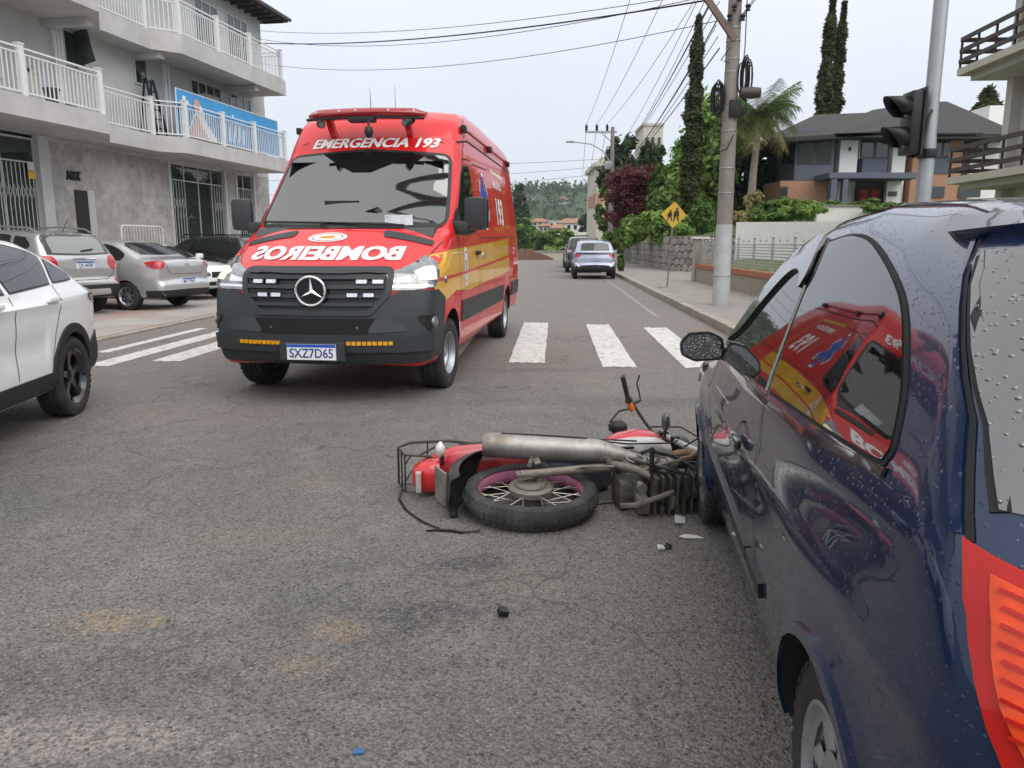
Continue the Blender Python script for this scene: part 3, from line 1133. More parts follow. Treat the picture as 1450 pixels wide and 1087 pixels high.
mb.tube([(-0.62 + 0.07 * sin(a) - 0.0, 0.42 + 0.19 * cos(a), 1.52 + 0.17 * sin(a)) for a in [2 * pi * k / 20 for k in range(20)]], 0.016, 6, closed=True)
mb.build('steering_wheel', BLK, van, smooth=60)
for sy in (0.42, -0.42):
    mb = MB()
    mb.box((-1.15, sy, 1.45), (0.16, 0.50, 0.75), Ry(radians(-10)), bev=0.05)
    mb.box((-1.24, sy, 1.95), (0.10, 0.26, 0.20), Ry(radians(-10)), bev=0.04)
    mb.build('seat', mat('seat_fabric', (0.05, 0.052, 0.056), 0.9), van, smooth=50)
# bumper: wraps round the nose, seen as one dark moulding
def arc(z_of, a0, a1, n): return [(a0 + (a1 - a0) * k / n, z_of(a0 + (a1 - a0) * k / n)) for k in range(n + 1)]
bx = 0.0
def ztop(a):
    a = abs(a)
    return np.interp(a, [0, 30, 40, 52, 60, 72, 78], [0.87, 0.90, 1.02, 1.02, 1.02, 0.93, 0.80])
poly = arc(ztop, -72, 72, 48) + [(66, 0.40), (40, 0.37), (0, 0.365), (-40, 0.37), (-66, 0.40)]
bump = VC.patch('front_bumper', poly, 'C', PLA, off=0.014, res=(3.0, 0.05), x0=bx, skirt=0.03)
VC.patch('bumper_lip', arc(lambda a: 0.63 - 0.015 * abs(a) / 60, -58, 58, 24) + arc(lambda a: 0.485, 58, -58, 24), 'C', PLA, off=0.038, res=(3, .04), x0=bx, skirt=0.04, parent=bump)
VC.patch('lower_intake', round_poly([(-0.60, 0.775), (0.60, 0.775), (0.44, 0.64), (-0.44, 0.64)], .03), 'F', mat('intake_black', (0.006, 0.006, 0.006), 0.8), off=0.018, res=(.08, .08), parent=bump)
for sg in (1, -1):
    VC.patch('intake_panel', round_poly([(sg * 0.62, 0.775), (sg * 0.52, 0.775), (sg * 0.44, 0.645), (sg * 0.78, 0.665), (sg * 0.74, 0.72)], .03), 'F', mat('plastic_mid', (0.045, 0.05, 0.054), 0.5), off=0.022, res=(.08, .08), parent=bump)
    mb = MB()
    mb.bar((0.99, sg * 0.18, 0.70), (0.98, sg * 0.38, 0.69), 0.02, 0.03)
    mb.build('intake_bracket', mat('dull_metal', (0.2, 0.2, 0.2), 0.5, metal=0.6), bump)
# grille
VC.patch('grille', round_poly([(-0.62, 1.17), (0.62, 1.17), (0.60, 1.0), (0.46, 0.84), (-0.46, 0.84), (-0.60, 1.0)], .05), 'F', GLB, off=0.016, res=(.06, .05), skirt=.02)
gr = VC.strip('grille_frame', round_poly([(-0.635, 1.185), (0.635, 1.185), (0.615, 1.0), (0.47, 0.825), (-0.47, 0.825), (-0.615, 1.0)], .06), 'F', 0.05, PLA, off=0.03, closed=True, skirt=.03)
for z, hw in ((1.125, 0.585), (1.045, 0.58), (0.965, 0.555), (0.895, 0.50)):
    VC.strip('grille_slat', [(-hw, z), (hw, z)], 'F', 0.03, PLA, off=0.045, parent=gr, skirt=.03)
for y, z in ((-0.48, 1.085), (-0.36, 1.085), (-0.43, 0.975), (-0.31, 0.975), (0.40, 1.085), (0.53, 1.085), (0.33, 0.975), (0.46, 0.975)):
    hb = VC.patch('strobe_housing', round_poly([(y - .052, z - .024), (y + .052, z - .024), (y + .052, z + .024), (y - .052, z + .024)], .012), 'F', BLK, off=0.052, skirt=.04, parent=gr)
    VC.patch('strobe_lens', round_poly([(y - .042, z - .016), (y + .042, z - .016), (y + .042, z + .016), (y - .042, z + .016)], .006), 'F', LED, off=0.056, skirt=.01, parent=gr)
# star badge
hp, hn = VC.hit('F', 0, 0.90)
bd = MB()
X = hp.x + 0.055
bd.tube([(X, 0.125 * cos(a), 1.02 + 0.125 * sin(a)) for a in [2 * pi * k / 40 for k in range(40)]], 0.013, 8, closed=True)
for k in range(3):
    a = pi / 2 + k * 2 * pi / 3
    d = Vector((0, cos(a), sin(a)))
    n_ = Vector((0, -sin(a), cos(a)))
    c = Vector((X, 0, 1.02))
    bd.add([c + d * 0.118, c + n_ * 0.022, c - d * 0.02 - Vector((0, 0, 0)), c - n_ * 0.022, c + Vector((0.022, 0, 0)), c + d * 0.118 + Vector((0.004, 0, 0))], [(0, 1, 4, 5), (0, 5, 4, 3), (1, 2, 4), (2, 3, 4)])
bd.build('star_badge', CHR, van, smooth=30)
mb = MB(); mb.lathe([(0.0, X - 0.012), (0.125, X - 0.012), (0.13, X - 0.04)], 32, 'x', (0, 0, 1.02)); mb.build('badge_disc', GLB, van)
# headlamps
for sg in (1, -1):
    pl = [(sg * 35.5, 1.155), (sg * 44, 1.20), (sg * 54, 1.26), (sg * 62, 1.315), (sg * 63.5, 1.25), (sg * 60, 1.12), (sg * 55, 1.05), (sg * 45, 1.02), (sg * 36, 1.02)]
    h = VC.patch('headlamp', pl, 'C', LMP, off=0.020, res=(3, .03), x0=0.0, skirt=.03)
    VC.patch('lamp_lens', round_poly([(sg * 48, 1.10), (sg * 57, 1.11), (sg * 59.5, 1.22), (sg * 54, 1.21), (sg * 48, 1.17)], .3), 'C', LITW, off=0.024, res=(3, .03), parent=h, skirt=.004)
    VC.patch('lamp_bezel', round_poly([(sg * 36.5, 1.04), (sg * 54, 1.045), (sg * 57, 1.08), (sg * 54, 1.07), (sg * 37, 1.06)], .3), 'C', CHR, off=0.024, res=(3, .03), parent=h, skirt=.004)
    VC.patch('lamp_reflector', round_poly([(sg * 38, 1.09), (sg * 45, 1.09), (sg * 45, 1.14), (sg * 38, 1.12)], .3), 'C', CHR, off=0.024, res=(3, .03), parent=h, skirt=.004)
    # fog lamp pocket
    f = VC.patch('fog_pocket', round_poly([(sg * 44, 0.80), (sg * 56, 0.80), (sg * 59, 0.68), (sg * 50, 0.655)], 1.0), 'C', GLB, off=0.020, res=(3, .03), skirt=.012, parent=bump)
    p, n = VC.hit('C', sg * 53, 0.735)
    mb = MB()
    mb.lathe([(0.0, 0.03), (0.03, 0.027), (0.052, 0.015), (0.055, -0.02)], 20, 'x')
    fo = mb.build('fog_lamp', LMP, bump, smooth=50)
    fo.location = p + n * 0.015
    fo.rotation_euler = n.to_track_quat('X', 'Z').to_euler()
    for k in range(9):
        y = sg * (0.30 + k * 0.042)
        VC.patch('amber_strobe', round_poly([(y - .017, 0.545), (y + .017, 0.545), (y + .017, 0.578), (y - .017, 0.578)], .004), 'F', AMB, off=0.048, skirt=.012, parent=bump)
p, n = VC.hit('F', 0, 0.50)
Rp = Matrix(((0, 0, 1), (1, 0, 0), (0, 1, 0)))
mb = MB(); mb.box((p.x + .042, 0, 0.485), (0.05, 0.56, 0.17), None, bev=.01); mb.build('plate_mount', PLA, bump)
plate(van, 'licence_plate', (p.x + .074, 0, 0.485), Rp, 0.42, 0.14, 'SXZ7D65')
# bonnet: vents, shut lines, badge and mirror-written lettering
for sg in (1, -1):
    VC.patch('bonnet_vent', round_poly([(0.24, sg * 0.42), (0.24, sg * 0.86), (0.15, sg * 0.87), (0.12, sg * 0.40)], .03), 'T', PLA, off=0.008, res=(.05, .08))
    VC.strip('bonnet_seam', [(0.10, sg * 0.93), (0.40, sg * 0.87), (0.72, sg * 0.72)], 'T', 0.008, SEAM, off=0.003)
ring = lambda a, b, n=36: [(a * cos(2 * pi * k / n), b * sin(2 * pi * k / n)) for k in range(n)]
def crest(nm, ax, cx, cy, a, b, flip=1):
    q = VC.patch(nm, [(cx + x, cy + y) for x, y in ring(a, b)], ax, WHT, off=0.005, res=(.1, .1), skirt=0)
    VC.strip('crest_band', [(cx + x, cy + y) for x, y in ring(a * .78, b * .78)], ax, a * .12, mat('crest_red', (0.5, 0.03, 0.03), .4), off=0.007, closed=True, skirt=0, parent=q)
    VC.patch('crest_shield', [(cx + x, cy + y) for x, y in [(-a * .35, b * .35), (a * .35, b * .35), (a * .3, -b * .2), (0, -b * .5), (-a * .3, -b * .2)]], ax, mat('crest_gold', (0.55, 0.28, 0.05), .4), off=0.007, res=(.1, .1), skirt=0, parent=q)
crest('bonnet_crest', 'T', 0.30, -0.08, 0.085, 0.18)
crest('door_crest', 'L', -0.72, 1.19, 0.13, 0.21)
bm_t = VC.text('bonnet_lettering', 'BOMBEIROS', 'F', WHT, (-0.03, 1.335), 0.165, off=0.006, bold=0.028, flip=-1, wide=1.50, space=1.04)
bl_ = VC.text('brow_lettering', 'EMERGÊNCIA 193', 'F', WHT, (0.03, 2.50), 0.145, off=0.006, shear=0.25, bold=0.012, flip=1, wide=1.16)
VC.text('lettering_weight', 'EMERGÊNCIA 193', 'F', WHT, (0.041, 2.503), 0.145, off=0.0075, shear=0.25, bold=0.012, flip=1, wide=1.16, parent=bl_)
VC.text('lettering_weight', 'BOMBEIROS', 'F', WHT, (-0.016, 1.336), 0.165, off=0.0075, bold=0.024, flip=-1, wide=1.50, space=1.04, parent=bm_t)
# side graphics (left flank) and mirrored right flank
for ax in ('L', 'R'):
    # yellow sweep
    VC.patch('yellow_band', round_poly([(0.66, 1.03), (0.60, 1.20), (0.40, 1.33), (0.05, 1.375), (-4.35, 1.50), (-4.50, 1.50), (-4.50, 1.02), (-3.4, 0.99), (-0.9, 0.93), (-0.2, 0.97), (0.25, 0.90), (0.52, 0.86)], .02), ax, YEL, off=0.003, res=(.12, .06), skirt=0)
    VC.strip('red_pinstripe', [(0.62, 1.10), (-1.0, 1.14), (-4.45, 1.24)], ax, 0.03, RED, off=0.005, skirt=0, step=.1)
    VC.strip('yellow_edge', [(-4.47, 1.45), (-4.47, 2.25), (-4.40, 2.40), (-3.2, 2.42)], ax, 0.055, YEL, off=0.004, skirt=0, step=.1)
    VC.patch('side_moulding', [(-0.50, 0.62), (-0.50, 0.84), (-3.83, 0.84), (-3.83, 0.62)], ax, PLA, off=0.014, res=(.2, .08), skirt=.02)
    VC.patch('side_moulding', [(-4.82, 0.62), (-4.82, 0.84), (-5.85, 0.84), (-5.85, 0.62)], ax, PLA, off=0.014, res=(.2, .08), skirt=.02)
    # door glass
    dw = round_poly([(-0.40, 1.62), (-0.52, 1.76), (-0.92, 2.16), (-1.08, 2.26), (-1.42, 2.30), (-1.50, 2.22), (-1.52, 1.58), (-0.9, 1.54), (-0.38, 1.54)], .05)
    VC.strip('window_seal', dw, ax, 0.035, BLK, off=0.005, closed=True)
    VC.patch('door_window', dw, ax, GLD, off=0.006, res=(.1, .1))
    for pts in ([(-0.46, 0.62), (-0.44, 1.0), (-0.36, 1.48)], [(-1.10, 2.36), (-1.50, 2.38), (-1.60, 2.28), (-1.62, 0.50)], [(-1.75, 0.5), (-1.75, 2.36), (-2.95, 2.40), (-3.0, 0.5)], [(-1.75, 1.50), (-5.8, 1.55)]):
        VC.strip('door_seam', pts, ax, 0.009, SEAM, off=0.0045, skirt=0, step=.06)
    VC.strip('roof_gutter', [(-1.0, 2.52), (-1.6, 2.60), (-5.7, 2.60)], ax, 0.02, SEAM, off=0.004, skirt=0, step=.1)
    VC.strip('roof_rib', [(-1.3, 2.70), (-1.7, 2.74), (-5.6, 2.74)], ax, 0.035, RED, off=0.02, skirt=.02, step=.1)
    sg = 1 if ax == 'L' else -1
    for xx in (-1.35, -3.3, -5.3):
        p, n = VC.hit(ax, xx, 2.70)
        mb = MB(); mb.box(p + n * .025, (0.16, 0.05, 0.075), None, bev=.012); mb.build('side_marker_lamp', BLK, van, smooth=40)
    for xx, zz in ((-1.52, 1.33), (-1.95, 1.30)):
        p, n = VC.hit(ax, xx, zz)
        mb = MB(); mb.box(p + n * .02, (0.20, 0.035, 0.05), None, bev=.012); mb.build('door_handle', BLK if xx > -1.6 else CHR, van, smooth=40)
    p, n = VC.hit(ax, 0.28, 1.10)
    mb = MB(); mb.lathe([(0, .02), (.035, .018), (.045, 0)], 16, 'y'); q = mb.build('turn_repeater', LMP, van, smooth=50); q.location = p; q.rotation_euler = (0, 0, 0 if sg > 0 else pi)
    # six-armed medical star with white edge
    for nm, sc, mm, of in (('star_edge', 1.13, WHT, .005), ('medical_star', 1.0, mat('star_blue', (0.02, 0.07, 0.42), .35), .007)):
        pts = []
        for k in range(6):
            a = pi / 2 + k * pi / 3
            d = np.array([cos(a), sin(a)]); n2 = np.array([-sin(a), cos(a)])
            w2, L2 = .07, .31
            pts += [d * .121 - n2 * w2, d * L2 - n2 * w2, d * L2 + n2 * w2, d * .121 + n2 * w2][0:0] + [d * L2 * sc - n2 * w2 * sc, d * L2 * sc + n2 * w2 * sc]
            a2 = a + pi / 6
            pts.append(np.array([cos(a2), sin(a2)]) * .135 * sc)
        VC.patch(nm, [(-2.42 + q_[0] * .95, 1.96 + q_[1]) for q_ in pts], ax, mm, off=of, res=(.2, .2), skirt=0)
    VC.text('side_lettering', 'EMERGÊNCIA', ax, WHT, (-3.75, 2.24), 0.13, bold=.02, flip=-sg, wide=1.15)
    VC.text('side_number', '193', ax, WHT, (-3.75, 1.86), 0.50, bold=.03, flip=-sg, wide=0.95, space=1.1)
    # door mirror
    mb = MB()
    mb.box((-0.36, sg * 1.01, 1.60), (0.14, 0.18, 0.12), None, bev=.03)
    mb.box((-0.36, sg * 1.165, 1.735), (0.16, 0.20, 0.33), Rz(sg * radians(-14)), bev=.05)
    mr_ = mb.build('door_mirror', PLA, van, smooth=50)
    mb = MB(); mb.box((-0.446, sg * 1.19, 1.74), (0.01, 0.18, 0.30), Rz(sg * radians(-14))); mb.build('mirror_glass', CHR, mr_)
    VC.patch('mirror_corner', [(-0.26, 1.53), (-0.50, 1.53), (-0.50, 1.80), (-0.44, 1.76), (-0.28, 1.62)], ax, BLK, off=0.014, res=(.1, .1))
# wipers
mb = MB()
def wpt(y, z, o=.03):
    p, n = VC.hit('F', y, z)
    return p + n * o
mb.tube([wpt(0.55, 1.585), wpt(0.2, 1.60), wpt(-0.25, 1.615)], 0.010, 6)
mb.tube([wpt(-0.15, 1.60, .04), wpt(-0.5, 1.61, .04), wpt(-0.86, 1.63, .04)], 0.010, 6)
mb.build('wiper', BLK, van)
# light bar on its raised arms
LB = mat('lightbar_red', (0.30, 0.006, 0.010), 0.12, var=0.3, vscale=9, coat=1.0)
xb_, zb_ = -0.80, 2.80
mb = MB()
pl = round_poly([(-0.10, -.05), (0.10, -.05), (0.13, 0.0), (0.08, .05), (-0.08, .05), (-0.12, 0)], .015, 2)
V, F = [], []
ys = np.linspace(-0.60, 0.60, 13)
for y in ys:
    k = 1 - 0.55 * max(0, abs(y) - .50) / .10
    for a, b in pl: V.append((xb_ + a * k - 0.16 * y * y, y, zb_ + b * k - .03 * y * y))
n_ = len(pl)
for i in range(12):
    for j in range(n_): F.append((i * n_ + j, i * n_ + (j + 1) % n_, (i + 1) * n_ + (j + 1) % n_, (i + 1) * n_ + j))
F += [tuple(range(n_)), tuple(12 * n_ + j for j in range(n_))]
mb.add(V, F)
lb = mb.build('light_bar', LB, van, smooth=40)
for y in (-0.5, -0.25, -0.08, .25, .5):
    mb = MB(); mb.box((xb_ + .10 - .16 * y * y, y, zb_ + .012), (0.03, 0.02, 0.035)); mb.build('bar_clip', CHR, lb)
mb = MB(); mb.tube([(xb_ + .11 - .16 * y * y, y, zb_ - .052 - .03 * y * y) for y in ys], .016, 6); mb.build('bar_base', BLK, lb)
for sg in (1, -1):
    mb = MB()
    p, n = VC.hit('F', sg * 0.40, 2.60)
    mb.bar((xb_ - .02, sg * 0.40, zb_ - .02), p, 0.06, 0.07)
    mb.build('bar_arm', RED, lb)
    mb = MB(); mb.lathe([(0, .05), (.038, .046), (.046, 0), (.026, -.09), (0, -.09)], 14, 'x'); sp_ = mb.build('spot_lamp', BLK, lb, smooth=50); sp_.location = (xb_ + .10, sg * 0.44, zb_ - .11); sp_.rotation_euler = (0, radians(20), sg * radians(-30))
    mb = MB(); mb.lathe([(0, .055), (.034, .051)], 14, 'x'); q = mb.build('spot_glass', LMP, lb); q.location = sp_.location; q.rotation_euler = sp_.rotation_euler
mb = MB(); mb.box((xb_ + .08, -0.02, zb_ - .075), (.12, .26, .05), None, bev=.01); mb.tube([(xb_ + .14, 0.06, zb_ - .08), (xb_ + .15, 0.06, zb_ - .16)], .012, 6); mb.lathe([(0, .07), (.035, .05), (.045, 0), (.03, -.05), (0, -.06)], 14, 'z', (xb_ + .15, 0.06, zb_ - .21)); mb.build('camera_pod', BLK, lb, smooth=50)
for (x, y, hgt) in ((-1.9, -0.26, 0.36), (-3.2, -0.30, 0.62)):
    mb = MB(); mb.tube([(x, y, 2.96), (x, y, 3.03), (x + .02, y, 2.92 + hgt)], [.016, .005, .002], 6); mb.build('antenna', BLK, van)
mb = MB(); mb.box((-3.6, 0.0, 2.99), (0.8, 0.7, 0.12), None, bev=.03); mb.build('roof_unit', RED, van, smooth=40)
mb = MB(); mb.box((-4.4, .60, 2.97), (.12, .1, .08), None, bev=.02); mb.build('roof_beacon', BLK, van, smooth=40)
VC.patch('rear_bumper', [(170, .42), (128, .42), (128, .66), (180, .68), (232, .66), (232, .42)], 'C', PLA, off=.05, res=(4, .08), x0=-5.2, skirt=.06)
# ------------------------------------------------------------ dark blue hatchback in the foreground
cprof = [(0.55, 0.24, .05), (0.68, 0.27, .06), (0.74, 0.40, .08), (0.745, 0.55, .08), (0.70, 0.70, .08), (0.55, 0.80, .15), (0.15, 0.92, .3), (-0.25, 1.00, .2), (-0.42, 1.05, .15),
         (-0.75, 1.27, .4), (-1.02, 1.43, .35), (-1.35, 1.515, .5), (-1.8, 1.54, .6), (-2.25, 1.52, .5), (-2.58, 1.455, .25), (-2.74, 1.36, .15), (-2.98, 1.03, .15), (-3.06, 0.88, .1), (-3.08, 0.62, .08), (-3.13, 0.56, .05), (-3.14, 0.40, .08), (-3.05, 0.27, .06), (-2.9, 0.24, .05)]
def cex(x, z):
    fl = 0.016 * np.exp(-((np.hypot(x - 0.0, z - 0.29) - 0.31) / 0.07) ** 2) * (z > 0.2)
    fl = fl + 0.016 * np.exp(-((np.hypot(x + 2.44, z - 0.29) - 0.32) / 0.07) ** 2) * (z > 0.2)
    line = 0.012 * np.exp(-((z - (0.80 + 0.015 * x)) / 0.03) ** 2)
    return fl + line
csdf = HullSDF(cprof, [(0.2, 0.735), (0.35, 0.775), (0.6, 0.80), (0.80, 0.80), (0.98, 0.785), (1.06, 0.755), (1.25, 0.675), (1.45, 0.585), (1.55, 0.55)],
               [(-3.2, .92), (-2.75, .975), (-2.2, 1.0), (-0.6, 1.0), (0.0, 0.99), (0.45, 0.94), (0.75, .86)], kf=0.16, kr=0.14, xm=(-2.2, -1.0), crown=0.07, k=0.10, r=0.06, extra=cex, wsm=0.06)
CROOT, CANG = (1.743, 3.734), radians(90 - 8.0)
NAVY = paint('hatch_navy', (0.0018, 0.0150, 0.056), metal=0.3, rough=0.30, drops=95)
NAVY.node_tree.nodes['Principled BSDF'].inputs['Specular IOR Level'].default_value = 0.3
CGL = glass_mat('hatch_side_glass', (0.006, 0.007, 0.008), ior=2.1)
CGR = glass_mat('hatch_rear_glass', (0.05, 0.052, 0.058), ior=2.3, drops=85)
RUBB = mat('rubber_seal', (0.008, 0.008, 0.008), 0.7)
BLG = mat('gloss_black', (0.006, 0.006, 0.007), 0.15, var=0.05, coat=1.0)
hatch = thing('blue_hatchback', 'dark navy blue hatchback wet with rain drops, its front wheel against the fallen motorcycle', 'car', (*CROOT, 0), CANG)
CC = Car(hatch, csdf, dict(xa=-2.55, xb=0.15, zc=0.75, nx=120, na=150, nc=44, tmax=2.5), NAVY, axles=(0, -2.44), arch=(0.315, 0.325), wellw=0.27, halfw=0.80, wz=0.285)
SLV = mat('wheel_cover_silver', (0.42, 0.43, 0.45), 0.28, metal=0.75, var=0.1, vscale=10, coat=0.4)
for ax in (0, -2.44):
    for sd in (1, -1):
        wheel(hatch, (ax, sd * 0.690, 0.285), sd, 0.285, 0.165, 0.180, SLV, 'cover', n=7, yaw=0)
for ax, sg in (('L', 1), ('R', -1)):
    q = smooth_poly([(-1.50, 1.42, 1), (-1.72, 1.437), (-1.95, 1.412), (-2.28, 1.314), (-2.48, 1.185), (-2.565, 1.095), (-2.575, 1.06), (-2.52, 1.045), (-2.1, 1.027), (-1.715, 1.008, 1), (-1.605, 1.20)])
    CC.patch('quarter_window_seal', smooth_poly([(-1.488, 1.428, 1), (-1.72, 1.446), (-1.957, 1.421), (-2.288, 1.322), (-2.49, 1.192), (-2.576, 1.098), (-2.588, 1.054), (-2.525, 1.036), (-2.1, 1.018), (-1.703, 0.999, 1), (-1.595, 1.20)]), ax, RUBB, off=0.003, res=(.05, .05), skirt=.006)
    CC.patch('quarter_window', q, ax, CGL, off=0.007, res=(.05, .05), skirt=.006)
    d = smooth_poly([(-0.86, 0.985, 1), (-0.81, 1.03, 1), (-0.98, 1.20), (-1.16, 1.345), (-1.30, 1.40), (-1.445, 1.42, 1), (-1.56, 1.20), (-1.66, 1.00, 1)])
    CC.patch('door_frame', smooth_poly([(-0.80, 0.965, 1), (-0.73, 1.03, 1), (-0.94, 1.22), (-1.14, 1.370), (-1.29, 1.425), (-1.465, 1.437, 1), (-1.575, 1.20), (-1.685, 0.985, 1)]), ax, BLG, off=0.004, res=(.05, .05), skirt=.006)
    CC.patch('door_window', d, ax, CGL, off=0.008, res=(.05, .05), skirt=.006)
    CC.patch('rain_visor', smooth_poly([(-0.80, 1.04, 1), (-0.96, 1.215), (-1.15, 1.372), (-1.29, 1.424), (-1.46, 1.437, 1), (-1.515, 1.335), (-1.50, 1.285), (-1.45, 1.315), (-1.36, 1.335), (-1.25, 1.31), (-1.10, 1.215), (-0.95, 1.10)]), ax, BLG, off=0.020, res=(.05, .05), skirt=.014)
    CC.strip('belt_moulding', [(-0.66, 0.955), (-1.68, 0.975), (-2.2, 0.998), (-2.60, 1.035)], ax, 0.016, BLG, off=0.008, skirt=.006)
    CC.strip('side_moulding', [(-0.30, 0.515), (-1.55, 0.455)], ax, 0.046, BLK, off=0.012, skirt=.012)
    CC.strip('side_moulding', [(-1.565, 0.4545), (-1.80, 0.443)], ax, 0.046, BLK, off=0.012, skirt=.012)
    for pts in ([(-0.62, 0.93), (-0.50, 0.80), (-0.44, 0.55), (-0.48, 0.33)], [(-1.665, 0.975), (-1.70, 0.80), (-1.69, 0.50), (-1.64, 0.33)], [(-0.48, 0.33), (-1.64, 0.33)]):
        CC.strip('door_seam', pts, ax, 0.007, SEAM, off=0.0025, skirt=0)
    CC.strip('fender_seam', [(0.30, 0.66), (0.42, 0.55), (0.5, 0.3)], ax, 0.007, SEAM, off=0.0025, skirt=0)
    p, n = CC.hit(ax, -1.42, 0.79)
    CC.strip('handle_recess', [(-1.42 + .085 * cos(a), .79 + .060 * sin(a)) for a in np.linspace(0, 2 * pi, 28, endpoint=False)], ax, 0.006, SEAM, off=0.003, closed=True, skirt=0, step=.2)
    mb = MB(); mb.box(p + n * .018, (0.15, 0.022, 0.030), None, bev=.008); mb.build('handle_grip', BLG, hatch, smooth=50)
    p, n = CC.hit(ax, -0.16, 0.83)
    mb = MB(); mb.lathe([(0, .012), (.02, .010), (.03, 0)], 16, 'y')
    for v in range(len(mb.V)): mb.V[v] = (mb.V[v][0] * 1.4, mb.V[v][1] * sg, mb.V[v][2])
    q2 = mb.build('turn_repeater', BLG, hatch, smooth=50); q2.location = p
    # mirror
    mb = MB()
    V, F = [], []
    prof = round_poly([(0.775, 0.955), (0.790, 1.045), (0.84, 1.068), (0.93, 1.062), (0.962, 1.02), (0.955, 0.97), (0.90, 0.945)], .03, 3)
    n_ = len(prof)
    cy = sum(a for a, b in prof) / n_; cz = sum(b for a, b in prof) / n_
    for dx, k in ((0, 1.0), (.03, 1.0), (.08, .85), (.105, .5), (.112, .1)):
        for a, b in prof: V.append((-0.745 + dx, sg * (cy + (a - cy) * k), cz + (b - cz) * k))
    for i in range(4):
        for j in range(n_): F.append((i * n_ + j, i * n_ + (j + 1) % n_, (i + 1) * n_ + (j + 1) % n_, (i + 1) * n_ + j))
    F += [tuple(range(n_)), tuple(4 * n_ + j for j in range(n_))]
    mb.add(V, F)
    mb.box((-0.70, sg * 0.755, 0.985), (0.08, 0.10, 0.05), None, bev=.015)
    mr_ = mb.build('door_mirror', BLG, hatch, smooth=45)
    mb = MB()
    mb.add([(-0.7475, sg * (cy + (a - cy) * .87), cz + (b - cz) * .85) for a, b in prof], [tuple(range(n_))])
    g_ = mb.build('mirror_glass', glass_mat('mirror_wet', (0.02, 0.025, 0.03), ior=3.0, drops=110), mr_)
    # wheel arch lips
    for ax_, ra in ((0, .315), (-2.44, .325)):
        CC.strip('arch_lip', [(ax_ + (ra + .012) * cos(a), .285 + (ra + .012) * sin(a)) for a in np.linspace(-0.05, pi + .05, 30)], ax, 0.026, NAVY, off=0.010, skirt=.010)
    # tail lamp: red outer lens, orange field with ribs, bulb ring
    A = (lambda a: a) if sg > 0 else (lambda a: 360 - a)
    edge = [(127.2, 1.018), (129, .95), (131.3, .861), (134, .769), (138, .68), (144, .63)]
    outp = [(A(a), z) for a, z in edge + [(152, .66), (151, .78), (147, .90), (141, .96), (134, .99)]]
    TL = mat('tail_lamp_red', (0.42, 0.010, 0.007), 0.10, var=0.15, vscale=10, coat=0.25, spec=.3, sub=0.3)
    TO = mat('tail_lamp_orange', (0.70, 0.060, 0.010), 0.12, var=0.25, vscale=22, coat=0.25, spec=.3, sub=0.3)
    t = CC.patch('tail_lamp', outp, 'C', TL, off=0.010, res=(2, .03), x0=-2.3, skirt=.02)
    CC.patch('lamp_field', [(A(a), z) for a, z in [(130.2, .985), (132.5, .87), (136, .76), (140, .70), (149, .70), (148, .80), (144.5, .90), (139, .945), (134, .97)]], 'C', TO, off=0.013, res=(2, .03), x0=-2.3, skirt=.003, parent=t)
    for k in range(9):
        z0 = .972 - k * .020
        CC.strip('lens_rib', [(A(131.2 + k * .35), z0), (A(137.5 + k * .5), z0 - .030)], 'C', 0.005, TL, off=0.017, x0=-2.3, skirt=.003, parent=t)
    CC.patch('bulb_reflector', [(A(137.8 + 2.6 * cos(a)), .872 + .040 * sin(a)) for a in np.linspace(0, 2 * pi, 20, endpoint=False)], 'C', mat('lamp_deep_red', (0.25, 0.02, 0.012), .15, coat=1), off=0.016, x0=-2.3, skirt=.003, parent=t, res=(2, .03))
    CC.patch('amber_reflector', [(A(139.2 + 3.2 * cos(a)), .780 + .042 * sin(a)) for a in np.linspace(0, 2 * pi, 20, endpoint=False)], 'C', mat('lamp_amber', (0.75, 0.28, 0.02), .15, var=.4, vscale=40, coat=1), off=0.016, x0=-2.3, skirt=.003, parent=t, res=(2, .03))
    CC.strip('tailgate_seam', [(A(127.0), 1.425), (A(129.3), 1.36), (A(133.4), 1.26), (A(137.4), 1.16), (A(139.3), 1.05), (A(140.0), 1.015)], 'C', 0.010, SEAM, off=0.0028, x0=-2.0, skirt=0)
    CC.strip('body_edge', [(A(126.0), 1.425), (A(128.4), 1.36), (A(132.5), 1.26), (A(136.5), 1.16), (A(138.4), 1.05), (A(139.0), 1.02)], 'C', 0.012, NAVY, off=0.007, x0=-2.0, skirt=.006)
    CC.strip('roof_drip_moulding', [(-0.62, sg * .62), (-0.85, sg * .575), (-1.15, sg * .535), (-1.6, sg * .505), (-2.1, sg * .495), (-2.40, sg * .50)], 'T', 0.016, BLG, off=0.004, skirt=.003)
    # headlamp, front
    CC.patch('headlamp', [(sg * 34, .60), (sg * 60, .66), (sg * 66, .76), (sg * 50, .78), (sg * 34, .72)], 'C', LMP, off=.006, res=(3, .03), x0=0.0)
CC.strip('rear_window_seal', [(141.3, 1.058), (139.0, 1.16), (134.9, 1.26), (131.2, 1.35), (129.6, 1.40)], 'C', 0.022, RUBB, off=0.0045, x0=-2.0, skirt=.004)
CC.strip('rear_window_seal', [(218.7, 1.058), (221.0, 1.16), (225.1, 1.26), (228.8, 1.35), (230.4, 1.40)], 'C', 0.022, RUBB, off=0.0045, x0=-2.0, skirt=.004)
CC.strip('rear_window_seal', [(143.5, 1.047), (160, 1.036), (180, 1.033), (200, 1.036), (216.5, 1.047)], 'C', .018, RUBB, off=0.0045, x0=-2.0, skirt=.004)
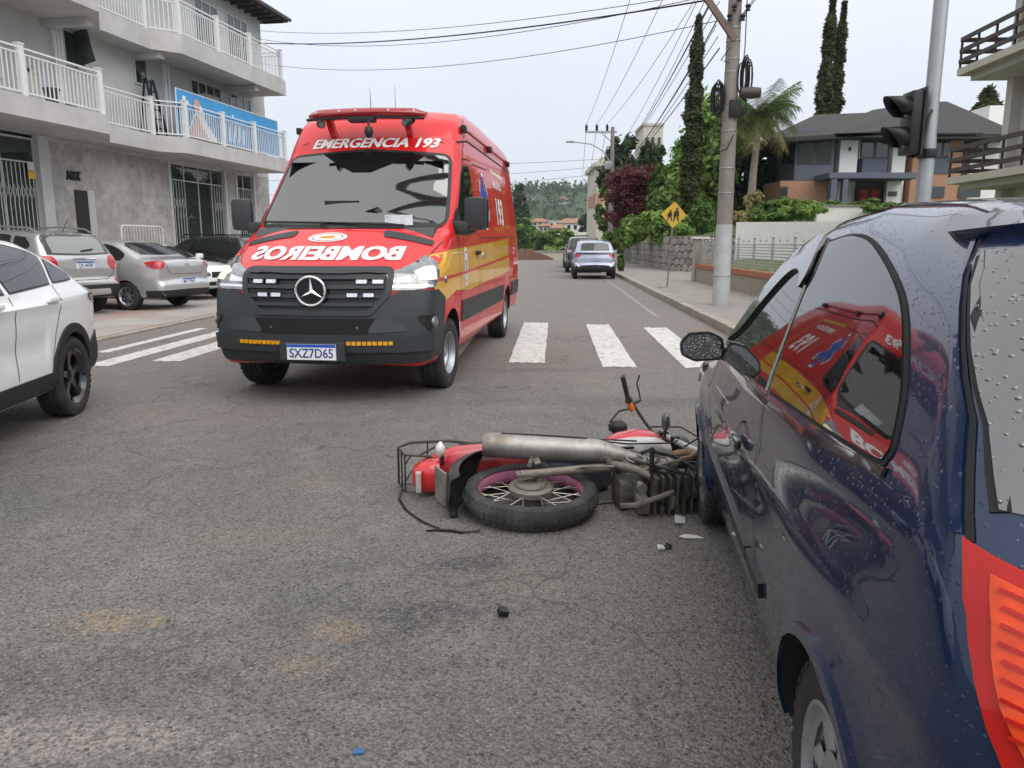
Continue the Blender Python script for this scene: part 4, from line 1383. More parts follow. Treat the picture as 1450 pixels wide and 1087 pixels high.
CC.patch('rear_window', [(141.2, 1.060), (138.8, 1.16), (134.7, 1.26), (131.0, 1.35), (129.4, 1.405), (150, 1.425), (180, 1.43), (210, 1.425), (230.6, 1.405), (229.0, 1.35), (225.3, 1.26), (221.2, 1.16), (218.8, 1.060), (200, 1.045), (180, 1.042), (160, 1.045)], 'C', CGR, off=0.006, res=(3, .05), x0=-2.0, skirt=.008)
CC.patch('spoiler_lip', [(118, 1.452), (121, 1.425), (135, 1.435), (180, 1.445), (225, 1.435), (239, 1.425), (242, 1.452), (180, 1.475)], 'C', NAVY, off=0.024, res=(3, .02), x0=-2.0, skirt=.035)
CC.patch('windscreen', round_poly([(-0.62, 1.06), (0.62, 1.06), (0.50, 1.42), (-0.50, 1.42)], .06), 'F', CGL, off=0.006, res=(.06, .06))
CC.patch('rear_bumper', [(118, .27), (118, .52), (128, .585), (180, .60), (232, .585), (242, .52), (242, .27)], 'C', NAVY, off=0.018, res=(4, .06), x0=-2.3, skirt=.03)
CC.patch('front_grille', [(-.3, .45), (.3, .45), (.3, .56), (-.3, .56)], 'F', GLB, off=.006, res=(.1, .06))
# ------------------------------------------------------------ other vehicles
WHITE = paint('car_white', (0.82, 0.83, 0.84), rough=0.3)
SILV = paint('car_silver', (0.50, 0.51, 0.52), metal=0.65, rough=0.33)
SILV2 = paint('car_silver_cool', (0.56, 0.57, 0.585), metal=0.6, rough=0.33)
DKGR = paint('car_charcoal', (0.018, 0.020, 0.022), metal=0.3, rough=0.3)
LILA = paint('car_pale_lilac', (0.36, 0.40, 0.52), metal=0.4, rough=0.33)
CLAD = mat('cladding_plastic', (0.020, 0.021, 0.022), 0.6, var=0.12, vscale=5)
TRED = mat('tail_red', (0.42, 0.012, 0.016), 0.15, var=0.3, vscale=25, coat=1.0)
TDRK = mat('tail_smoked', (0.10, 0.10, 0.105), 0.15, var=0.4, vscale=25, coat=1.0)
ALB = mat('alloy_black', (0.016, 0.016, 0.017), 0.22, metal=0.3, coat=1.0)
CGS = glass_mat('car_glass', (0.014, 0.017, 0.019), ior=1.8)
def tail(c, ax, pts, m, nm='tail_lamp', off=.008): return c.patch(nm, pts, ax, m, off=off, res=(.06, .04), skirt=.012)

def side_windows(c, polys, frame_m=None):
    for ax in ('L', 'R'):
        for p in polys:
            sp_ = smooth_poly(p)
            c.strip('window_seal', sp_, ax, 0.028, BLK, off=0.004, closed=True, skirt=.004, step=.1)
            c.patch('side_window', sp_, ax, CGS, off=0.006, res=(.08, .08), skirt=.004)
def seams(c, lines, ax=('L', 'R')):
    for a in ax:
        for l in lines: c.strip('door_seam', l, a, 0.008, SEAM, off=0.003, skirt=0)
def arches(c, axles, ra, wz, wd, m, off=.016):
    for ax in ('L', 'R'):
        for a_ in axles:
            c.strip('arch_cladding', [(a_ + (ra + wd / 2 - .004) * cos(a), wz + (ra + wd / 2 - .004) * sin(a)) for a in np.linspace(-0.12, pi + .12, 28)], ax, wd, m, off=off, skirt=.03)

# --- white coupe-roofed crossover leaving the frame
wh = Vector((sin(radians(8)), -cos(radians(8)), 0))
wl = Vector((cos(radians(8)), sin(radians(8)), 0))      # its left
rw = Vector((-3.70, 6.36, 0))
root = rw - wl * 0.80 + wh * 2.566
niv = thing('white_crossover', 'white coupe-style crossover with black alloy wheels and black wheel arch cladding', 'car', root, math.atan2(wh.y, wh.x))
np_ = [(0.60, 0.28, .05), (0.80, 0.34, .06), (0.86, 0.50, .08), (0.84, 0.72, .06), (0.72, 0.92, .1), (0.30, 1.02, .3), (-0.30, 1.08, .15), (-0.55, 1.16, .2), (-0.95, 1.38, .4), (-1.35, 1.49, .4), (-1.8, 1.505, .5), (-2.3, 1.46, .5), (-2.75, 1.33, .4), (-3.12, 1.14, .2), (-3.30, 1.06, .06), (-3.36, 0.92, .06), (-3.30, 0.70, .06), (-3.37, 0.56, .06), (-3.34, 0.36, .06), (-3.1, 0.30, .06)]
def nex(x, z):
    return 0.018 * np.exp(-((z - (0.93 - 0.02 * x)) / .03) ** 2) - 0.02 * np.exp(-((z - 0.66) / .10) ** 2) * ((x < -0.5) & (x > -2.1))
nsdf = HullSDF(np_, [(0.2, .80), (.4, .845), (.7, .865), (.95, .868), (1.05, .84), (1.25, .75), (1.5, .62)], [(-3.4, .90), (-2.9, .965), (-2.2, 1.0), (-.4, 1.0), (.3, .97), (.85, .86)], kf=.16, kr=.16, xm=(-2.2, -1), crown=.06, k=.09, r=.06, extra=nex)
NV = Car(niv, nsdf, dict(xa=-2.75, xb=0.2, zc=0.75, nx=110, na=120, nc=36), WHITE, axles=(0, -2.566), arch=(.37, .375), wellw=.28, halfw=.86, wz=.335)
for ax in (0, -2.566):
    for sd in (1, -1): wheel(niv, (ax, sd * 0.745, 0.332), sd, 0.332, 0.205, 0.225, ALB, 'spokes', n=5)
arches(NV, (0, -2.566), .37, .335, .075, CLAD)
side_windows(NV, [[(-0.80, 1.06, 1), (-0.75, 1.10, 1), (-1.05, 1.29), (-1.35, 1.395), (-1.48, 1.41, 1), (-1.56, 1.08, 1)], [(-1.64, 1.08, 1), (-1.56, 1.41, 1), (-1.9, 1.41), (-2.25, 1.355), (-2.40, 1.31, 1), (-2.32, 1.115, 1)], [(-2.40, 1.12, 1), (-2.47, 1.29, 1), (-2.62, 1.23), (-2.78, 1.155), (-2.74, 1.13)]])
for ax in ('L', 'R'):
    NV.patch('sill_cladding', [(-.38, .26), (-.38, .43), (-2.17, .43), (-2.17, .26)], ax, CLAD, off=.014, res=(.2, .06), skirt=.02)
    p, n = NV.hit(ax, -2.20, .985)
    mb = MB(); mb.box(p + n * .02, (.20, .035, .035), None, bev=.012); mb.build('door_handle', WHITE, niv, smooth=50)
    p, n = NV.hit(ax, -1.32, .985)
    mb = MB(); mb.box(p + n * .02, (.20, .035, .035), None, bev=.012); mb.build('door_handle', WHITE, niv, smooth=50)
    A = (lambda a: a) if ax == 'L' else (lambda a: 360 - a)
    NV.patch('tail_lamp', [(A(121), .995), (A(130), 1.03), (A(150), 1.035), (A(150), .945), (A(133), .90), (A(125), .93)], 'C', TDRK, off=.012, res=(3, .03), x0=-2.5, skirt=.02)
    sg = 1 if ax == 'L' else -1
    mb = MB(); mb.box((-0.72, sg * .98, 1.10), (.12, .2, .13), None, bev=.04); mb.build('door_mirror', WHITE, niv, smooth=50)
    NV.patch('headlamp', [(sg * 30, .74), (sg * 62, .80), (sg * 62, .88), (sg * 30, .82)], 'C', LMP, off=.006, res=(3, .03), x0=0)
seams(NV, [[(-.62, 1.02), (-.50, .7), (-.48, .45)], [(-1.60, 1.05), (-1.60, .45)], [(-2.36, 1.10), (-2.40, .98), (-2.22, .72), (-2.15, .5)]])
NV.patch('rear_bumper_cladding', [(100, .34), (104, .56), (118, .66), (128, .60), (180, .60), (232, .60), (242, .66), (256, .56), (260, .34)], 'C', CLAD, off=.014, res=(4, .05), x0=-2.75, skirt=.03)
NV.patch('rear_window', smooth_poly([(-.60, 1.16), (0, 1.15), (.60, 1.16), (.50, 1.38), (0, 1.40), (-.50, 1.38)]), 'B', CGS, off=.006, res=(.1, .05))
NV.patch('windscreen', smooth_poly([(-.66, 1.12), (0, 1.10), (.66, 1.12), (.55, 1.42), (0, 1.44), (-.55, 1.42)]), 'F', CGS, off=.006, res=(.1, .05))

def rear_common(c, root, num, px, pz, wd=.40, ht=.13):
    p, n = c.hit('B', 0, pz)
    R = Matrix(((0, 0, -1), (-1, 0, 0), (0, 1, 0)))
    plate(root, 'licence_plate', (p.x - .010, px, pz), R, wd, ht, num)

PH = math.atan2(0.36, -0.93)
# --- silver compact SUV parked nose to the building
trk = thing('silver_suv', 'silver compact SUV with roof rails and a rear wiper parked beside a silver sedan', 'car', (-11.42, 16.35, 0.03), PH)
tp = [(0.60, 0.30, .05), (0.78, 0.36, .06), (0.86, 0.52, .08), (0.85, 0.78, .08), (0.74, 0.98, .1), (0.30, 1.10, .3), (-0.25, 1.18, .15), (-0.50, 1.26, .2), (-0.95, 1.54, .4), (-1.35, 1.65, .4), (-1.9, 1.675, .5), (-2.6, 1.645, .4), (-3.00, 1.59, .08), (-3.14, 1.42, .15), (-3.32, 1.12, .1), (-3.36, 0.92, .06), (-3.34, 0.74, .05), (-3.42, 0.66, .05), (-3.41, 0.44, .06), (-3.25, 0.34, .06)]
tsdf = HullSDF(tp, [(.3, .82), (.5, .865), (.8, .885), (1.05, .878), (1.15, .85), (1.4, .77), (1.68, .65)], [(-3.45, .90), (-3.0, .96), (-2.3, 1.0), (-.4, 1.0), (.3, .97), (.85, .86)], kf=.16, kr=.10, xm=(-2.2, -1), crown=.06, k=.09, r=.06)
TK = Car(trk, tsdf, dict(xa=-2.75, xb=.2, zc=.85, nx=70, na=90, nc=32), SILV, axles=(0, -2.555), arch=(.37, .37), wellw=.28, halfw=.88, wz=.335)
for ax in (0, -2.555):
    for sd in (1, -1): wheel(trk, (ax, sd * .765, .335), sd, .335, .205, .22, SLV, 'spokes', n=6, tread=False)
side_windows(TK, [[(-.72, 1.18, 1), (-1.05, 1.44), (-1.38, 1.55, 1), (-1.50, 1.56, 1), (-1.55, 1.18, 1)], [(-1.63, 1.18, 1), (-1.58, 1.56, 1), (-2.1, 1.56), (-2.34, 1.54, 1), (-2.38, 1.21, 1)], [(-2.50, 1.26, 1), (-2.46, 1.53, 1), (-2.72, 1.50, 1), (-2.86, 1.34)]])
for ax in ('L', 'R'):
    sg = 1 if ax == 'L' else -1
    A = (lambda a: a) if sg > 0 else (lambda a: 360 - a)
    TK.patch('tail_lamp', smooth_poly([(A(117), 1.13), (A(124), 1.17), (A(136), 1.15), (A(141), 1.05), (A(140), .93), (A(134), .90), (A(126), .98)]), 'C', TRED, off=.014, res=(3, .03), x0=-2.6, skirt=.02)
    mb = MB(); mb.tube([(-1.0, sg * .60, 1.62), (-1.1, sg * .60, 1.70), (-2.0, sg * .60, 1.725), (-2.7, sg * .60, 1.685), (-2.85, sg * .60, 1.62)], .018, 6); mb.build('roof_rail', SLV, trk, smooth=50)
    TK.patch('fog_reflector', [(A(128), .62), (A(136), .62), (A(136), .70), (A(128), .70)], 'C', TRED, off=.02, res=(3, .03), x0=-2.6)
    mb = MB(); mb.box((-.70, sg * 1.0, 1.20), (.12, .2, .16), None, bev=.04); mb.build('door_mirror', SILV, trk, smooth=50)
TK.patch('rear_window_surround', smooth_poly([(-.69, 1.19, 1), (0, 1.17), (.69, 1.19, 1), (.60, 1.55), (0, 1.575), (-.60, 1.55)]), 'B', BLG, off=.006, res=(.08, .05))
TK.patch('rear_window', smooth_poly([(-.58, 1.215, 1), (0, 1.20), (.58, 1.215, 1), (.52, 1.50), (0, 1.52), (-.52, 1.50)]), 'B', glass_mat('rear_glass_pale', (0.20, 0.22, 0.22), ior=1.9), off=.010, res=(.08, .05))
p, n = TK.hit('B', 0, 1.24); p2, n2 = TK.hit('B', -.28, 1.27)
mb = MB(); mb.tube([p + n * .03, p2 + n2 * .03], .014, 6); mb.build('rear_wiper', BLK, trk)
TK.patch('lower_bumper', [(112, .36), (112, .62), (135, .60), (180, .60), (225, .60), (248, .62), (248, .36)], 'C', CLAD, off=.016, res=(4, .05), x0=-2.6, skirt=.03)
TK.patch('skid_plate', [(-.50, .42), (.50, .42), (.46, .52), (-.46, .52)], 'B', SILV2, off=.030, res=(.1, .05), skirt=.02)
TK.strip('tailgate_trim', [(-.28, 1.105), (.28, 1.105)], 'B', .022, CHR, off=.02, skirt=.015)
TK.strip('tailgate_seam', [(-.70, 1.15), (-.66, .80), (-.5, .70), (.5, .70), (.66, .80), (.70, 1.15)], 'B', .010, SEAM, off=.003, skirt=0)
rear_common(TK, trk, 'QIU4F80', 0, .985)
mb = MB(); mb.tube([(-2.70, -.1, 1.62), (-2.90, -.1, 1.90)], [.008, .003], 5); mb.build('antenna', BLK, trk)
mb = MB(); mb.tube([(-3.1, .42, .36), (-3.46, .42, .35)], .035, 10); mb.build('exhaust_tip', CHR, trk)

# --- silver sedan
sed = thing('silver_sedan', 'silver four-door sedan with wraparound red tail lamps parked beside the silver SUV', 'car', (-10.33, 17.85, 0.03), math.atan2(0.29, -0.957))
sp_ = [(0.60, 0.26, .05), (0.76, 0.30, .06), (0.82, 0.46, .08), (0.80, 0.68, .08), (0.68, 0.82, .1), (0.28, 0.95, .3), (-0.28, 1.03, .15), (-0.52, 1.10, .2), (-0.95, 1.36, .4), (-1.30, 1.46, .4), (-1.75, 1.485, .5), (-2.25, 1.43, .5), (-2.65, 1.25, .4), (-2.95, 1.12, .2), (-3.20, 1.09, .15), (-3.42, 1.06, .05), (-3.46, 0.92, .06), (-3.42, 0.66, .05), (-3.49, 0.56, .05), (-3.48, 0.36, .06), (-3.3, 0.28, .06)]
ssdf = HullSDF(sp_, [(.25, .78), (.45, .83), (.75, .85), (.98, .84), (1.08, .81), (1.3, .70), (1.5, .61)], [(-3.5, .90), (-3.0, .965), (-2.3, 1.0), (-.4, 1.0), (.3, .97), (.85, .86)], kf=.16, kr=.12, xm=(-2.2, -1), crown=.06, k=.08, r=.06)
SD = Car(sed, ssdf, dict(xa=-2.85, xb=.2, zc=.75, nx=80, na=96, nc=32), SILV2, axles=(0, -2.528), arch=(.335, .335), wellw=.28, halfw=.84, wz=.30)
for ax in (0, -2.528):
    for sd in (1, -1): wheel(sed, (ax, sd * .735, .30), sd, .30, .185, .195, SLV, 'spokes', n=7, tread=False)
side_windows(SD, [[(-.72, 1.03, 1), (-1.02, 1.27), (-1.32, 1.37, 1), (-1.45, 1.38, 1), (-1.50, 1.03, 1)], [(-1.58, 1.03, 1), (-1.53, 1.385, 1), (-1.9, 1.375), (-2.2, 1.32), (-2.50, 1.17), (-2.44, 1.06, 1)]])
for ax in ('L', 'R'):
    sg = 1 if ax == 'L' else -1
    A = (lambda a: a) if sg > 0 else (lambda a: 360 - a)
    SD.patch('tail_lamp', smooth_poly([(A(113), 1.00, 1), (A(124), 1.03), (A(137), 1.03, 1), (A(138), .96), (A(134), .88), (A(125), .88), (A(117), .93)]), 'C', TRED, off=.012, res=(3, .03), x0=-2.7, skirt=.02)
    mb = MB(); mb.box((-.70, sg * .95, 1.06), (.12, .2, .13), None, bev=.04); mb.build('door_mirror', SILV2, sed, smooth=50)
    for xx in (-1.32, -2.2):
        p, n = SD.hit(ax, xx, .92)
        mb = MB(); mb.box(p + n * .018, (.18, .03, .03), None, bev=.01); mb.build('door_handle', SILV2, sed, smooth=50)
seams(SD, [[(-1.54, 1.0), (-1.55, .35)], [(-2.46, 1.02), (-2.35, .75), (-2.15, .45)], [(-.6, 1.0), (-.5, .4)]])
SD.patch('rear_window', smooth_poly([(-.56, 1.17, 1), (0, 1.155), (.56, 1.17, 1), (.50, 1.385), (0, 1.41), (-.50, 1.385)]), 'B', CGS, off=.006, res=(.08, .04))
SD.patch('lower_bumper', [(112, .28), (112, .42), (180, .44), (248, .42), (248, .28)], 'C', CLAD, off=.012, res=(4, .05), x0=-2.7, skirt=.03)
SD.strip('boot_seam', [(-.62, 1.07), (-.56, .86), (-.48, .76), (.48, .76), (.56, .86), (.62, 1.07)], 'B', .010, SEAM, off=.003, skirt=0)
SD.strip('boot_emblem', [(-.06, .955), (.06, .955)], 'B', .035, mat('emblem_gold', (.5, .38, .12), .25, metal=.8), off=.012)
rear_common(SD, sed, 'MLC7F41', 0, .60)

# --- dark SUV and white hatchback further along the row
def simple_car(name, label, loc, rz, m, H=1.5, Lr=3.35, wb=2.55, hw=.85, belt=1.02, boxy=0.0, rims=SLV, front=False, rails=False):
    t = thing(name, label, 'car', loc, rz)
    s_ = H / 1.5
    pr = [(.60, .27, .05), (.78, .32, .06), (.84, .5, .08), (.82, .74 * s_, .08), (.70, .9 * s_, .1), (.28, 1.0 * s_, .3), (-.3, 1.07 * s_, .15), (-.55, 1.15 * s_, .2), (-.97, 1.38 * s_, .4), (-1.33, 1.475 * s_, .4), (-1.8, H, .5), (-2.4, (1.47 + .02 * boxy) * s_, .4), (-2.85 - .1 * boxy, (1.36 + .08 * boxy) * s_, .15), (-Lr + .12, 1.06 * s_, .1), (-Lr + .05, .85, .08), (-Lr + .04, .66, .05), (-Lr - .03, .56, .05), (-Lr - .02, .38, .06), (-Lr + .2, .3, .06)]
    sd_ = HullSDF(pr, [(.25, hw - .06), (.45, hw - .01), (.8, hw), (belt - .03, hw - .01), (belt + .08, hw - .04), (1.3 * s_, hw - .15), (1.52 * s_, hw - .24)], [(-Lr - .05, .9), (-2.9, .96), (-2.3, 1), (-.4, 1), (.3, .97), (.85, .86)], kf=.16, kr=.12, xm=(-2.2, -1), crown=.06, k=.08, r=.06)
    c = Car(t, sd_, dict(xa=-2.7, xb=.2, zc=.78, nx=60, na=80, nc=26), m, axles=(0, -wb), arch=(.35, .35), wellw=.27, halfw=hw, wz=.315)
    for ax in (0, -wb):
        for sd in (1, -1): wheel(t, (ax, sd * (hw - .10), .315), sd, .315, .19, .20, rims, 'spokes', n=5, tread=False)
    b = belt + .02
    side_windows(c, [[(-.74, b, 1), (-1.03, 1.27 * s_), (-1.33, 1.385 * s_, 1), (-1.47, 1.40 * s_, 1), (-1.52, b, 1)], [(-1.60, b, 1), (-1.55, 1.40 * s_, 1), (-2.0, 1.395 * s_), (-2.30, 1.35 * s_, 1), (-2.36, b + .03, 1)], [(-2.44, b + .06, 1), (-2.40, 1.34 * s_, 1), (-2.62, 1.27 * s_), (-2.72, b + .12)]])
    c.patch('rear_window', smooth_poly([(-.58, 1.10 * s_, 1), (0, 1.09 * s_), (.58, 1.10 * s_, 1), (.50, 1.36 * s_), (0, 1.38 * s_), (-.50, 1.36 * s_)]), 'B', CGS, off=.006, res=(.1, .05))
    c.patch('windscreen', smooth_poly([(-.62, 1.12 * s_, 1), (0, 1.11 * s_), (.62, 1.12 * s_, 1), (.53, 1.40 * s_), (0, 1.42 * s_), (-.53, 1.40 * s_)]), 'F', CGS, off=.006, res=(.1, .05))
    for sg in (1, -1):
        A = (lambda a: a) if sg > 0 else (lambda a: 360 - a)
        c.patch('headlamp', smooth_poly([(sg * 32, .64 * s_), (sg * 60, .70 * s_), (sg * 62, .80 * s_), (sg * 34, .76 * s_)]), 'C', LMP, off=.008, res=(3, .03), x0=0)
        c.patch('tail_lamp', smooth_poly([(A(116), .92 * s_), (A(126), .98 * s_), (A(140), .96 * s_), (A(138), .86 * s_), (A(122), .82 * s_)]), 'C', TRED, off=.010, res=(3, .03), x0=-2.6)
        mb = MB(); mb.box((-.70, sg * (hw + .1), belt + .05), (.12, .2, .14), None, bev=.04); mb.build('door_mirror', m, t, smooth=50)
        if rails:
            mb = MB(); mb.tube([(-1.0, sg * .56, H - .06), (-1.1, sg * .56, H + .03), (-2.4, sg * .56, H + .02), (-2.5, sg * .56, H - .06)], .018, 6); mb.build('roof_rail', BLK, t, smooth=50)
    c.patch('front_grille', [(-.42, .56), (.42, .56), (.40, .70), (-.40, .70)], 'F', GLB, off=.006, res=(.1, .05))
    c.patch('lower_grille', [(-.5, .36), (.5, .36), (.5, .46), (-.5, .46)], 'F', GLB, off=.006, res=(.1, .05))
    c.patch('lower_bumper', [(112, .30), (112, .42), (180, .44), (248, .42), (248, .30)], 'C', CLAD, off=.012, res=(4, .05), x0=-2.6, skirt=.03)
    return t, c
simple_car('charcoal_suv', 'charcoal SUV with roof rails parked past the silver sedan by the shopfront', (-10.1, 22.8, .03), math.atan2(.25, -.97), DKGR, H=1.62, boxy=1, rails=True, belt=1.06)
simple_car('white_hatchback', 'white hatchback parked nose out between the silver sedan and the fire van', (-8.1, 20.0, .03), math.atan2(-.32, .95), WHITE, H=1.40)

# --- cars at the right kerb ahead
byd, BY = simple_car('lilac_hatchback', 'pale lilac electric hatchback with black rear glass band parked at the kerb', RD(32.4 + 2.7, 1.62), pi / 2 - RA, LILA, H=1.57, Lr=3.42, wb=2.7, hw=.885, boxy=.8)
BY.patch('rear_light_band', smooth_poly([(-.76, 1.0, 1), (0, .985), (.76, 1.0, 1), (.74, 1.07, 1), (0, 1.075), (-.74, 1.07, 1)]), 'B', BLG, off=.014, res=(.1, .05))
BY.patch('rear_diffuser', [(118, .33), (118, .46), (150, .56), (180, .58), (210, .56), (242, .46), (242, .33)], 'C', CLAD, off=.018, res=(4, .05), x0=-2.6, skirt=.03)
for sg in (1, -1): BY.patch('bumper_accent', [(sg * .60, .50), (sg * .66, .50), (sg * .80, .68), (sg * .74, .70)], 'B', WHITE, off=.03, res=(.1, .05))
rear_common(BY, byd, '', 0, .66)
simple_car('black_suv', 'black SUV parked ahead of the pale lilac hatchback', RD(39.5 + 2.6, 1.45), pi / 2 - RA, DKGR, H=1.78, Lr=3.5, wb=2.7, hw=.92, boxy=1.2, belt=1.1)
simple_car('dark_green_car', 'dark grey car parked ahead of the black SUV at the kerb', RD(47 + 2.6, 1.35), pi / 2 - RA, paint('car_dark_teal', (.03, .05, .05), metal=.3), H=1.5)
# ------------------------------------------------------------ fallen motorcycle (local: x forward from rear axle, y left, z up, then laid on its left side)
mb_, mt_ = radians(8), radians(4)
H0, MS = 0.066, 1.13
moto = thing('fallen_motorcycle', 'dirty red motorcycle with pink wheel rims lying on its side against the blue hatchback', 'motorcycle')
_x = Vector((cos(mb_), sin(mb_), 0))
_z = Vector((-sin(mb_) * cos(mt_), cos(mb_) * cos(mt_), sin(mt_)))
_y = _z.cross(_x)
moto.matrix_world = Matrix.Translation((0.15, 3.625, H0)) @ Matrix((_x, _y, _z)).transposed().to_4x4() @ Matrix.Scale(MS, 4)
DIRT = (0.19, 0.165, 0.13)
MRED = mat('bike_red', (0.50, 0.022, 0.04), 0.3, var=0.12, vscale=7, coat=0.7, dirt=(0.33, 0.22, 0.19), damt=0.5, dscale=6)
PINK = mat('rim_pink', (0.42, 0.13, 0.25), 0.5, metal=0.2, var=0.3, vscale=14, dirt=DIRT, damt=0.6, dscale=18)
MUD = mat('dusty_metal', (0.22, 0.20, 0.17), 0.6, metal=0.4, var=0.3, vscale=16, bump=0.3, bscale=80, dirt=(0.10, 0.085, 0.06), damt=0.6, dscale=12)
MUDL = mat('muffler_steel', (0.34, 0.325, 0.30), 0.42, metal=0.6, var=0.35, vscale=7, bump=0.12, bscale=50, dirt=(0.15, 0.115, 0.085), damt=0.92, dscale=4)
RUST = mat('header_rust', (0.28, 0.19, 0.13), 0.6, metal=0.5, var=0.3, vscale=12, dirt=(0.16, 0.07, 0.03), damt=0.7, dscale=9)
MBLK = mat('bike_black', (0.016, 0.016, 0.017), 0.5, var=0.3, vscale=12, dirt=(0.10, 0.09, 0.075), damt=0.45, dscale=8)
ENG = mat('engine_alloy', (0.13, 0.12, 0.10), 0.6, metal=0.45, var=0.4, vscale=20, bump=0.4, bscale=60, dirt=(0.04, 0.035, 0.03), damt=0.8, dscale=14)
MRUB = mat('bike_tyre', (0.030, 0.031, 0.033), 0.8, var=0.2, vscale=20, bump=0.2, bscale=90, dirt=(0.13, 0.125, 0.115), damt=0.5, dscale=7)
def bike_wheel(x, hub_r):
    r, tw = 0.322, 0.050
    mb = MB()
    prof = []
    for k in range(15):
        a = -2.25 + 4.5 * k / 14
        prof.append((r - 0.044 + 0.044 * cos(a), tw * 1.05 * sin(a)))
    mb.lathe(prof, 64, 'y')
    for k in range(58):                                    # tread blocks
        a = 2 * pi * k / 58
        R = Ry(-a)
        for sy, dz in ((0.030, 0.0), (-0.030, 0.012), (0.0, 0.006)):
            tl = Rx(math.atan2(sy, 0.05)) if False else Matrix.Rotation(sy * 14, 3, 'Z')
            q = Vector((r - 0.004 - abs(sy) * 0.36, sy, dz))
            mb.box(R @ q, (0.014, 0.026, 0.021), R @ tl)
    t = mb.build('wheel', MRUB, moto, smooth=40)
    t.location = (x, 0, 0.315)
    mb = MB()
    mb.lathe([(0.252, -.032), (0.272, -.034), (0.270, -.025), (0.254, -.018), (0.248, 0.0), (0.254, .018), (0.270, .025), (0.272, .034), (0.252, .032), (0.243, .020), (0.238, 0.0), (0.243, -.020)], 64, 'y', closed=True)
    mb.build('rim', PINK, t, smooth=35)
    for k in range(30):
        a = 2 * pi * k / 30
        sy = -.030 if k % 2 else .030
        off = (0.55 if (k // 2) % 2 else -0.55)
        mb = MB()
        mb.tube([(0.055 * cos(a + off), sy, 0.055 * sin(a + off)), (0.236 * cos(a), sy * 0.15, 0.236 * sin(a))], 0.0020, 4)
        mb.build('spoke', mat('spoke_steel', (0.42, 0.40, 0.36), .45, metal=.7, var=.2), t)
    mb = MB()
    mb.lathe([(0.0, -.062), (0.028, -.060), (0.033, -.050), (hub_r, -.046), (hub_r + .006, -.040), (hub_r + .004, -.015), (.05, -.010), (.045, .04), (.06, .045), (0, .05)], 32, 'y')
    mb.build('hub_drum', MUD, t, smooth=35)
    return t
wr = bike_wheel(0.0, 0.102)
mb = MB(); mb.lathe([(0.030, -.066), (0.070, -.064), (0.076, -.052)], 28, 'y'); mb.bar((0.02, -.066, .02), (0.085, -.072, .075), .018, .010); mb.build('brake_plate', MUD, wr, smooth=35)
wf = bike_wheel(1.10, 0.075)
# swing arm, shocks, frame
for sy in (-.105, .105):
    mb = MB(); mb.tube([(-.05, sy, .315), (.05, sy, .318), (.25, sy, .345), (.50, sy * .9, .38)], [.017, .020, .021, .022], 10); mb.box((-.02, sy, .315), (.10, .012, .05)); mb.build('swing_arm', MUD, moto, smooth=45)
    mb = MB(); mb.tube([(.00, sy * 1.25, .36), (.10, sy * 1.25, .72)], .012, 8)
    mb.tube([(.012 + .09 * k / 60 + .026 * cos(k * .9) * .0, sy * 1.25 + .026 * cos(k * .9), .40 + .28 * k / 60 + .008 * sin(k * .9)) for k in range(60)], .005, 5); mb.build('shock_absorber', MUD, moto, smooth=50)
mb = MB()
for sy in (-.10, .10): mb.tube([(.98, sy * .2, .86), (.80, sy * .5, .72), (.50, sy, .66), (.10, sy, .72), (-.32, sy, .70)], .014, 8)
mb.tube([(.98, 0, .80), (.99, 0, .55), (.90, 0, .26)], .016, 8)
mb.build('frame', MBLK, moto, smooth=50)
# engine
mb = MB()
mb.box((.60, .0, .33), (.32, .15, .17), None, bev=.04)
mb.box((.80, .0, .36), (.20, .15, .18), None, bev=.05)
mb.lathe([(0, -.155), (.065, -.15), (.095, -.135), (.105, -.10), (.105, 0)], 26, 'y', (.58, 0, .33))
mb.lathe([(0, -.150), (.055, -.145), (.075, -.13), (.08, -.06)], 26, 'y', (.80, 0, .35))
eng = mb.build('engine_case', ENG, moto, smooth=40)
Rc = Ry(radians(24))
for k in range(9):
    mb = MB(); mb.box(Vector((.83, -.01, .44)) + Rc @ Vector((0, 0, .018 + k * .021)), (.16 - .004 * k, .19 - .006 * k, .009), Rc); mb.build('cooling_fin', ENG, eng)
mb = MB(); mb.box(Vector((.83, -.01, .44)) + Rc @ Vector((0, 0, .10)), (.11, .13, .2), Rc); mb.box(Vector((.83, -.01, .44)) + Rc @ Vector((0, 0, .235)), (.15, .14, .07), Rc, bev=.02); mb.build('cylinder', ENG, eng, smooth=40)
mb = MB(); mb.lathe([(.045, -.157), (.06, -.160), (.07, -.157)], 24, 'y', (.58, 0, .33)); mb.build('cover_ring', MUD, eng, smooth=50)
for (cx, cz, rr, nb) in ((.58, .33, .088, 7), (.80, .35, .066, 5)):
    for k in range(nb):
        a = 2 * pi * k / nb + .2
        mb = MB(); mb.lathe([(0, -.152), (.008, -.152), (.009, -.130)], 6, 'y', (cx + rr * cos(a), 0, cz + rr * sin(a))); mb.build('bolt', MUD, eng)
er = random.Random(5)
for k in range(26):                         # castings, brackets and covers of the dirty engine underside
    x, z, y = er.uniform(.46, 1.0), er.uniform(.12, .42), er.uniform(-.13, .02)
    mb = MB()
    if k % 3 == 0: mb.lathe([(0, -.03), (er.uniform(.015, .04), -.028), (er.uniform(.02, .045), .03), (0, .03)], 12, er.choice('xyz'), (x, y, z))
    else: mb.box((x, y, z), (er.uniform(.025, .08), er.uniform(.04, .12), er.uniform(.02, .09)), Ry(er.uniform(-.6, .6)) @ Rx(er.uniform(-.4, .4)), bev=.006)
    mb.build('casting', (MUD, ENG, MUDL, MBLK)[k % 4], eng, smooth=40)
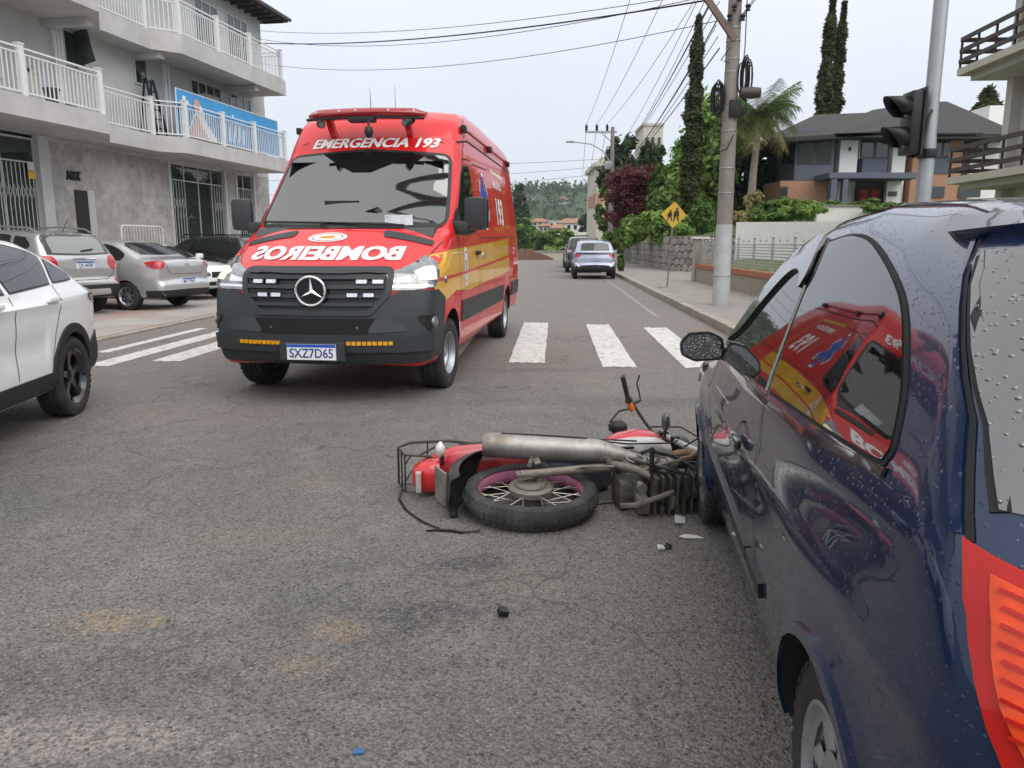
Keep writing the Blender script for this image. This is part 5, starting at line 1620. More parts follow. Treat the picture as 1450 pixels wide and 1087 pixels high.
for k in range(6):
    mb = MB(); mb.box((.64 + .05 * k, -.02, .165), (.012, .21, .05)); mb.build('sump_fin', ENG, eng)
mb = MB(); mb.lathe([(0, -.11), (.035, -.11), (.04, -.06), (.035, .02)], 16, 'y', (.66, 0, .55)); mb.box((.66, -.04, .50), (.07, .09, .10), None, bev=.012); mb.build('carburettor', ENG, eng, smooth=40)
for k, pts in enumerate(([(.62, -.12, .46), (.70, -.17, .40), (.83, -.17, .30), (.92, -.14, .20)], [(.50, -.14, .42), (.56, -.165, .26), (.70, -.16, .18), (.88, -.12, .17)], [(.92, -.10, .40), (1.0, -.13, .30), (1.02, -.10, .20)], [(.40, -.11, .48), (.52, -.16, .47), (.66, -.13, .56)])):
    mb = MB(); mb.tube(pts, .008 if k else .011, 6); mb.build('hose', MBLK, eng, smooth=60)
mb = MB(); mb.tube([(.30, -.225, .455), (.10, -.237, .485), (-.12, -.246, .515)], .004, 5); mb.build('heat_shield_rib', MBLK, moto)
# pegs, pedal, stand, bash tubes on the underside
mb = MB()
mb.tube([(.42, -.12, .36), (.47, -.13, .30), (.56, -.13, .235), (.62, -.12, .18)], .020, 8)
mb.tube([(.42, -.12, .36), (.39, -.16, .37)], .022, 8)
mb.build('footrest_bracket', MUD, moto, smooth=50)
mb = MB(); mb.tube([(.62, -.12, .18), (.62, -.26, .185)], .016, 8); mb.build('footrest', MBLK, moto, smooth=50)
mb = MB(); mb.tube([(.50, -.10, .27), (.62, -.15, .21), (.76, -.17, .22), (.84, -.17, .235)], .009, 7); mb.build('brake_pedal', MUD, moto, smooth=50)
mb = MB(); mb.tube([(.45, .04, .22), (.50, 0, .13), (.66, -.04, .12), (.76, -.05, .15)], .013, 7); mb.build('main_stand', MUD, moto, smooth=50)
mb = MB(); mb.tube([(.60, .02, .20), (.95, .02, .20), (1.0, .02, .30)], .014, 7); mb.build('sump_guard', MBLK, moto, smooth=50)
mb = MB(); mb.tube([(.07, -.085, .34), (.25, -.125, .325), (.42, -.13, .30)], .006, 6); mb.build('brake_rod', MUD, moto)
# exhaust
mb = MB()
mb.tube([(.94, -.03, .62), (1.02, -.06, .63), (1.075, -.09, .56), (1.07, -.11, .46), (1.00, -.112, .40), (.90, -.114, .375), (.79, -.115, .370)], [.02, .022, .022, .022, .022, .022, .022], 12)
mb.build('exhaust_header', RUST, moto, smooth=60)
mb = MB()
mb.tube([(.80, -.115, .370), (.68, -.12, .375), (.62, -.125, .382), (.58, -.13, .388), (.45, -.148, .418), (.36, -.16, .442), (-.16, -.185, .522), (-.195, -.185, .527), (-.21, -.185, .529), (-.206, -.185, .529)], [.025, .027, .030, .034, .053, .059, .063, .060, .047, .001], 24)
mb.tube([(.40, -.155, .431), (.395, -.155, .432)], .059, 24)
mb.build('muffler', MUDL, moto, smooth=45)
mb = MB(); mb.tube([(.63, -.124, .381), (.61, -.126, .383)], .036, 16); mb.build('muffler_clamp', MUD, moto, smooth=50)
mb = MB(); mb.bar((.03, -.17, .52), (.05, -.12, .40), .03, .008); mb.build('muffler_bracket', MUD, moto)
# seat, tank, bodywork as shaped shells
def shell(name, secs, m, parent=moto, n=14, smooth=50):
    """secs: (x, half width, z low, z high, roundness)"""
    V, F = [], []
    for x, hw, z0, z1, *yo in secs:
        yo = yo[0] if yo else 0
        for k in range(n):
            a = 2 * pi * k / n
            ca, sa = cos(a), sin(a)
            V.append((x, yo + hw * math.copysign(abs(ca) ** .7, ca), (z0 + z1) / 2 + (z1 - z0) / 2 * math.copysign(abs(sa) ** .7, sa)))
    L = len(secs)
    for i in range(L - 1):
        for k in range(n): F.append((i * n + k, i * n + (k + 1) % n, (i + 1) * n + (k + 1) % n, (i + 1) * n + k))
    F += [tuple(range(n)), tuple((L - 1) * n + k for k in range(n))]
    return MB().add(V, F).build(name, m, parent, smooth=smooth)
shell('fuel_tank', [(.50, .05, .80, .86), (.54, .095, .76, .90), (.65, .125, .74, .95), (.80, .135, .74, .985), (.92, .125, .76, .98), (1.00, .09, .80, .95), (1.03, .04, .83, .90)], MRED)
shell('seat', [(-.36, .06, .78, .83), (-.32, .11, .75, .85), (-.10, .125, .74, .855), (.15, .12, .72, .82), (.40, .10, .72, .80), (.54, .08, .74, .82)], MBLK)
shell('tail_cowl', [(-.55, .03, .70, .74), (-.50, .075, .67, .77), (-.35, .12, .655, .785), (-.10, .135, .64, .765), (.10, .12, .63, .74), (.16, .09, .64, .72)], MRED)
shell('side_cover', [(.08, .11, .56, .70), (.15, .13, .50, .72), (.38, .125, .50, .71), (.50, .09, .54, .70)], mat('cover_grey', (.10, .11, .13), .35, coat=.5, dirt=DIRT, damt=.5, dscale=9))
shell('tank_panel', [(.52, .125, .66, .74), (.70, .14, .64, .76), (.90, .13, .66, .78), (1.02, .08, .70, .78)], mat('panel_white', (.55, .55, .54), .4, var=.2, vscale=12, dirt=(.22, .2, .18), damt=.7, dscale=10))
# rear mudguard, lamp, plate holder, turn signals
mb = MB()
V, F = [], []
n = 12
for k in range(n):
    a = radians(70 + 120 * k / (n - 1))
    rr = .375 + .04 * (k / n)
    for y, dr in ((-.135, -.06), (-.115, -.005), (0, .012), (.09, -.005), (.10, -.05)):
        V.append(((rr + dr) * cos(a) - .02, y, .315 + (rr + dr) * sin(a)))
for k in range(n - 1):
    for j in range(4): F.append((k * 5 + j, k * 5 + j + 1, k * 5 + j + 6, k * 5 + j + 5))
mb.add(V, F)
rf = mb.build('rear_mudguard', MBLK, moto, smooth=50)
sm_ = rf.modifiers.new('s', 'SOLIDIFY'); sm_.thickness = .006
tl = shell('tail_lamp', [(-.62, .03, .60, .64), (-.60, .06, .57, .67), (-.54, .085, .55, .70), (-.46, .09, .55, .71)], mat('bike_lamp_red', (.55, .015, .02), .18, var=.15, coat=1.0))
mb = MB(); mb.bar((-.585, -.05, .535), (-.585, .05, .535), .03, .035); mb.build('lamp_white_lens', mat('lens_white', (.42, .40, .36), .4, dirt=DIRT, damt=.8, dscale=14), tl)
mb = MB(); mb.box((-.46, -.02, .42), (.012, .17, .13), Ry(radians(-25)), bev=.004); mb.build('plate_holder', mat('bent_plate', (.24, .235, .22), .6, metal=.3, dirt=(.08, .07, .06), damt=.9, dscale=9), moto)
SIG = mat('signal_lens', (.55, .52, .47), .2, var=.25, vscale=20, coat=.8)
for (x, y, z, sy) in ((-.44, -.10, .60, -1), (-.46, .10, .56, 1)):
    mb = MB(); mb.tube([(x, y * .6, z), (x, y + sy * .015, z)], .011, 8); st = mb.build('signal_stalk', MBLK, moto, smooth=50)
    mb = MB(); L_ = .035 if sy > 0 else .075
    mb.tube([(x - .005, y + sy * .01, z), (x - .012, y + sy * (.01 + L_ * .3), z), (x - .012, y + sy * (.01 + L_ * .7), z), (x - .008, y + sy * (.01 + L_), z)], [.018, .032, .028, .006], 14); mb.build('turn_signal', SIG, st, smooth=60)
# luggage rack of black wire
RK = [[(-.18, -.10, .80), (-.40, -.12, .83), (-.62, -.12, .82), (-.70, -.10, .80), (-.70, .10, .80), (-.62, .12, .82), (-.40, .12, .83), (-.18, .10, .80)],
      [(-.70, -.10, .80), (-.66, -.10, .66), (-.50, -.10, .62)], [(-.70, .10, .80), (-.66, .10, .66), (-.50, .10, .62)], [(-.66, -.10, .66), (-.66, .10, .66)], [(-.68, -.10, .73), (-.68, .10, .73)],
      [(-.40, -.12, .83), (-.58, -.10, .64)], [(-.52, -.12, .83), (-.52, .12, .83)], [(-.62, -.05, .82), (-.66, -.05, .66)], [(-.62, .04, .82), (-.66, .04, .66)]]
rk = None
for pts in RK:
    mb = MB(); mb.tube(pts, .008 if rk is None else .0055, 6)
    if rk is None: rk = mb.build('luggage_rack', MBLK, moto, smooth=50)
    else: mb.build('rack_bar', MBLK, rk, smooth=50)
# loose strap hanging from the rack to the road
mb = MB(); mb.tube([(-.68, .10, .70), (-.70, .145, .55), (-.66, .150, .38), (-.58, .150, .22), (-.48, .150, .10), (-.36, .150, .05), (-.28, .152, .06)], .007, 6); mb.build('loose_strap', MBLK, moto, smooth=60)
# steering: fork, bars, levers, lamp
ORG = mat('orange_part', (.62, .16, .02), .45, var=.25, vscale=12)
for sy in (-.085, .085):
    mb = MB(); mb.tube([(1.02, sy, .92), (1.14, sy, .62), (1.31, sy, .315)], [.018, .020, .022], 10); mb.build('fork_leg', mat('fork_alloy', (.50, .50, .50), .3, metal=.7, dirt=DIRT, damt=.4), moto, smooth=50)
mb = MB(); mb.bar((1.03, -.11, .90), (1.03, .11, .90), .06, .03); mb.bar((1.075, -.11, .79), (1.075, .11, .79), .06, .03); mb.build('fork_yoke', MBLK, moto)
mb = MB(); mb.tube([(1.0, .10, .95), (1.0, -.06, .96), (.93, -.13, 1.06), (.80, -.27, 1.08), (.75, -.36, 1.07)], .011, 8); hb = mb.build('handlebar', MBLK, moto, smooth=60)
mb = MB(); mb.tube([(.79, -.268, 1.08), (.735, -.40, 1.07)], .019, 12); mb.tube([(.80, -.25, 1.08), (.793, -.265, 1.08)], .029, 12); mb.build('grip', MBLK, hb, smooth=50)
mb = MB(); mb.tube([(.835, -.20, 1.08), (.805, -.24, 1.08)], .024, 10); mb.build('switch_housing', ORG, hb, smooth=50)
mb = MB(); mb.tube([(.81, -.225, 1.08), (.90, -.25, 1.10), (.885, -.30, 1.10), (.86, -.35, 1.09), (.88, -.40, 1.09)], [.009, .009, .007, .006, .007], 7); mb.build('brake_lever', MBLK, hb, smooth=60)
mb = MB(); mb.tube([(.82, -.21, 1.07), (.73, -.19, 1.10), (.67, -.12, 1.13)], .006, 6); mb.build('mirror_stem', MBLK, hb)
shell('mirror_head', [(.66, .02, 1.10, 1.14, -.09), (.69, .035, 1.07, 1.17, -.09), (.76, .04, 1.06, 1.18, -.09), (.80, .02, 1.09, 1.15, -.09)], MBLK, hb)
shell('headlamp', [(1.05, .05, .80, .90), (1.10, .085, .76, .94), (1.18, .09, .75, .95), (1.21, .07, .77, .93)], MBLK)
shell('instrument_pod', [(.98, .06, .98, 1.02), (1.03, .09, .96, 1.05), (1.10, .08, .95, 1.03)], MBLK)
mb = MB(); mb.tube([(1.0, -.10, .80), (1.0, -.16, .80)], .011, 8); st = mb.build('signal_stalk', MBLK, moto)
mb = MB(); mb.tube([(1.0, -.15, .80), (1.0, -.18, .80), (1.0, -.22, .80), (1.0, -.245, .80)], [.02, .034, .03, .008], 14); mb.build('turn_signal', mat('signal_smoked', (.06, .065, .075), .2, coat=.8), st, smooth=60)
V, F = [], []
for k in range(9):
    a = radians(35 + 110 * k / 8)
    for y, dr in ((-.07, -.03), (-.05, 0), (.05, 0), (.07, -.03)): V.append((1.31 + (.345 + dr) * cos(a), y, .315 + (.345 + dr) * sin(a)))
for k in range(8):
    for j in range(3): F.append((k * 4 + j, k * 4 + j + 1, k * 4 + j + 5, k * 4 + j + 4))
MB().add(V, F).build('front_mudguard', MRED, moto, smooth=50)
for i_, pts in enumerate(([(.95, -.12, .98), (1.12, -.16, .80), (1.18, -.15, .62), (1.02, -.14, .52)], [(.40, -.13, .70), (.62, -.15, .56), (.95, -.15, .55), (1.05, -.12, .68)], [(.20, -.14, .72), (.52, -.155, .62), (.70, -.15, .60)])):
    mb = MB(); mb.tube(pts, .005, 5); mb.build('cable', MBLK, moto, smooth=60)

# settle the shape: proportions of the front half, and nothing pressed below the road
bpy.context.view_layer.update()
def settle(o, skip=False):
    if o.type == 'MESH' and not skip:
        mw = moto.matrix_world @ o.matrix_local if o.parent == moto else moto.matrix_world
        mi = mw.inverted()
        for v in o.data.vertices:
            c = v.co
            if c.x > .35: c.x = .35 + (c.x - .35) * .72
            if c.x < -.2: c.x = -.2 + (c.x + .2) * .85
            if c.z > .7: c.z = .7 + (c.z - .7) * .8
            wv = mw @ c
            if wv.z < .008:
                wv.z = .008
                v.co = mi @ wv
        o.data.update()
    for ch in o.children:
        settle(ch, skip or ch.name.startswith('wheel'))
settle(moto)

# ------------------------------------------------------------ wreckage on the asphalt
def shard(name, label, cat, x, y, outl, t, m, rz=0.0, tilt=(0, 0), z=0.006):
    mb = MB(); mb.prism(outl, 0, t, axis='z', R=Rz(rz) @ Rx(tilt[0]) @ Ry(tilt[1]))
    o = mb.build(name, m)
    zmin = min(v.co.z for v in o.data.vertices)
    o.location = (x, y, -zmin + 0.001)
    tag(o, label, cat)
    return o
WPL = mat('broken_white_plastic', (.62, .60, .55), .4, var=.2, vscale=30)
BPL = mat('broken_black_plastic', (.012, .012, .013), .4)
shard('plastic_shard', 'curved cream plastic shard lying by the blue hatchback front wheel', 'debris', .875, 3.58, [(-.055, .0), (-.02, .022), (.03, .016), (.065, -.008), (.02, -.014), (-.03, -.018)], .004, WPL, 0, (.12, .05))
shard('plastic_shard', 'small white plastic shard beside a black crumb near the motorcycle', 'debris', .70, 3.43, [(-.02, -.012), (.012, -.014), (.018, .012), (-.008, .02)], .012, WPL, .4, (.3, .2))
shard('plastic_crumb', 'small black crumb beside the small white plastic shard', 'debris', .735, 3.44, [(-.016, -.012), (.02, -.01), (.016, .014), (-.01, .012)], .016, BPL, .9, (.2, .3))
shard('plastic_clip', 'black angular plastic clip alone on the asphalt', 'debris', -.04, 2.77, [(-.022, -.015), (.018, -.018), (.026, .012), (.006, .03), (-.016, .016)], .022, BPL, .5, (.2, .35))
shard('plastic_chip', 'small blue plastic chip on the asphalt', 'debris', -.435, 1.96, [(-.016, -.010), (.015, -.012), (.018, .010), (-.012, .014)], .006, mat('blue_chip', (.03, .10, .24), .3), .2)
shard('bent_wire_piece', 'thin bent black plastic strip below the loose strap', 'debris', -.34, 3.66, [(-.09, -.008), (-.03, .014), (.04, .010), (.10, -.022), (.03, -.004), (-.04, .0)], .010, BPL, -.1)
shard('glass_shard', 'clear curved lens shard by the motorcycle engine', 'debris', .86, 3.78, [(-.05, -.02), (.02, -.03), (.06, .01), (.0, .035)], .006, mat('lens_clear', (.6, .62, .62), .1, coat=1), .6, (.5, .2))
# ------------------------------------------------------------ building with balconies on the left
BO = Vector((-9.94, 23.4, 0))
BA = radians(10)
Be = Vector((sin(BA), cos(BA), 0))
Bn = Vector((cos(BA), -sin(BA), 0))
bld = thing('apartment_building', 'grey three-storey building with white railed balconies over shopfronts', 'building', BO, 0)
bld.matrix_world = Matrix.Translation(BO) @ Matrix((Be, Bn * -1, Vector((0, 0, 1)))).transposed().to_4x4()
# local: x = t along the front, y = -d (into the building), z up
def B(t, d, z): return Vector((t, -d, z))
WALL = mat('render_grey', (0.52, 0.53, 0.53), 0.85, var=0.07, vscale=1.5, bump=0.15, bscale=40, dirt=(0.30, 0.30, 0.29), dscale=0.5, damt=0.5)
SLAB = mat('slab_grey', (0.50, 0.49, 0.485), 0.85, var=0.10, vscale=2.5, bump=0.2, bscale=30, dirt=(0.30, 0.29, 0.28), dscale=0.8, damt=0.5)
CLADW = mat('wall_cladding', (0.37, 0.35, 0.33), 0.75, var=0.40, vscale=3.2, bump=0.3, bscale=20, dirt=(0.30, 0.27, 0.24), dscale=1.3, damt=0.6)
RAILW = mat('railing_white', (0.70, 0.71, 0.72), 0.45, var=0.06)
FRW = mat('frame_aluminium', (0.55, 0.56, 0.56), 0.4, metal=0.3)
WGL = glass_mat('window_glass', (0.03, 0.04, 0.04), ior=1.7)
def wbox(name, t0, t1, d0, d1, z0, z1, m, parent=bld):
    mb = MB()
    mb.box(B((t0 + t1) / 2, (d0 + d1) / 2, (z0 + z1) / 2), (abs(t1 - t0), abs(d1 - d0), abs(z1 - z0)))
    return mb.build(name, m, parent)
WD = -1.4
# storeys
wbox('ground_floor_wall', -3.25, 1.95, WD - .4, WD, 0, 4.10, CLADW)
wbox('ground_floor_wall', 5.30, 5.95, WD - .4, WD, 0, 4.10, CLADW)
wbox('ground_floor_wall', 7.35, 8.55, WD - .4, WD, 0, 4.10, CLADW)
wbox('ground_floor_wall', -14, -9.0, WD - .4, WD, 0, 4.10, CLADW)
wbox('building_core', -14, 8.5, -11.0, WD - 1.0, 0, 4.1, WALL)
wbox('lintel', -3.25, 8.54, WD - .5, WD + .012, 4.02, 4.112, SLAB)
up1 = wbox('upper_wall', -14, 8.55, -11.0, WD, 4.1, 6.99, WALL)
up2 = wbox('upper_wall', -14, 8.55, -11.0, WD, 7.0, 10.05, WALL)
# balcony slabs with upstand
plan = [(-14, .45), (-3.3, .45), (-1.9, -.6), (.2, -.6), (.85, 0), (7.6, 0), (7.6, WD - .1), (-14, WD - .1)]
for z0, z1 in ((4.12, 4.58), (6.98, 7.52)):
    mb = MB(); mb.prism([(t, -d) for t, d in plan], z0, z1); sl = mb.build('balcony_slab', SLAB, bld)
# gable end bracket shapes under the slabs
for t in (-2.9, 0.6, 5.6):
    wbox('slab_beam', t - .12, t + .12, WD, -.5 if t > 0 and t < 1 else -.15, 6.80, 6.978, SLAB)
# railings: posts, rails and every baluster
bme = MB(); bme.box((0, 0, 0), (.022, .022, .80)); bproto = bme.build('baluster', RAILW, bld); BMESH = bproto.data
bpy.data.objects.remove(bproto)
def rail(t0, d0, t1, d1, zf, posts, spacing=.128, first=True):
    a, b_ = B(t0, d0, zf), B(t1, d1, zf)
    Lr = (b_ - a).length
    x = (b_ - a).normalized()
    mb = MB()
    up = Vector((0, 0, 1))
    mb.bar(a + up * 1.0, b_ + up * 1.0, .05, .035)
    mb.bar(a + up * .88, b_ + up * .88, .035, .03)
    mb.bar(a + up * .08, b_ + up * .08, .04, .035)
    r = mb.build('railing', RAILW, bld)
    for p in posts:
        q = a + x * p
        mb = MB(); mb.box(q + up * .53, (.13, .13, 1.06), Rz(math.atan2(x.y, x.x))); mb.box(q + up * 1.075, (.16, .16, .03), Rz(math.atan2(x.y, x.x))); mb.build('railing_post', RAILW, r)
    k = spacing / 2
    while k < Lr:
        if min([abs(k - p) for p in posts] + [9]) > .10:
            o = bpy.data.objects.new('baluster', BMESH); COL.objects.link(o); o.parent = r
            o.location = a + x * k + up * .48
            o.rotation_euler = (0, 0, math.atan2(x.y, x.x))
        k += spacing
for zf in (4.58, 7.52):
    rail(-8.2, .35, -3.35, .35, zf, [.05, 2.35, 4.8], .128)
    rail(-3.3, .33, -1.95, -.68, zf, [])
    rail(-1.9, -.7, .2, -.7, zf, [2.05])
    rail(.28, -.66, .85, -.10, zf, [])
    rail(.90, -.10, 7.5, -.10, zf, [0.0, 2.13, 4.20, 6.55])
    rail(7.52, -.16, 7.52, WD, zf, [])
# windows on the upper floors
def window(t0, t1, z0, z1, nx, tr=None, parent=bld, d=WD, open_=0.0):
    mb = MB()
    fw = .05
    def fr(a0, a1, b0, b1, dd=.05): mb.box(B((a0 + a1) / 2, d + dd / 2 - .005, (b0 + b1) / 2), (a1 - a0, dd, b1 - b0))
    fr(t0, t0 + fw, z0, z1); fr(t1 - fw, t1, z0, z1); fr(t0 + fw, t1 - fw, z0, z0 + fw); fr(t0 + fw, t1 - fw, z1 - fw, z1)
    for k in range(1, nx): x = t0 + (t1 - t0) * k / nx; fr(x - .02, x + .02, z0 + fw, z1 - fw, .04)
    if tr: fr(t0 + fw, t1 - fw, tr - .02, tr + .02, .045)
    f = mb.build('window', FRW, parent)
    for k in range(nx):
        xa, xb = t0 + (t1 - t0) * k / nx, t0 + (t1 - t0) * (k + 1) / nx
        for za, zb in (((z0, tr), (tr, z1)) if tr else ((z0, z1),)):
            mb = MB(); mb.box(B((xa + xb) / 2, d + .012, (za + zb) / 2), (xb - xa - .03, .012, zb - za - .03)); mb.build('pane', WGL, f)
    return f
CURT = mat('curtain_pale', (0.42, 0.44, 0.42), 0.9, var=.3, vscale=5)
window(3.4, 5.3, 4.9, 6.85, 4, 6.05)
window(5.9, 7.4, 4.9, 6.85, 3, 6.1)
window(3.9, 5.4, 7.55, 9.55, 3, 9.0)
window(5.95, 7.45, 7.55, 9.6, 3, 9.0)
window(.50, 1.12, 6.12, 7.0 - .04, 1)
# hopper window swung open
f = window(-2.35, -1.55, 6.05, 6.95, 1)
mb = MB(); mb.bar(B(-1.95, WD + .06, 6.93), B(-1.95, WD + .26, 6.10), .78, .03, up=(1, 0, 0)); h = mb.build('hopper_sash', WGL, f)
for t in (-2.70, -2.58, -2.46, -4.6, 1.95, 2.12):
    wbox('downpipe', t - .045, t + .045, WD, WD + .09, 4.6, 6.97, RAILW)
wbox('meter_duct', -2.85, -2.36, WD, WD + .05, 7.52, 9.8, RAILW)
# shopfronts
def shop(t0, t1, z1, doors, nx, tr, grille):
    f = window(t0, t1, .05, z1, nx, tr, d=WD - .12)
    for g0, g1 in grille:                       # folding scissor grille
        k = g0 + .04
        gr = MB(); gr.bar(B(g0, WD - .02, .12), B(g1, WD - .02, .12), .02, .03); gg = gr.build('folding_grille', FRW, bld)
        n = int((g1 - g0) / .13)
        for i in range(n):
            x = g0 + .05 + i * (g1 - g0 - .1) / max(1, n - 1)
            mb = MB(); mb.bar(B(x, WD - .02, .05), B(x, WD - .02, tr - .05), .014, .02, up=(1, 0, 0)); mb.build('grille_bar', FRW, gg)
            if i < n - 1:
                x2 = x + (g1 - g0 - .1) / max(1, n - 1)
                for zc in (.6, tr * .78):
                    mb = MB(); mb.bar(B(x, WD - .01, zc - .18), B(x2, WD - .01, zc + .18), .006, .02, up=(0, 1, 0)); mb.bar(B(x, WD, zc + .18), B(x2, WD, zc - .18), .006, .02, up=(0, 1, 0)); mb.build('grille_link', FRW, gg)
shop(-9.0, -3.62, 4.02, 0, 5, 3.42, [(-8.9, -3.75)])
shop(1.98, 5.28, 4.02, 1, 4, 3.48, [(2.02, 2.75), (4.45, 5.2)])
shop(5.97, 7.33, 4.02, 0, 2, 3.48, [(6.02, 7.28)])
GRNC = mat('blind_green', (0.06, 0.13, 0.11), .8, var=.3, vscale=4)
wbox('blind', -8.9, -3.7, WD - .30, WD - .26, .1, 3.95, GRNC)
wbox('shop_interior', 2.0, 7.3, WD - .9, WD - .85, .05, 4.0, mat('interior_dark', (.03, .032, .03), .8))
wbox('column', -3.62, -3.26, WD - .1, WD + .06, 0, 4.11, WALL)
for t in (1.86, 5.22, 5.98, 7.32): wbox('column', t - .06, t + .06, WD - .1, WD + .04, 0, 4.02, FRW)
# niche door and wall sign
nd = wbox('niche_door', -2.46, -1.95, WD - .02, WD + .006, .05, 2.85, mat('door_dark', (.015, .017, .016), .5))
wbox('door_jamb', -1.93, -1.68, WD - .02, WD + .004, .05, 2.87, FRW, nd)
R = Matrix(((1, 0, 0), (0, 0, -1), (0, 1, 0)))
text_obj('wall_lettering', 'M&K', .34, mat('sign_black', (.012, .012, .012), .5), R, B(-2.45, WD + .004, 3.2), bld, shear=.3, bold=.02, depth=.03, wide=.75)
st = wbox('shop_notice', -3.98, -3.74, WD + .004, WD + .012, 3.02, 3.2, mat('notice_yellow', (.62, .42, .03), .5))
wbox('notice_emblem', -3.97, -3.76, WD + .004, WD + .012, 3.22, 3.42, mat('notice_white', (.6, .6, .58), .5), st)
# roof with deep dark eaves
mb = MB()
z = 10.05
P = [(-14.5, -.55), (9.25, -.55), (9.25, -12.2), (-14.5, -12.2)]
mb.add([B(t, d, z) for t, d in P] + [B(t, d, z + .14) for t, d in P] + [B(-9, -5, 13.0), B(4.5, -5, 13.0)],
       [(3, 2, 1, 0), (0, 1, 5, 4), (1, 2, 6, 5), (2, 3, 7, 6), (3, 0, 4, 7), (4, 5, 9, 8), (5, 6, 9), (6, 7, 8, 9), (7, 4, 8)])
rf = mb.build('roof', mat('roof_dark', (.045, .042, .042), .8, var=.2, vscale=3), bld)
for k in range(14):
    t = 2.4 + k * .5
    mb = MB(); mb.box(B(t, -1.0, z - .05), (.07, .85, .10)); mb.build('rafter', mat('rafter_brown', (.05, .042, .038), .8), rf)
mb = MB(); mb.tube([B(-14.5, -.49, 10.15), B(9.3, -.49, 10.15)], .07, 8); mb.build('gutter', mat('gutter_purple', (.10, .085, .11), .5), rf)

# --- things on the balcony
bw = lambda t, d, z: bld.matrix_world @ B(t, d, z)
ban = thing('blue_banner', 'blue advertising banner hung inside the balcony railing', 'banner', bw(0, 0, 0)); ban.matrix_world = bld.matrix_world.copy()
mb = MB()
n = 24
V, F = [], []
for k in range(n + 1):
    t = .78 + 6.45 * k / n
    dd = -.24 + .012 * sin(k * 1.3)
    for z in (4.70, 5.1, 5.5, 5.98): V += [B(t, dd + .006 * sin(k + z), z)]
for k in range(n):
    for j in range(3): F.append((k * 4 + j, k * 4 + j + 1, k * 4 + j + 5, k * 4 + j + 4))
mb.add(V, F); mb.build('banner_cloth', mat('banner_blue', (.045, .28, .58), .55, var=.12, vscale=2), ban, smooth=60)
def bpatch(name, pts, m, dd=-.222):
    mb = MB(); mb.prism([(t, z) for t, z in pts], -dd - .003, -dd + .001, axis='y'); return mb.build(name, m, ban)
SKIN = mat('print_skin', (.52, .34, .28), .6, var=.1); PWHT = mat('print_white', (.72, .76, .80), .6)
bpatch('printed_figure', smooth_poly([(1.35, 4.72), (1.5, 5.2), (1.72, 5.5), (1.9, 5.72), (2.1, 5.6), (2.3, 5.2), (2.7, 4.9), (2.8, 4.72)]), PWHT)
bpatch('printed_head', smooth_poly([(1.62, 5.55), (1.65, 5.78), (1.8, 5.85), (1.95, 5.76), (1.93, 5.55), (1.78, 5.46)]), SKIN, -.216)
bpatch('printed_arm', smooth_poly([(1.3, 4.72), (1.5, 5.1), (1.75, 5.35), (2.0, 5.1), (2.3, 4.8), (2.35, 4.72)]), SKIN, -.216)
for t0, z0, w_ in ((1.05, 5.72, .16), (1.25, 5.62, .1), (3.3, 5.62, .05), (3.9, 5.6, .08)):
    bpatch('printed_mark', [(t0, z0), (t0 + w_, z0), (t0 + w_, z0 + .12), (t0, z0 + .12)], PWHT)
for k in range(5): bpatch('printed_stroke', smooth_poly([(3.3 + k * .3, 4.85), (3.4 + k * .3, 4.85), (3.5 + k * .3, 5.3), (3.4 + k * .3, 5.35)]), PWHT)
mb = MB()
for s in (.76, 7.25): mb.tube([B(s, -.25, 4.6), B(s, -.25, 6.02)], .018, 6)
mb.tube([B(.76, -.25, 6.0), B(7.25, -.25, 6.0)], .018, 6); mb.build('banner_frame', RAILW, ban)
# stepladder
ld = thing('stepladder', 'black folding stepladder standing on the balcony beside the blue banner', 'ladder', bw(0, 0, 0)); ld.matrix_world = bld.matrix_world.copy()
for s in (-.22, .22):
    mb = MB(); mb.bar(B(.72 + s * 1.15, -.75, 4.58), B(.62 + s * .7, -.98, 6.25), .05, .07, up=(1, 0, 0)); mb.build('ladder_rail', BLK, ld)
    mb = MB(); mb.bar(B(.72 + s * 1.15, -1.3, 4.58), B(.62 + s * .7, -1.04, 6.25), .04, .05, up=(1, 0, 0)); mb.build('ladder_rail', BLK, ld)
for k in range(6):
    q = .15 + k * .16
    mb = MB(); z = 4.58 + 1.67 * q; w_ = .253 - .10 * q; c = .72 - .10 * q; d = -.75 - .23 * q
    mb.bar(B(c - w_, d, z), B(c + w_, d, z), .09, .03); mb.build('ladder_step', BLK, ld)
# pots along the left balcony
def pot(t, d, r, h, m, label, plant=None):
    p = thing('plant_pot', label, 'pot', bw(t, d, 4.582))
    mb = MB(); mb.lathe([(0, 0), (r * .7, 0), (r, h), (r * 1.08, h), (r * 1.08, h + .03), (r * .9, h + .03), (r * .85, h * .9), (0, h * .9)], 16, 'z'); mb.build('pot', m, p, smooth=40)
    if plant:
        mb = MB()
        for k in range(14):
            a = k * 2.4; L = plant * rnd.uniform(.6, 1)
            c, s = cos(a), sin(a)
            mb.add([(0, 0, h * .9), (c * L * .4 - s * .03, s * L * .4 + c * .03, h + L * .6), (c * L * .8, s * L * .8, h + L * .75), (c * L * .4 + s * .03, s * L * .4 - c * .03, h + L * .6)], [(0, 1, 2, 3)])
        mb.build('leaves', mat('pot_leaves', (.05, .09, .03), .6), p)
CREAM = mat('pot_cream', (.55, .53, .46), .7); DRKP = mat('pot_dark', (.05, .05, .05), .6); TERR = mat('pot_clay', (.30, .14, .08), .8)
pot(-6.55, -.2, .16, .30, DRKP, 'dark grey round pot at the end of the balcony row')
pot(-5.95, -.2, .15, .36, CREAM, 'cream pot beside the white downpipes on the balcony')
pot(-5.05, -.2, .20, .62, CREAM, 'tall cream urn on the balcony', .25)
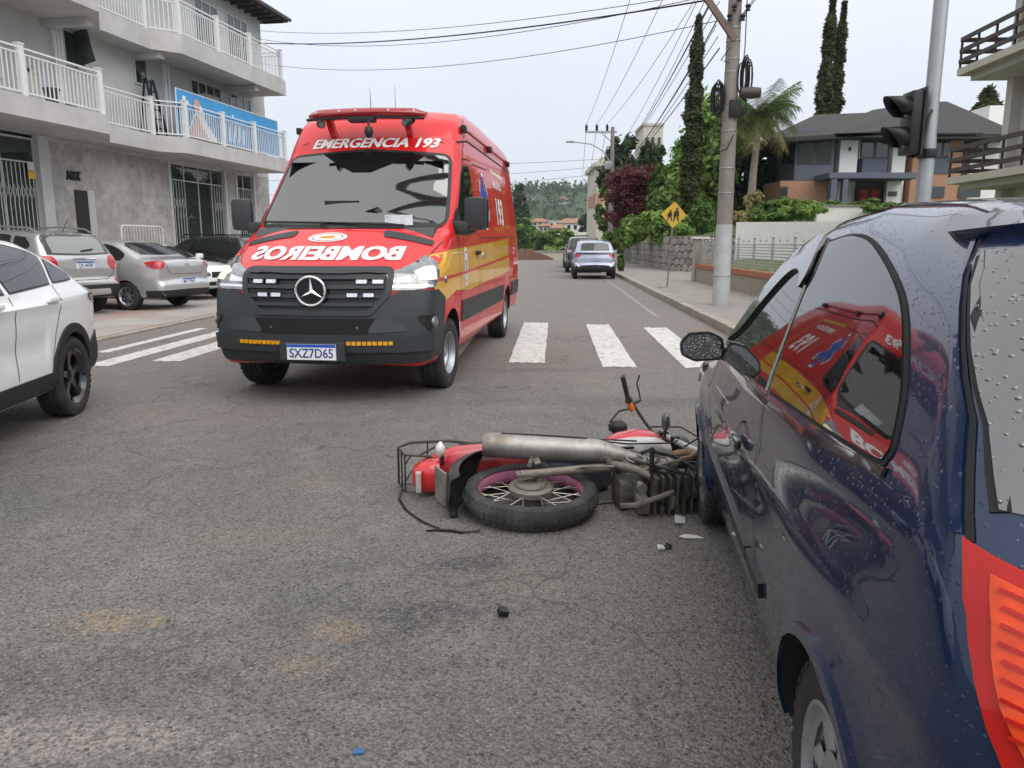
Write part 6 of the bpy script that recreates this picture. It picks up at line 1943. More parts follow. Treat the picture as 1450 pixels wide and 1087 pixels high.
pot(-4.35, -.2, .17, .42, DRKP, 'square-shouldered dark planter next to the tall cream urn')
pot(-3.75, -.2, .12, .16, mat('pot_grey', (.3, .3, .3), .7), 'low grey bowl near the balcony corner')
# crowd barrier against the wall
br = thing('crowd_barrier', 'white metal crowd barrier leaning by the clad wall', 'barrier', bw(0, 0, 0)); br.matrix_world = bld.matrix_world.copy()
mb = MB()
P = [B(-1.15, -1.05, .62), B(-1.15, -1.05, 1.90), B(-1.05, -1.05, 1.95), B(.68, -1.05, 1.95), B(.76, -1.05, 1.90), B(.76, -1.05, .62)]
P = [B(-1.15, -1.05, .03), B(-1.15, -1.05, 1.88), B(-1.08, -1.05, 1.94), B(.68, -1.05, 1.94), B(.76, -1.05, 1.88), B(.76, -1.05, .03)]
mb.tube(P, .025, 8); mb.tube([B(-1.15, -1.05, .30), B(.76, -1.05, .30)], .018, 6); mb.build('barrier_frame', RAILW, br, smooth=50)
for k in range(1, 14):
    t = -1.15 + 1.91 * k / 14
    mb = MB(); mb.tube([B(t, -1.05, .30), B(t, -1.05, 1.93)], .010, 5); mb.build('barrier_bar', RAILW, br)
# ------------------------------------------------------------ right side: pole, signal, sign, walls, fence, houses
def at(px, py, Y):
    """point at depth Y seen at photo pixel (px, py): used to size far things at their real distance"""
    p = radians(10.32)
    dx, dz = (px - 725.0) / 1090.0, -(py - 543.5) / 1090.0
    r = Vector((dx, cos(p) + sin(p) * dz, -sin(p) + cos(p) * dz))
    return Vector((0, 0, CAM_H)) + r * (Y / r.y)

# --- utility pole
POLC = mat('pole_concrete', (0.25, 0.225, 0.20), 0.85, var=0.2, vscale=4, bump=0.25, bscale=40, dirt=(0.15, 0.135, 0.12), dscale=1.5, damt=0.6)
POLP = mat('pole_paint', (0.44, 0.47, 0.47), 0.75, var=0.12, vscale=5, bump=0.2, bscale=40, dirt=(0.30, 0.30, 0.28), dscale=3, damt=0.5)
WIRE = mat('cable_black', (0.012, 0.012, 0.013), 0.6)
GALV = mat('galvanised', (0.33, 0.35, 0.36), 0.45, metal=0.55, var=0.12, vscale=6)
PX, PY = 4.50, 16.65
pole = thing('utility_pole', 'tall concrete utility pole with pale painted base and black cable coils', 'utility pole', (PX, PY, .12))
def prad(z): return .178 - .0075 * z
mb = MB(); mb.lathe([(prad(z), z) for z in (1.68, 3, 5, 7, 9, 11)] + [(0, 11)], 20, 'z'); mb.build('shaft', POLC, pole, smooth=40)
mb = MB(); mb.lathe([(prad(z) + .004, z) for z in (0, .9, 1.7)] + [(prad(1.7) - .01, 1.705)], 20, 'z'); mb.build('painted_base', POLP, pole, smooth=40)
for z in (.62, 2.35, 2.85, 3.6, 4.05, 4.75, 5.0, 5.35, 5.6):
    mb = MB(); mb.lathe([(prad(z) + .006, z - .012), (prad(z) + .011, z), (prad(z) + .006, z + .012)], 20, 'z'); mb.build('steel_band', GALV, pole, smooth=50)
TIM = mat('timber_arm', (.17, .13, .10), .8, var=.2, vscale=8)
for dx in (-1,):
    mb = MB(); mb.bar((0, -.12, 5.35), (-.62, -.12, 6.15), .10, .12); mb.build('brace_arm', TIM, pole)
mb = MB(); mb.bar((.10, -.05, 5.75), (.42, -.05, 6.2), .05, .06); mb.build('brace_arm', GALV, pole)
mb = MB(); mb.bar((-1.05, -.14, 9.9), (1.6, -.14, 9.9), .10, .12); mb.build('cross_arm', TIM, pole)
def coil(c, r, n, tilt, k=1.7):
    for i in range(n):
        mb = MB()
        rr = r * (1 - .05 * i)
        P = [Vector((cos(a) * rr * .30 + .015 * i * (-1 if i % 2 else 1), sin(i) * .03, sin(a) * rr * k)) for a in [2 * pi * q / 20 for q in range(20)]]
        mb.tube([Rz(tilt) @ p + Vector(c) for p in P], .013, 6, closed=True); mb.build('cable_coil', WIRE, pole, smooth=60)
coil((.25, -.14, 4.62), .26, 9, .2)
coil((-.28, -.10, 4.22), .22, 8, -.2)
mb = MB(); mb.lathe([(0, -.22), (.10, -.2), (.12, 0), (.10, .2), (0, .22)], 14, 'x', (.34, -.2, 4.32)); mb.build('splice_closure', mat('closure_brown', (.05, .042, .036), .5), pole, smooth=50)
mb = MB(); mb.box((.06, -.16, 4.02), (.24, .12, .34), None, bev=.02); mb.build('junction_box', WIRE, pole, smooth=40)
for pts in ([(-.25, -.1, 4.0), (-.30, -.12, 3.6), (-.38, -.1, 3.3), (-.30, -.12, 3.15), (-.08, -.18, 3.22), (.05, -.18, 3.5)], [(.28, -.15, 4.2), (.26, -.16, 3.9)], [(.20, -.14, 6.2), (.20, -.16, 5.2), (.18, -.16, 4.9)], [(-.10, -.18, 5.2), (-.28, -.18, 4.95), (-.12, -.17, 4.9)]):
    mb = MB(); mb.tube(pts, .011, 6); mb.build('drop_cable', WIRE, pole, smooth=60)
for k in range(5):
    mb = MB(); mb.lathe([(0, -.06), (.05, -.05), (.035, 0), (.06, .03), (.04, .07), (0, .08)], 10, 'z', (-.15 + .09 * k, -.2 + .02 * (k % 2), 5.75 + .18 * (k % 3))); mb.build('insulator', WIRE, pole, smooth=50)

# --- second and third poles down the street, with lamp
P2 = at(864, 345, 58); P2.z = .12
pole2 = thing('utility_pole', 'street pole with cross arm and curved street lamp beyond the stone wall', 'utility pole', P2)
mb = MB(); mb.lathe([(.22, 0), (.13, 9.6), (0, 9.6)], 14, 'z'); mb.build('shaft', POLC, pole2, smooth=40)
mb = MB(); mb.bar((-2.0, 0, 9.25), (.3, 0, 9.25), .12, .14); mb.bar((-.9, 0, 9.25), (-.1, 0, 8.6), .05, .06); mb.build('cross_arm', GALV, pole2)
for x in (-1.9, -1.15, -.4):
    mb = MB(); mb.lathe([(.04, 0), (.10, .08), (.08, .2), (.11, .25), (.07, .45), (0, .5)], 10, 'z', (x, 0, 9.3)); mb.build('insulator', WIRE, pole2, smooth=50)
mb = MB(); mb.tube([(0, -.1, 6.9), (-.7, -.3, 7.9), (-1.6, -.5, 8.35), (-2.5, -.6, 8.45), (-2.9, -.6, 8.5)], .045, 8); mb.build('lamp_arm', GALV, pole2, smooth=60)
mb = MB(); mb.box((-3.1, -.6, 8.5), (.6, .25, .14), None, bev=.05); mb.build('lamp_head', GALV, pole2, smooth=50)
mb = MB(); mb.box((-.3, -.2, 6.9), (.5, .35, .6), None, bev=.05); mb.build('transformer_box', GALV, pole2, smooth=40)
mb = MB(); mb.lathe([(0, -.3), (.22, -.25), (.25, 0), (.22, .25), (0, .3)], 12, 'z', (-.25, -.25, 1.9)); mb.build('cable_coil', mat('coil_navy', (.02, .025, .06), .6), pole2, smooth=50)
P3 = at(839, 345, 105); P3.z = -1.4
pole3 = thing('utility_pole', 'thin far pole with a pale meter box in front of the cream apartment block', 'utility pole', P3)
mb = MB(); mb.lathe([(.22, 0), (.14, 9.2), (0, 9.2)], 12, 'z'); mb.build('shaft', mat('pole_dark', (.13, .10, .085), .85), pole3, smooth=40)
mb = MB(); mb.box((-.7, -.2, 3.6), (.8, .4, .9), None, bev=.05); mb.build('meter_box', GALV, pole3)
mb = MB(); mb.bar((-1.8, 0, 8.9), (.2, 0, 8.9), .1, .1); mb.build('cross_arm', GALV, pole3)

# --- overhead wires, each its own
def wire(label, a, b_, sag, r=.012, grp=None, n=26):
    a, b_ = Vector(a), Vector(b_)
    mb = MB()
    mb.tube([a.lerp(b_, k / n) - Vector((0, 0, sag * 4 * (k / n) * (1 - k / n))) for k in range(n + 1)], r, 5)
    o = mb.build('overhead_wire', WIRE)
    return tag(o, label, 'wire', grp)
pz = lambda x, y, z: Vector((PX + x, PY + y, z + .12))
for k, x in enumerate((-1.0, .25, 1.5)):
    wire(('outer', 'middle', 'inner')[k] + ' bare power line strung between the cross arms of the two street poles', pz(x, -.14, 10.0), P2 + Vector(((-1.9, -1.15, -.4)[k], 0, 9.8)), .55, .012, 'power lines between the poles')
    wire(('outer', 'middle', 'inner')[k] + ' bare power line running on from the second pole down the hill', P2 + Vector(((-1.9, -1.15, -.4)[k], 0, 9.8)), P3 + Vector(((-1.7, -.9, -.1)[k], 0, 9.0)), .4, .016, 'power lines beyond the second pole')
for k in range(9):
    wire('telephone cable of the bundle strung along the kerb between the poles', pz(-.30 - .04 * (k % 3), -.1, 5.2 + .22 * k), P2 + Vector((-.1, -.15, 6.3 + .16 * k)), .5 + .12 * ((k * 5) % 4), .009 + .005 * (k % 3 == 0), 'telephone cables between the poles')
bwall = bld.matrix_world
for k, (za, zb, sg_, r_) in enumerate(((6.25, 9.55, .35, .008), (6.10, 9.1, .3, .018), (6.18, 9.25, .55, .008), (5.75, 8.35, .55, .008))):
    wire(('uppermost thin', 'thick black', 'slack thin', 'lowest thin')[k] + ' service cable slung across the road to the grey balconied building', pz(-.6 if k < 3 else -.2, -.1, za), bwall @ B(8.3, WD + .02, zb), sg_, r_, 'service cables across the road')
for k, (z, e_) in enumerate(((7.4, 7.9), (6.9, 6.4), (6.4, 5.2))):
    wire(('highest', 'middle', 'lowest')[k] + ' thin cable crossing from the second pole to the far side of the street', P2 + Vector((-.1, -.1, z)), (-24, 62, e_), .5, .013, 'cables crossing beyond the van')

# --- traffic signal
SIGB = mat('signal_black', (.010, .010, .011), .45, var=.2)
TX, TY = 4.60, 8.85
ts = thing('traffic_signal', 'black two-lamp traffic signal clamped to a grey steel post', 'traffic light', (TX, TY, .12))
mb = MB(); mb.lathe([(.085, 0), (.085, 2.4), (.076, 2.5), (.072, 7.5), (0, 7.5)], 20, 'z'); mb.build('post', GALV, ts, smooth=40)
mb = MB(); mb.lathe([(.13, 0), (.13, .02), (.09, .04)], 20, 'z'); mb.build('base_flange', GALV, ts)
sh = MB(); sh.box((-.25, -.08, 2.59), (.12, .26, .66), None, bev=.02); hd = sh.build('signal_head', SIGB, ts, smooth=40)
for z in (2.75, 2.43):
    mb = MB(); mb.lathe([(0, -.33), (.07, -.325), (.11, -.30), (.115, -.26)], 24, 'x', (0, -.08, z)); mb.build('lens', mat('signal_lens_dark', (.02, .02, .022), .15, coat=1), hd, smooth=60)
    mb = MB()
    V, F = [], []
    n = 18
    for i in range(n + 1):
        a = radians(-40 + 260 * i / n)
        for L, r in ((-.30, .132), (-.56 + .16 * (1 - sin(a)) * .6, .125)):
            V.append((L, -.08 + r * cos(a), z + r * sin(a)))
    for i in range(n): F.append((i * 2, i * 2 + 1, i * 2 + 3, i * 2 + 2))
    mb.add(V, F); vz = mb.build('visor', SIGB, hd, smooth=60); s_ = vz.modifiers.new('s', 'SOLIDIFY'); s_.thickness = .006
mb = MB(); mb.box((-.18, -.08, 2.59), (.03, .30, .72), None, bev=.008); mb.build('backplate', SIGB, hd)
mb = MB(); mb.bar((-.22, -.06, 2.26), (.0, 0, 2.27), .07, .05); mb.lathe([(.095, 2.23), (.10, 2.25), (.10, 2.31), (.095, 2.33)], 18, 'z'); mb.build('clamp', SIGB, ts)
mb = MB(); mb.tube([(-.03, -.08, 2.73), (-.09, -.13, 2.65), (-.12, -.12, 2.43), (-.14, -.08, 2.31)], .014, 7); mb.build('cable', WIRE, ts, smooth=60)

# the post carries a long arm over the road with a second head
mb = MB(); mb.tube([(0, 0, 5.2), (-.1, -.05, 5.9), (-.6, -.1, 6.25), (-3, -.3, 6.4), (-7.6, -.75, 6.5)], [.06, .06, .055, .05, .04], 10); mb.build('mast_arm', GALV, ts, smooth=60)
mb = MB(); mb.box((-6.9, -.68, 6.0), (.36, .16, .95), None, bev=.03); mb.box((-6.9, -.58, 6.0), (.62, .03, 1.25), None, bev=.01); mb.build('signal_head', SIGB, ts, smooth=40)

# --- school warning sign
SX, SY = 4.72, 23.6
sg_ = thing('school_warning_sign', 'yellow diamond sign with two walking children on a thin leaning post', 'sign', (SX, SY, .12)); sg_.rotation_euler = (0, radians(3.2), 0)
mb = MB(); mb.tube([(0, 0, 0), (0, 0, 2.2)], .025, 8); mb.build('post', mat('sign_post_grey', (.20, .19, .18), .7), sg_, smooth=50)
mb = MB(); mb.lathe([(0, .015), (.28, .015), (.3, 0)], 18, 'z'); mb.build('footing', CONC, sg_)
s = .39
mb = MB(); mb.prism(round_poly([(0, -s), (s, 0), (0, s), (-s, 0)], .04), -.035, -.03, axis='y', o=(0, 0, 2.16)); pn = mb.build('sign_panel', mat('sign_yellow', (.66, .40, .04), .45, var=.12, vscale=5, dirt=(.4, .27, .08), damt=.4), sg_)
mb = MB(); 
BK = mat('sign_ink', (.03, .022, .015), .5)
def sgn(pts, nm):
    mb = MB(); mb.prism(pts, -.042, -.036, axis='y', o=(0, 0, 2.16)); mb.build(nm, BK, pn)
for ox, k in ((.07, 1.0), (-.12, .78)):
    q = lambda P: [(ox + x * k, (z - .02) * k - (.03 if k < 1 else 0)) for x, z in P]
    sgn(q([(.035 * cos(a) + .02, .20 + .04 * sin(a)) for a in [2 * pi * i / 10 for i in range(10)]]), 'child_head')
    sgn(q([(-.05, .14), (.06, .16), (.10, .0), (.07, -.02), (-.07, -.03), (-.09, .02)]), 'child_body')
    sgn(q([(-.05, -.02), (.0, -.02), (-.05, -.17), (-.09, -.17)]), 'child_leg')
    sgn(q([(.02, -.02), (.07, -.02), (.10, -.16), (.06, -.17)]), 'child_leg')

# --- low wall and fence
STN = [mat('wall_stone_%s' % n, c, .85, var=.25, vscale=6, bump=.4, bscale=18) for n, c in (('a', (.27, .25, .22)), ('b', (.33, .30, .26)), ('c', (.21, .20, .19)), ('d', (.30, .26, .21)))]
MORT = mat('mortar_dark', (.13, .12, .11), .9, var=.2, vscale=5)
sstone = []
for k in range(8):
    bm = bmesh.new()
    n = rnd.choice((5, 5, 6, 7)); a_ = rnd.uniform(0, 2)
    vs0 = [bm.verts.new((.5 * cos(2 * pi * i / n + a_) * rnd.uniform(.85, 1.1), 0, .5 * sin(2 * pi * i / n + a_) * rnd.uniform(.85, 1.1))) for i in range(n)]
    f_ = bm.faces.new(vs0)
    r_ = bmesh.ops.extrude_face_region(bm, geom=[f_])
    for g_ in r_['geom']:
        if isinstance(g_, bmesh.types.BMVert): g_.co.y -= .5; g_.co.x *= .80; g_.co.z *= .80
    bmesh.ops.recalc_face_normals(bm, faces=bm.faces)
    me = bpy.data.meshes.new('stone'); bm.to_mesh(me); bm.free()
    me.materials.append(STN[k % 4]); sstone.append(me)
def stone_wall(name, label, pts, z1s, th=.4, cell=.36, maxn=290):
    t = thing(name, label, 'wall', pts[0])
    O_ = Vector(pts[0])
    for (a, b_, za, zb) in [(Vector(pts[i]), Vector(pts[i + 1]), z1s[i], z1s[i + 1]) for i in range(len(pts) - 1)]:
        d = (b_ - a); L = d.length; x = d.normalized(); nrm = Vector((x.y, -x.x, 0))
        if nrm.dot(a) > 0: nrm = -nrm
        mb = MB()
        A = [a - O_, b_ - O_]
        Z0 = Vector((0, 0, -.1))
        V = [A[0] + Z0, A[1] + Z0, A[1] + Vector((0, 0, zb)), A[0] + Vector((0, 0, za))]
        V += [v - nrm * th for v in V]
        mb.add(V, [(0, 1, 2, 3), (7, 6, 5, 4), (3, 2, 6, 7), (0, 3, 7, 4), (1, 5, 6, 2)]); core = mb.build('wall_core', MORT, t)
        row = 0
        z = .12
        while z < max(za, zb) - .05:
            u_ = .15 if row % 2 else .34
            while u_ < L:
                zt = za + (zb - za) * u_ / L
                if z + cell * .3 < zt and (a + x * u_).y < 56:
                    o = bpy.data.objects.new('stone', rnd.choice(sstone)); COL.objects.link(o); o.parent = t
                    o.location = a - O_ + x * u_ + Vector((0, 0, z + rnd.uniform(-.03, .03))) + nrm * .0
                    o.rotation_euler = (0, 0, math.atan2(-nrm.x, nrm.y) + pi if False else math.atan2(x.y, x.x) + (0 if nrm.dot(Vector((x.y, -x.x, 0))) > 0 else pi))
                    w_ = cell * rnd.uniform(1.05, 1.45)
                    o.scale = (w_, .10 * rnd.uniform(.6, 1.3), cell * rnd.uniform(1.02, 1.25))
                u_ += cell * 1.08
            z += cell * .92; row += 1
        mb = MB(); mb.bar(A[0] + Vector((0, 0, za + .03)) - nrm * th / 2, A[1] + Vector((0, 0, zb + .03)) - nrm * th / 2, th + .06, .06); mb.build('wall_cap', CONC, t)
    return t
sw1 = stone_wall('stone_wall', 'grey fieldstone retaining wall along the pavement below the hedge', [(8.9, 62, 0.1), (7.72, 38.4, 0.1), (10.6, 34.0, 0.1)], [1.55, 1.62, 1.72], cell=.36)
FNC = mat('fence_grey', (.38, .39, .39), .5, metal=.3, var=.15, vscale=4)
# fence on its base
fb = [RD(27.6, 5.10, .1), RD(12.5, 5.35, .1)]
fen = thing('metal_fence', 'pale slatted metal fence on a low stone base with terracotta coping', 'fence', fb[0])
A0, A1 = Vector((0, 0, 0)), fb[1] - fb[0]
mb = MB(); mb.bar(A0 + Vector((0, 0, .24)), A1 + Vector((0, 0, .24)), .28, .50); mb.build('fence_base', STN[3], fen)
mb = MB(); mb.bar(A0 + Vector((0, 0, .56)), A1 + Vector((0, 0, .56)), .36, .13); mb.build('coping', mat('terracotta', (.34, .115, .06), .8, var=.25, vscale=8, bump=.3, bscale=30), fen)
Lf = A1.length; xf = A1.normalized()
for z in [.72 + .072 * k for k in range(9)]:
    mb = MB(); mb.bar(A0 + Vector((0, 0, z)), A1 + Vector((0, 0, z)), .02, .028); mb.build('fence_slat', FNC, fen)
k = .2
while k < Lf:
    mb = MB(); mb.box(A0 + xf * k + Vector((0, 0, 1.02)), (.05, .05, .80)); mb.lathe([(.0, 1.6), (.02, 1.52), (.045, 1.47), (.02, 1.42)], 8, 'z', A0 + xf * k); mb.build('fence_post', FNC, fen)
    for q in (.55, 1.1):
        mb = MB(); mb.lathe([(0, 1.50), (.012, 1.44), (.03, 1.41), (.012, 1.36)], 6, 'z', A0 + xf * (k + q)); mb.build('finial', FNC, fen)
    k += 1.65
gp = thing('gate_pillar', 'white rendered gate pillar with flat cap at the end of the fence', 'pillar', RD(27.9, 5.1, .1))
mb = MB(); mb.box((0, 0, .75), (.42, .42, 1.5)); mb.build('shaft', STN[1], gp)
mb = MB(); mb.box((0, 0, 1.53), (.56, .56, .07)); mb.build('cap', mat('white_render', (.72, .71, .69), .8, var=.06, vscale=3), gp)
WR = MATS['white_render']
ww = thing('garden_wall', 'white rendered garden wall with three small square vents below the shrubs', 'wall', (9.3, 32.6, 0))
mb = MB(); mb.bar((0, 0, 1.15), (11.0, -3.0, 1.15), .3, 2.3); mb.build('wall_body', WR, ww)
for k in range(3):
    c = Vector((.75 + .38 * k, -.20 - .104 * k, 1.58)); mb = MB(); mb.box(c + Vector((-.04, -.0, 0)), (.16, .16, .16), Rz(math.atan2(-3, 11))); mb.build('vent', mat('vent_dark', (.03, .03, .03), .8), ww)
# terraced garden ground
def terrain():
    us = [(8.1, 62), (7.95, 38.6), (10.8, 34.2)]
    V = []; F = []
    rows = []
    # columns across: from wall/fence line rising to the house terrace
    for Y in (12, 18, 24, 30, 33.8, 36, 39, 40.9, 43.5, 46, 50, 58, 70, 90):
        row = []
        xl = np.interp(Y, [12, 27.9, 28, 33.5, 34.2, 38.6, 62, 90], [6.2, 6.9, 7.3, 9.4, 10.9, 8.05, 9.2, 10.8])
        for k, q in enumerate((0, 1.2, 3, 6, 10, 18, 40, 90)):
            X = xl + q
            if Y < 33: z = .10 + .02 * q
            elif Y < 34.0: z = 1.2 + .05 * q
            else: z = 1.55 + (.75 + 1.15 * float(sstep(40.9, 43.5, Y))) * float(sstep(0, 9, q)) + .1 * sin(X * .8 + Y)
            row.append(len(V)); V.append((X, Y, z))
        rows.append(row)
    for a, b_ in zip(rows[:-1], rows[1:]):
        for j in range(len(a) - 1): F.append((a[j], a[j + 1], b_[j + 1], b_[j]))
    return mesh_np('garden_terrain', V, F, mat('lawn', (.085, .13, .035), .9, var=.3, vscale=3, bump=.5, bscale=25), smooth=60)
tag(terrain(), kind='structure')

# --- house on the rise
HOU = thing('two_storey_house', 'two-storey house in white, slate blue and brick under a dark hipped roof', 'house', at(1200, 345, 45).xy.to_3d())
HO = Vector(HOU.location)
DY = 45.0
BRK = mat('house_brick', (.44, .235, .155), .85, var=.25, vscale=9, bump=.3, bscale=40, dirt=(.46, .26, .17), dscale=6, damt=.5)
SLT = mat('house_slate_blue', (.105, .125, .165), .7, var=.08)
SLT2 = mat('house_slate_dark', (.055, .065, .085), .7, var=.1)
HWH = mat('house_white', (.82, .82, .80), .8, var=.05)
def hz(zx, zy, Y): 
    p = at(1000 + zx / 3.222, zy / 3.222, Y); return p - HO
def hbox(name, x0, y0, x1, y1, Y, m, parent=HOU, th=3.0, proud=0.0):
    """block whose front face covers zoom box (x0,y0)-(x1,y1) at depth Y"""
    a, b_ = hz(x0, y1, Y), hz(x1, y0, Y)
    mb = MB(); mb.box(((a.x + b_.x) / 2, a.y + th / 2 - proud, (a.z + b_.z) / 2), (b_.x - a.x, th, b_.z - a.z)); return mb.build(name, m, parent)
hbox('upper_wall', 400, 590, 592, 822, DY, SLT)
hbox('upper_wall', 592, 590, 700, 960, DY + .3, HWH)
hbox('upper_wall', 700, 590, 830, 724, DY + .35, HWH)
hbox('wall_panel', 697, 724, 828, 960, DY + .25, SLT)
hbox('upper_wall', 830, 590, 922, 960, DY + .3, HWH)
hbox('upper_wall', 922, 590, 1182, 960, DY + .1, BRK)
hbox('wall_panel', 1040, 716, 1110, 792, DY + .05, SLT, th=.5)
hbox('upper_wall', 1182, 605, 1420, 960, DY + .6, HWH)
hbox('lower_wall', 330, 824, 556, 965, DY - .1, BRK)
# angled bay at the left end
a0, a1 = hz(400, 822, DY), hz(345, 822, DY + 2.2)
zt = hz(400, 590, DY).z
mb = MB(); mb.add([(a0.x, a0.y + .02, a0.z), (a1.x, a1.y, a0.z), (a1.x, a1.y, zt), (a0.x, a0.y + .02, zt), (a0.x, a0.y + 3, a0.z), (a1.x, a1.y + 3, a0.z), (a1.x, a1.y + 3, zt), (a0.x, a0.y + 3, zt)], [(1, 0, 3, 2), (5, 1, 2, 6), (2, 3, 7, 6), (0, 1, 5, 4)]); mb.build('bay_wall', SLT, HOU)
b0, b1 = hz(395, 745, DY + .12), hz(350, 745, DY + 1.95); zb1 = hz(395, 645, DY).z
mb = MB(); nn_ = Vector((-.83, -.55, 0)) * .06
mb.add([b0 + nn_, b1 + nn_, Vector((b1.x, b1.y, zb1)) + nn_, Vector((b0.x, b0.y, zb1)) + nn_], [(1, 0, 3, 2)]); mb.build('bay_window', WGL, HOU)
def hwin(x0, y0, x1, y1, Y, nx=2, proud=.06):
    f = hbox('window', x0, y0, x1, y1, Y, SLT2, th=.12, proud=proud)
    w_ = (x1 - x0)
    for k in range(nx):
        xa = x0 + w_ * (k + .06) / nx; xb = x0 + w_ * (k + .94) / nx
        hbox('pane', xa, y0 + 7, xb, y1 - 7, Y, WGL, f, th=.05, proud=proud + .02)
    return f
hwin(415, 638, 577, 747, DY); hwin(702, 633, 832, 724, DY + .3); hwin(1040, 632, 1112, 718, DY + .05); hwin(1178, 644, 1285, 700, DY + .55)
f = hwin(334, 850, 372, 930, DY - .12, 1)
# portico
hbox('canopy_beam', 562, 786, 978, 812, DY - 2.2, SLT, th=2.4)
for x0, x1 in ((562, 600), (616, 650), (965, 985)): hbox('portico_post', x0, 812, x1, 965, DY - 2.15, SLT, th=.35)
dr = hbox('entrance_door', 682, 848, 812, 965, DY - .02, mat('door_brown', (.03, .02, .018), .5), th=.2)
for x0 in (700, 752): hbox('door_wreath', x0, 862, x0 + 36, 925, DY - .1, mat('wreath_red', (.35, .02, .02), .7, var=.4, vscale=9), dr, th=.1)
pw = hbox('porch_wall', 815, 826, 893, 965, DY - .4, HWH, th=.3)
hbox('house_number_plaque', 832, 872, 872, 894, DY - .45, mat('plaque_grey', (.10, .10, .10), .6), pw, th=.06)
hbox('porch_column', 918, 826, 950, 965, DY - .4, BRK, th=.4)
hbox('wall_lamp', 652, 670, 662, 686, DY + .2, SLT2, th=.1)
for x0, x1 in ((1030, 1090), (1150, 1255)): hbox('lower_window', x0, 850, x1, 900, DY + .02, WGL, th=.1)
# hipped roofs
RFM = mat('roof_shingle', (.046, .045, .044), .9, var=.3, vscale=4, bump=.5, bscale=14)
def hroof(name, eave, ridge, back=9.0, z_e=None):
    """eave: (x0,y0),(x1,y1) front edge; ridge: (x0,y0),(x1,y1)"""
    e0, e1 = hz(*eave[0], DY - 1.0), hz(*eave[1], DY - 1.0)
    r0, r1 = hz(*ridge[0], DY + 4), hz(*ridge[1], DY + 4)
    k0, k1 = e0 + Vector((0, back, 0)), e1 + Vector((0, back, 0))
    dz_ = Vector((0, 0, -.22))
    mb = MB(); mb.add([e0, e1, r1, r0, k1, k0, e0 + dz_, e1 + dz_, k1 + dz_, k0 + dz_], [(0, 1, 2, 3), (1, 4, 2), (4, 5, 3, 2), (5, 0, 3), (6, 7, 1, 0), (7, 8, 4, 1), (9, 6, 0, 5), (9, 8, 7, 6)])
    return mb.build(name, RFM, HOU)
hroof('roof', ((285, 632), (860, 592)), ((500, 522), (760, 512)))
hroof('roof', ((590, 606), (1265, 604)), ((760, 500), (1000, 464)))
hroof('roof', ((900, 612), (1440, 610)), ((990, 462), (1100, 462)))
hbox('chimney_block', 1285, 480, 1425, 575, DY + 5, HWH, th=2)

# low white parapet and steps before the house
pr = thing('house_parapet', 'low white parapet wall in front of the house portico', 'wall', at(1205, 300, 40.5).xy.to_3d())
mb = MB(); mb.box((1.4, 0, 2.55), (6.4, .3, 1.5)); mb.build('wall_body', WR, pr)
mb = MB(); mb.box((1.4, -.01, 3.33), (6.5, .4, .07)); mb.build('coping', CONC, pr)

# --- balconied block at the right edge
APT = thing('balcony_block', 'beige block with brown timber balcony railings at the edge of the garden', 'building', RD(27, 13.0, 0), -RA)
BEI = mat('block_beige', (.50, .48, .43), .85, var=.08, vscale=1.5, dirt=(.38, .36, .32), dscale=.7, damt=.4)
BRN = mat('rail_brown', (.055, .040, .034), .7, var=.2, vscale=6)
mb = MB(); mb.box((6.6, -8.0, 6.5), (10, 15.0, 13)); mb.build('wall', BEI, APT)
for z in (3.45, 6.85, 10.2):
    mb = MB(); mb.box((.85, -8.0, z), (1.9, 16.0, .22)); sl = mb.build('balcony_slab', mat('slab_cream', (.44, .41, .34), .85, var=.1, vscale=2), APT)
    mb = MB(); mb.box((1.0, -8.0, z - .2), (1.5, 15.6, .18)); mb.build('slab_beam', BEI, APT)
    if z > 10: continue
    for q in (.28, .60, .95):
        mb = MB(); mb.box((-.06, -8.0, z + q + .05), (.05, 16.0, .13)); mb.build('rail_board', BRN, APT)
        mb = MB(); mb.box((.75, .03, z + q + .05), (1.55, .05, .13)); mb.build('rail_board', BRN, APT)
    for k in range(17):
        mb = MB(); mb.box((-.02, .0 - k * 1.0, z + .56), (.05, .07, 1.0)); mb.build('rail_post', BRN, APT)
for y in (-.6, -6.5, -12):
    mb = MB(); mb.box((1.45, y, 5.0), (.35, .35, 10)); mb.build('column', BEI, APT)
for k in range(2):
    mb = MB(); mb.box((1.55, -4 - 5 * k, 8.2), (.1, 2.2, 2.2)); mb.build('balcony_door', WGL, APT)
    mb = MB(); mb.box((1.55, -4 - 5 * k, 4.8), (.1, 2.2, 2.2)); mb.build('balcony_door', WGL, APT)
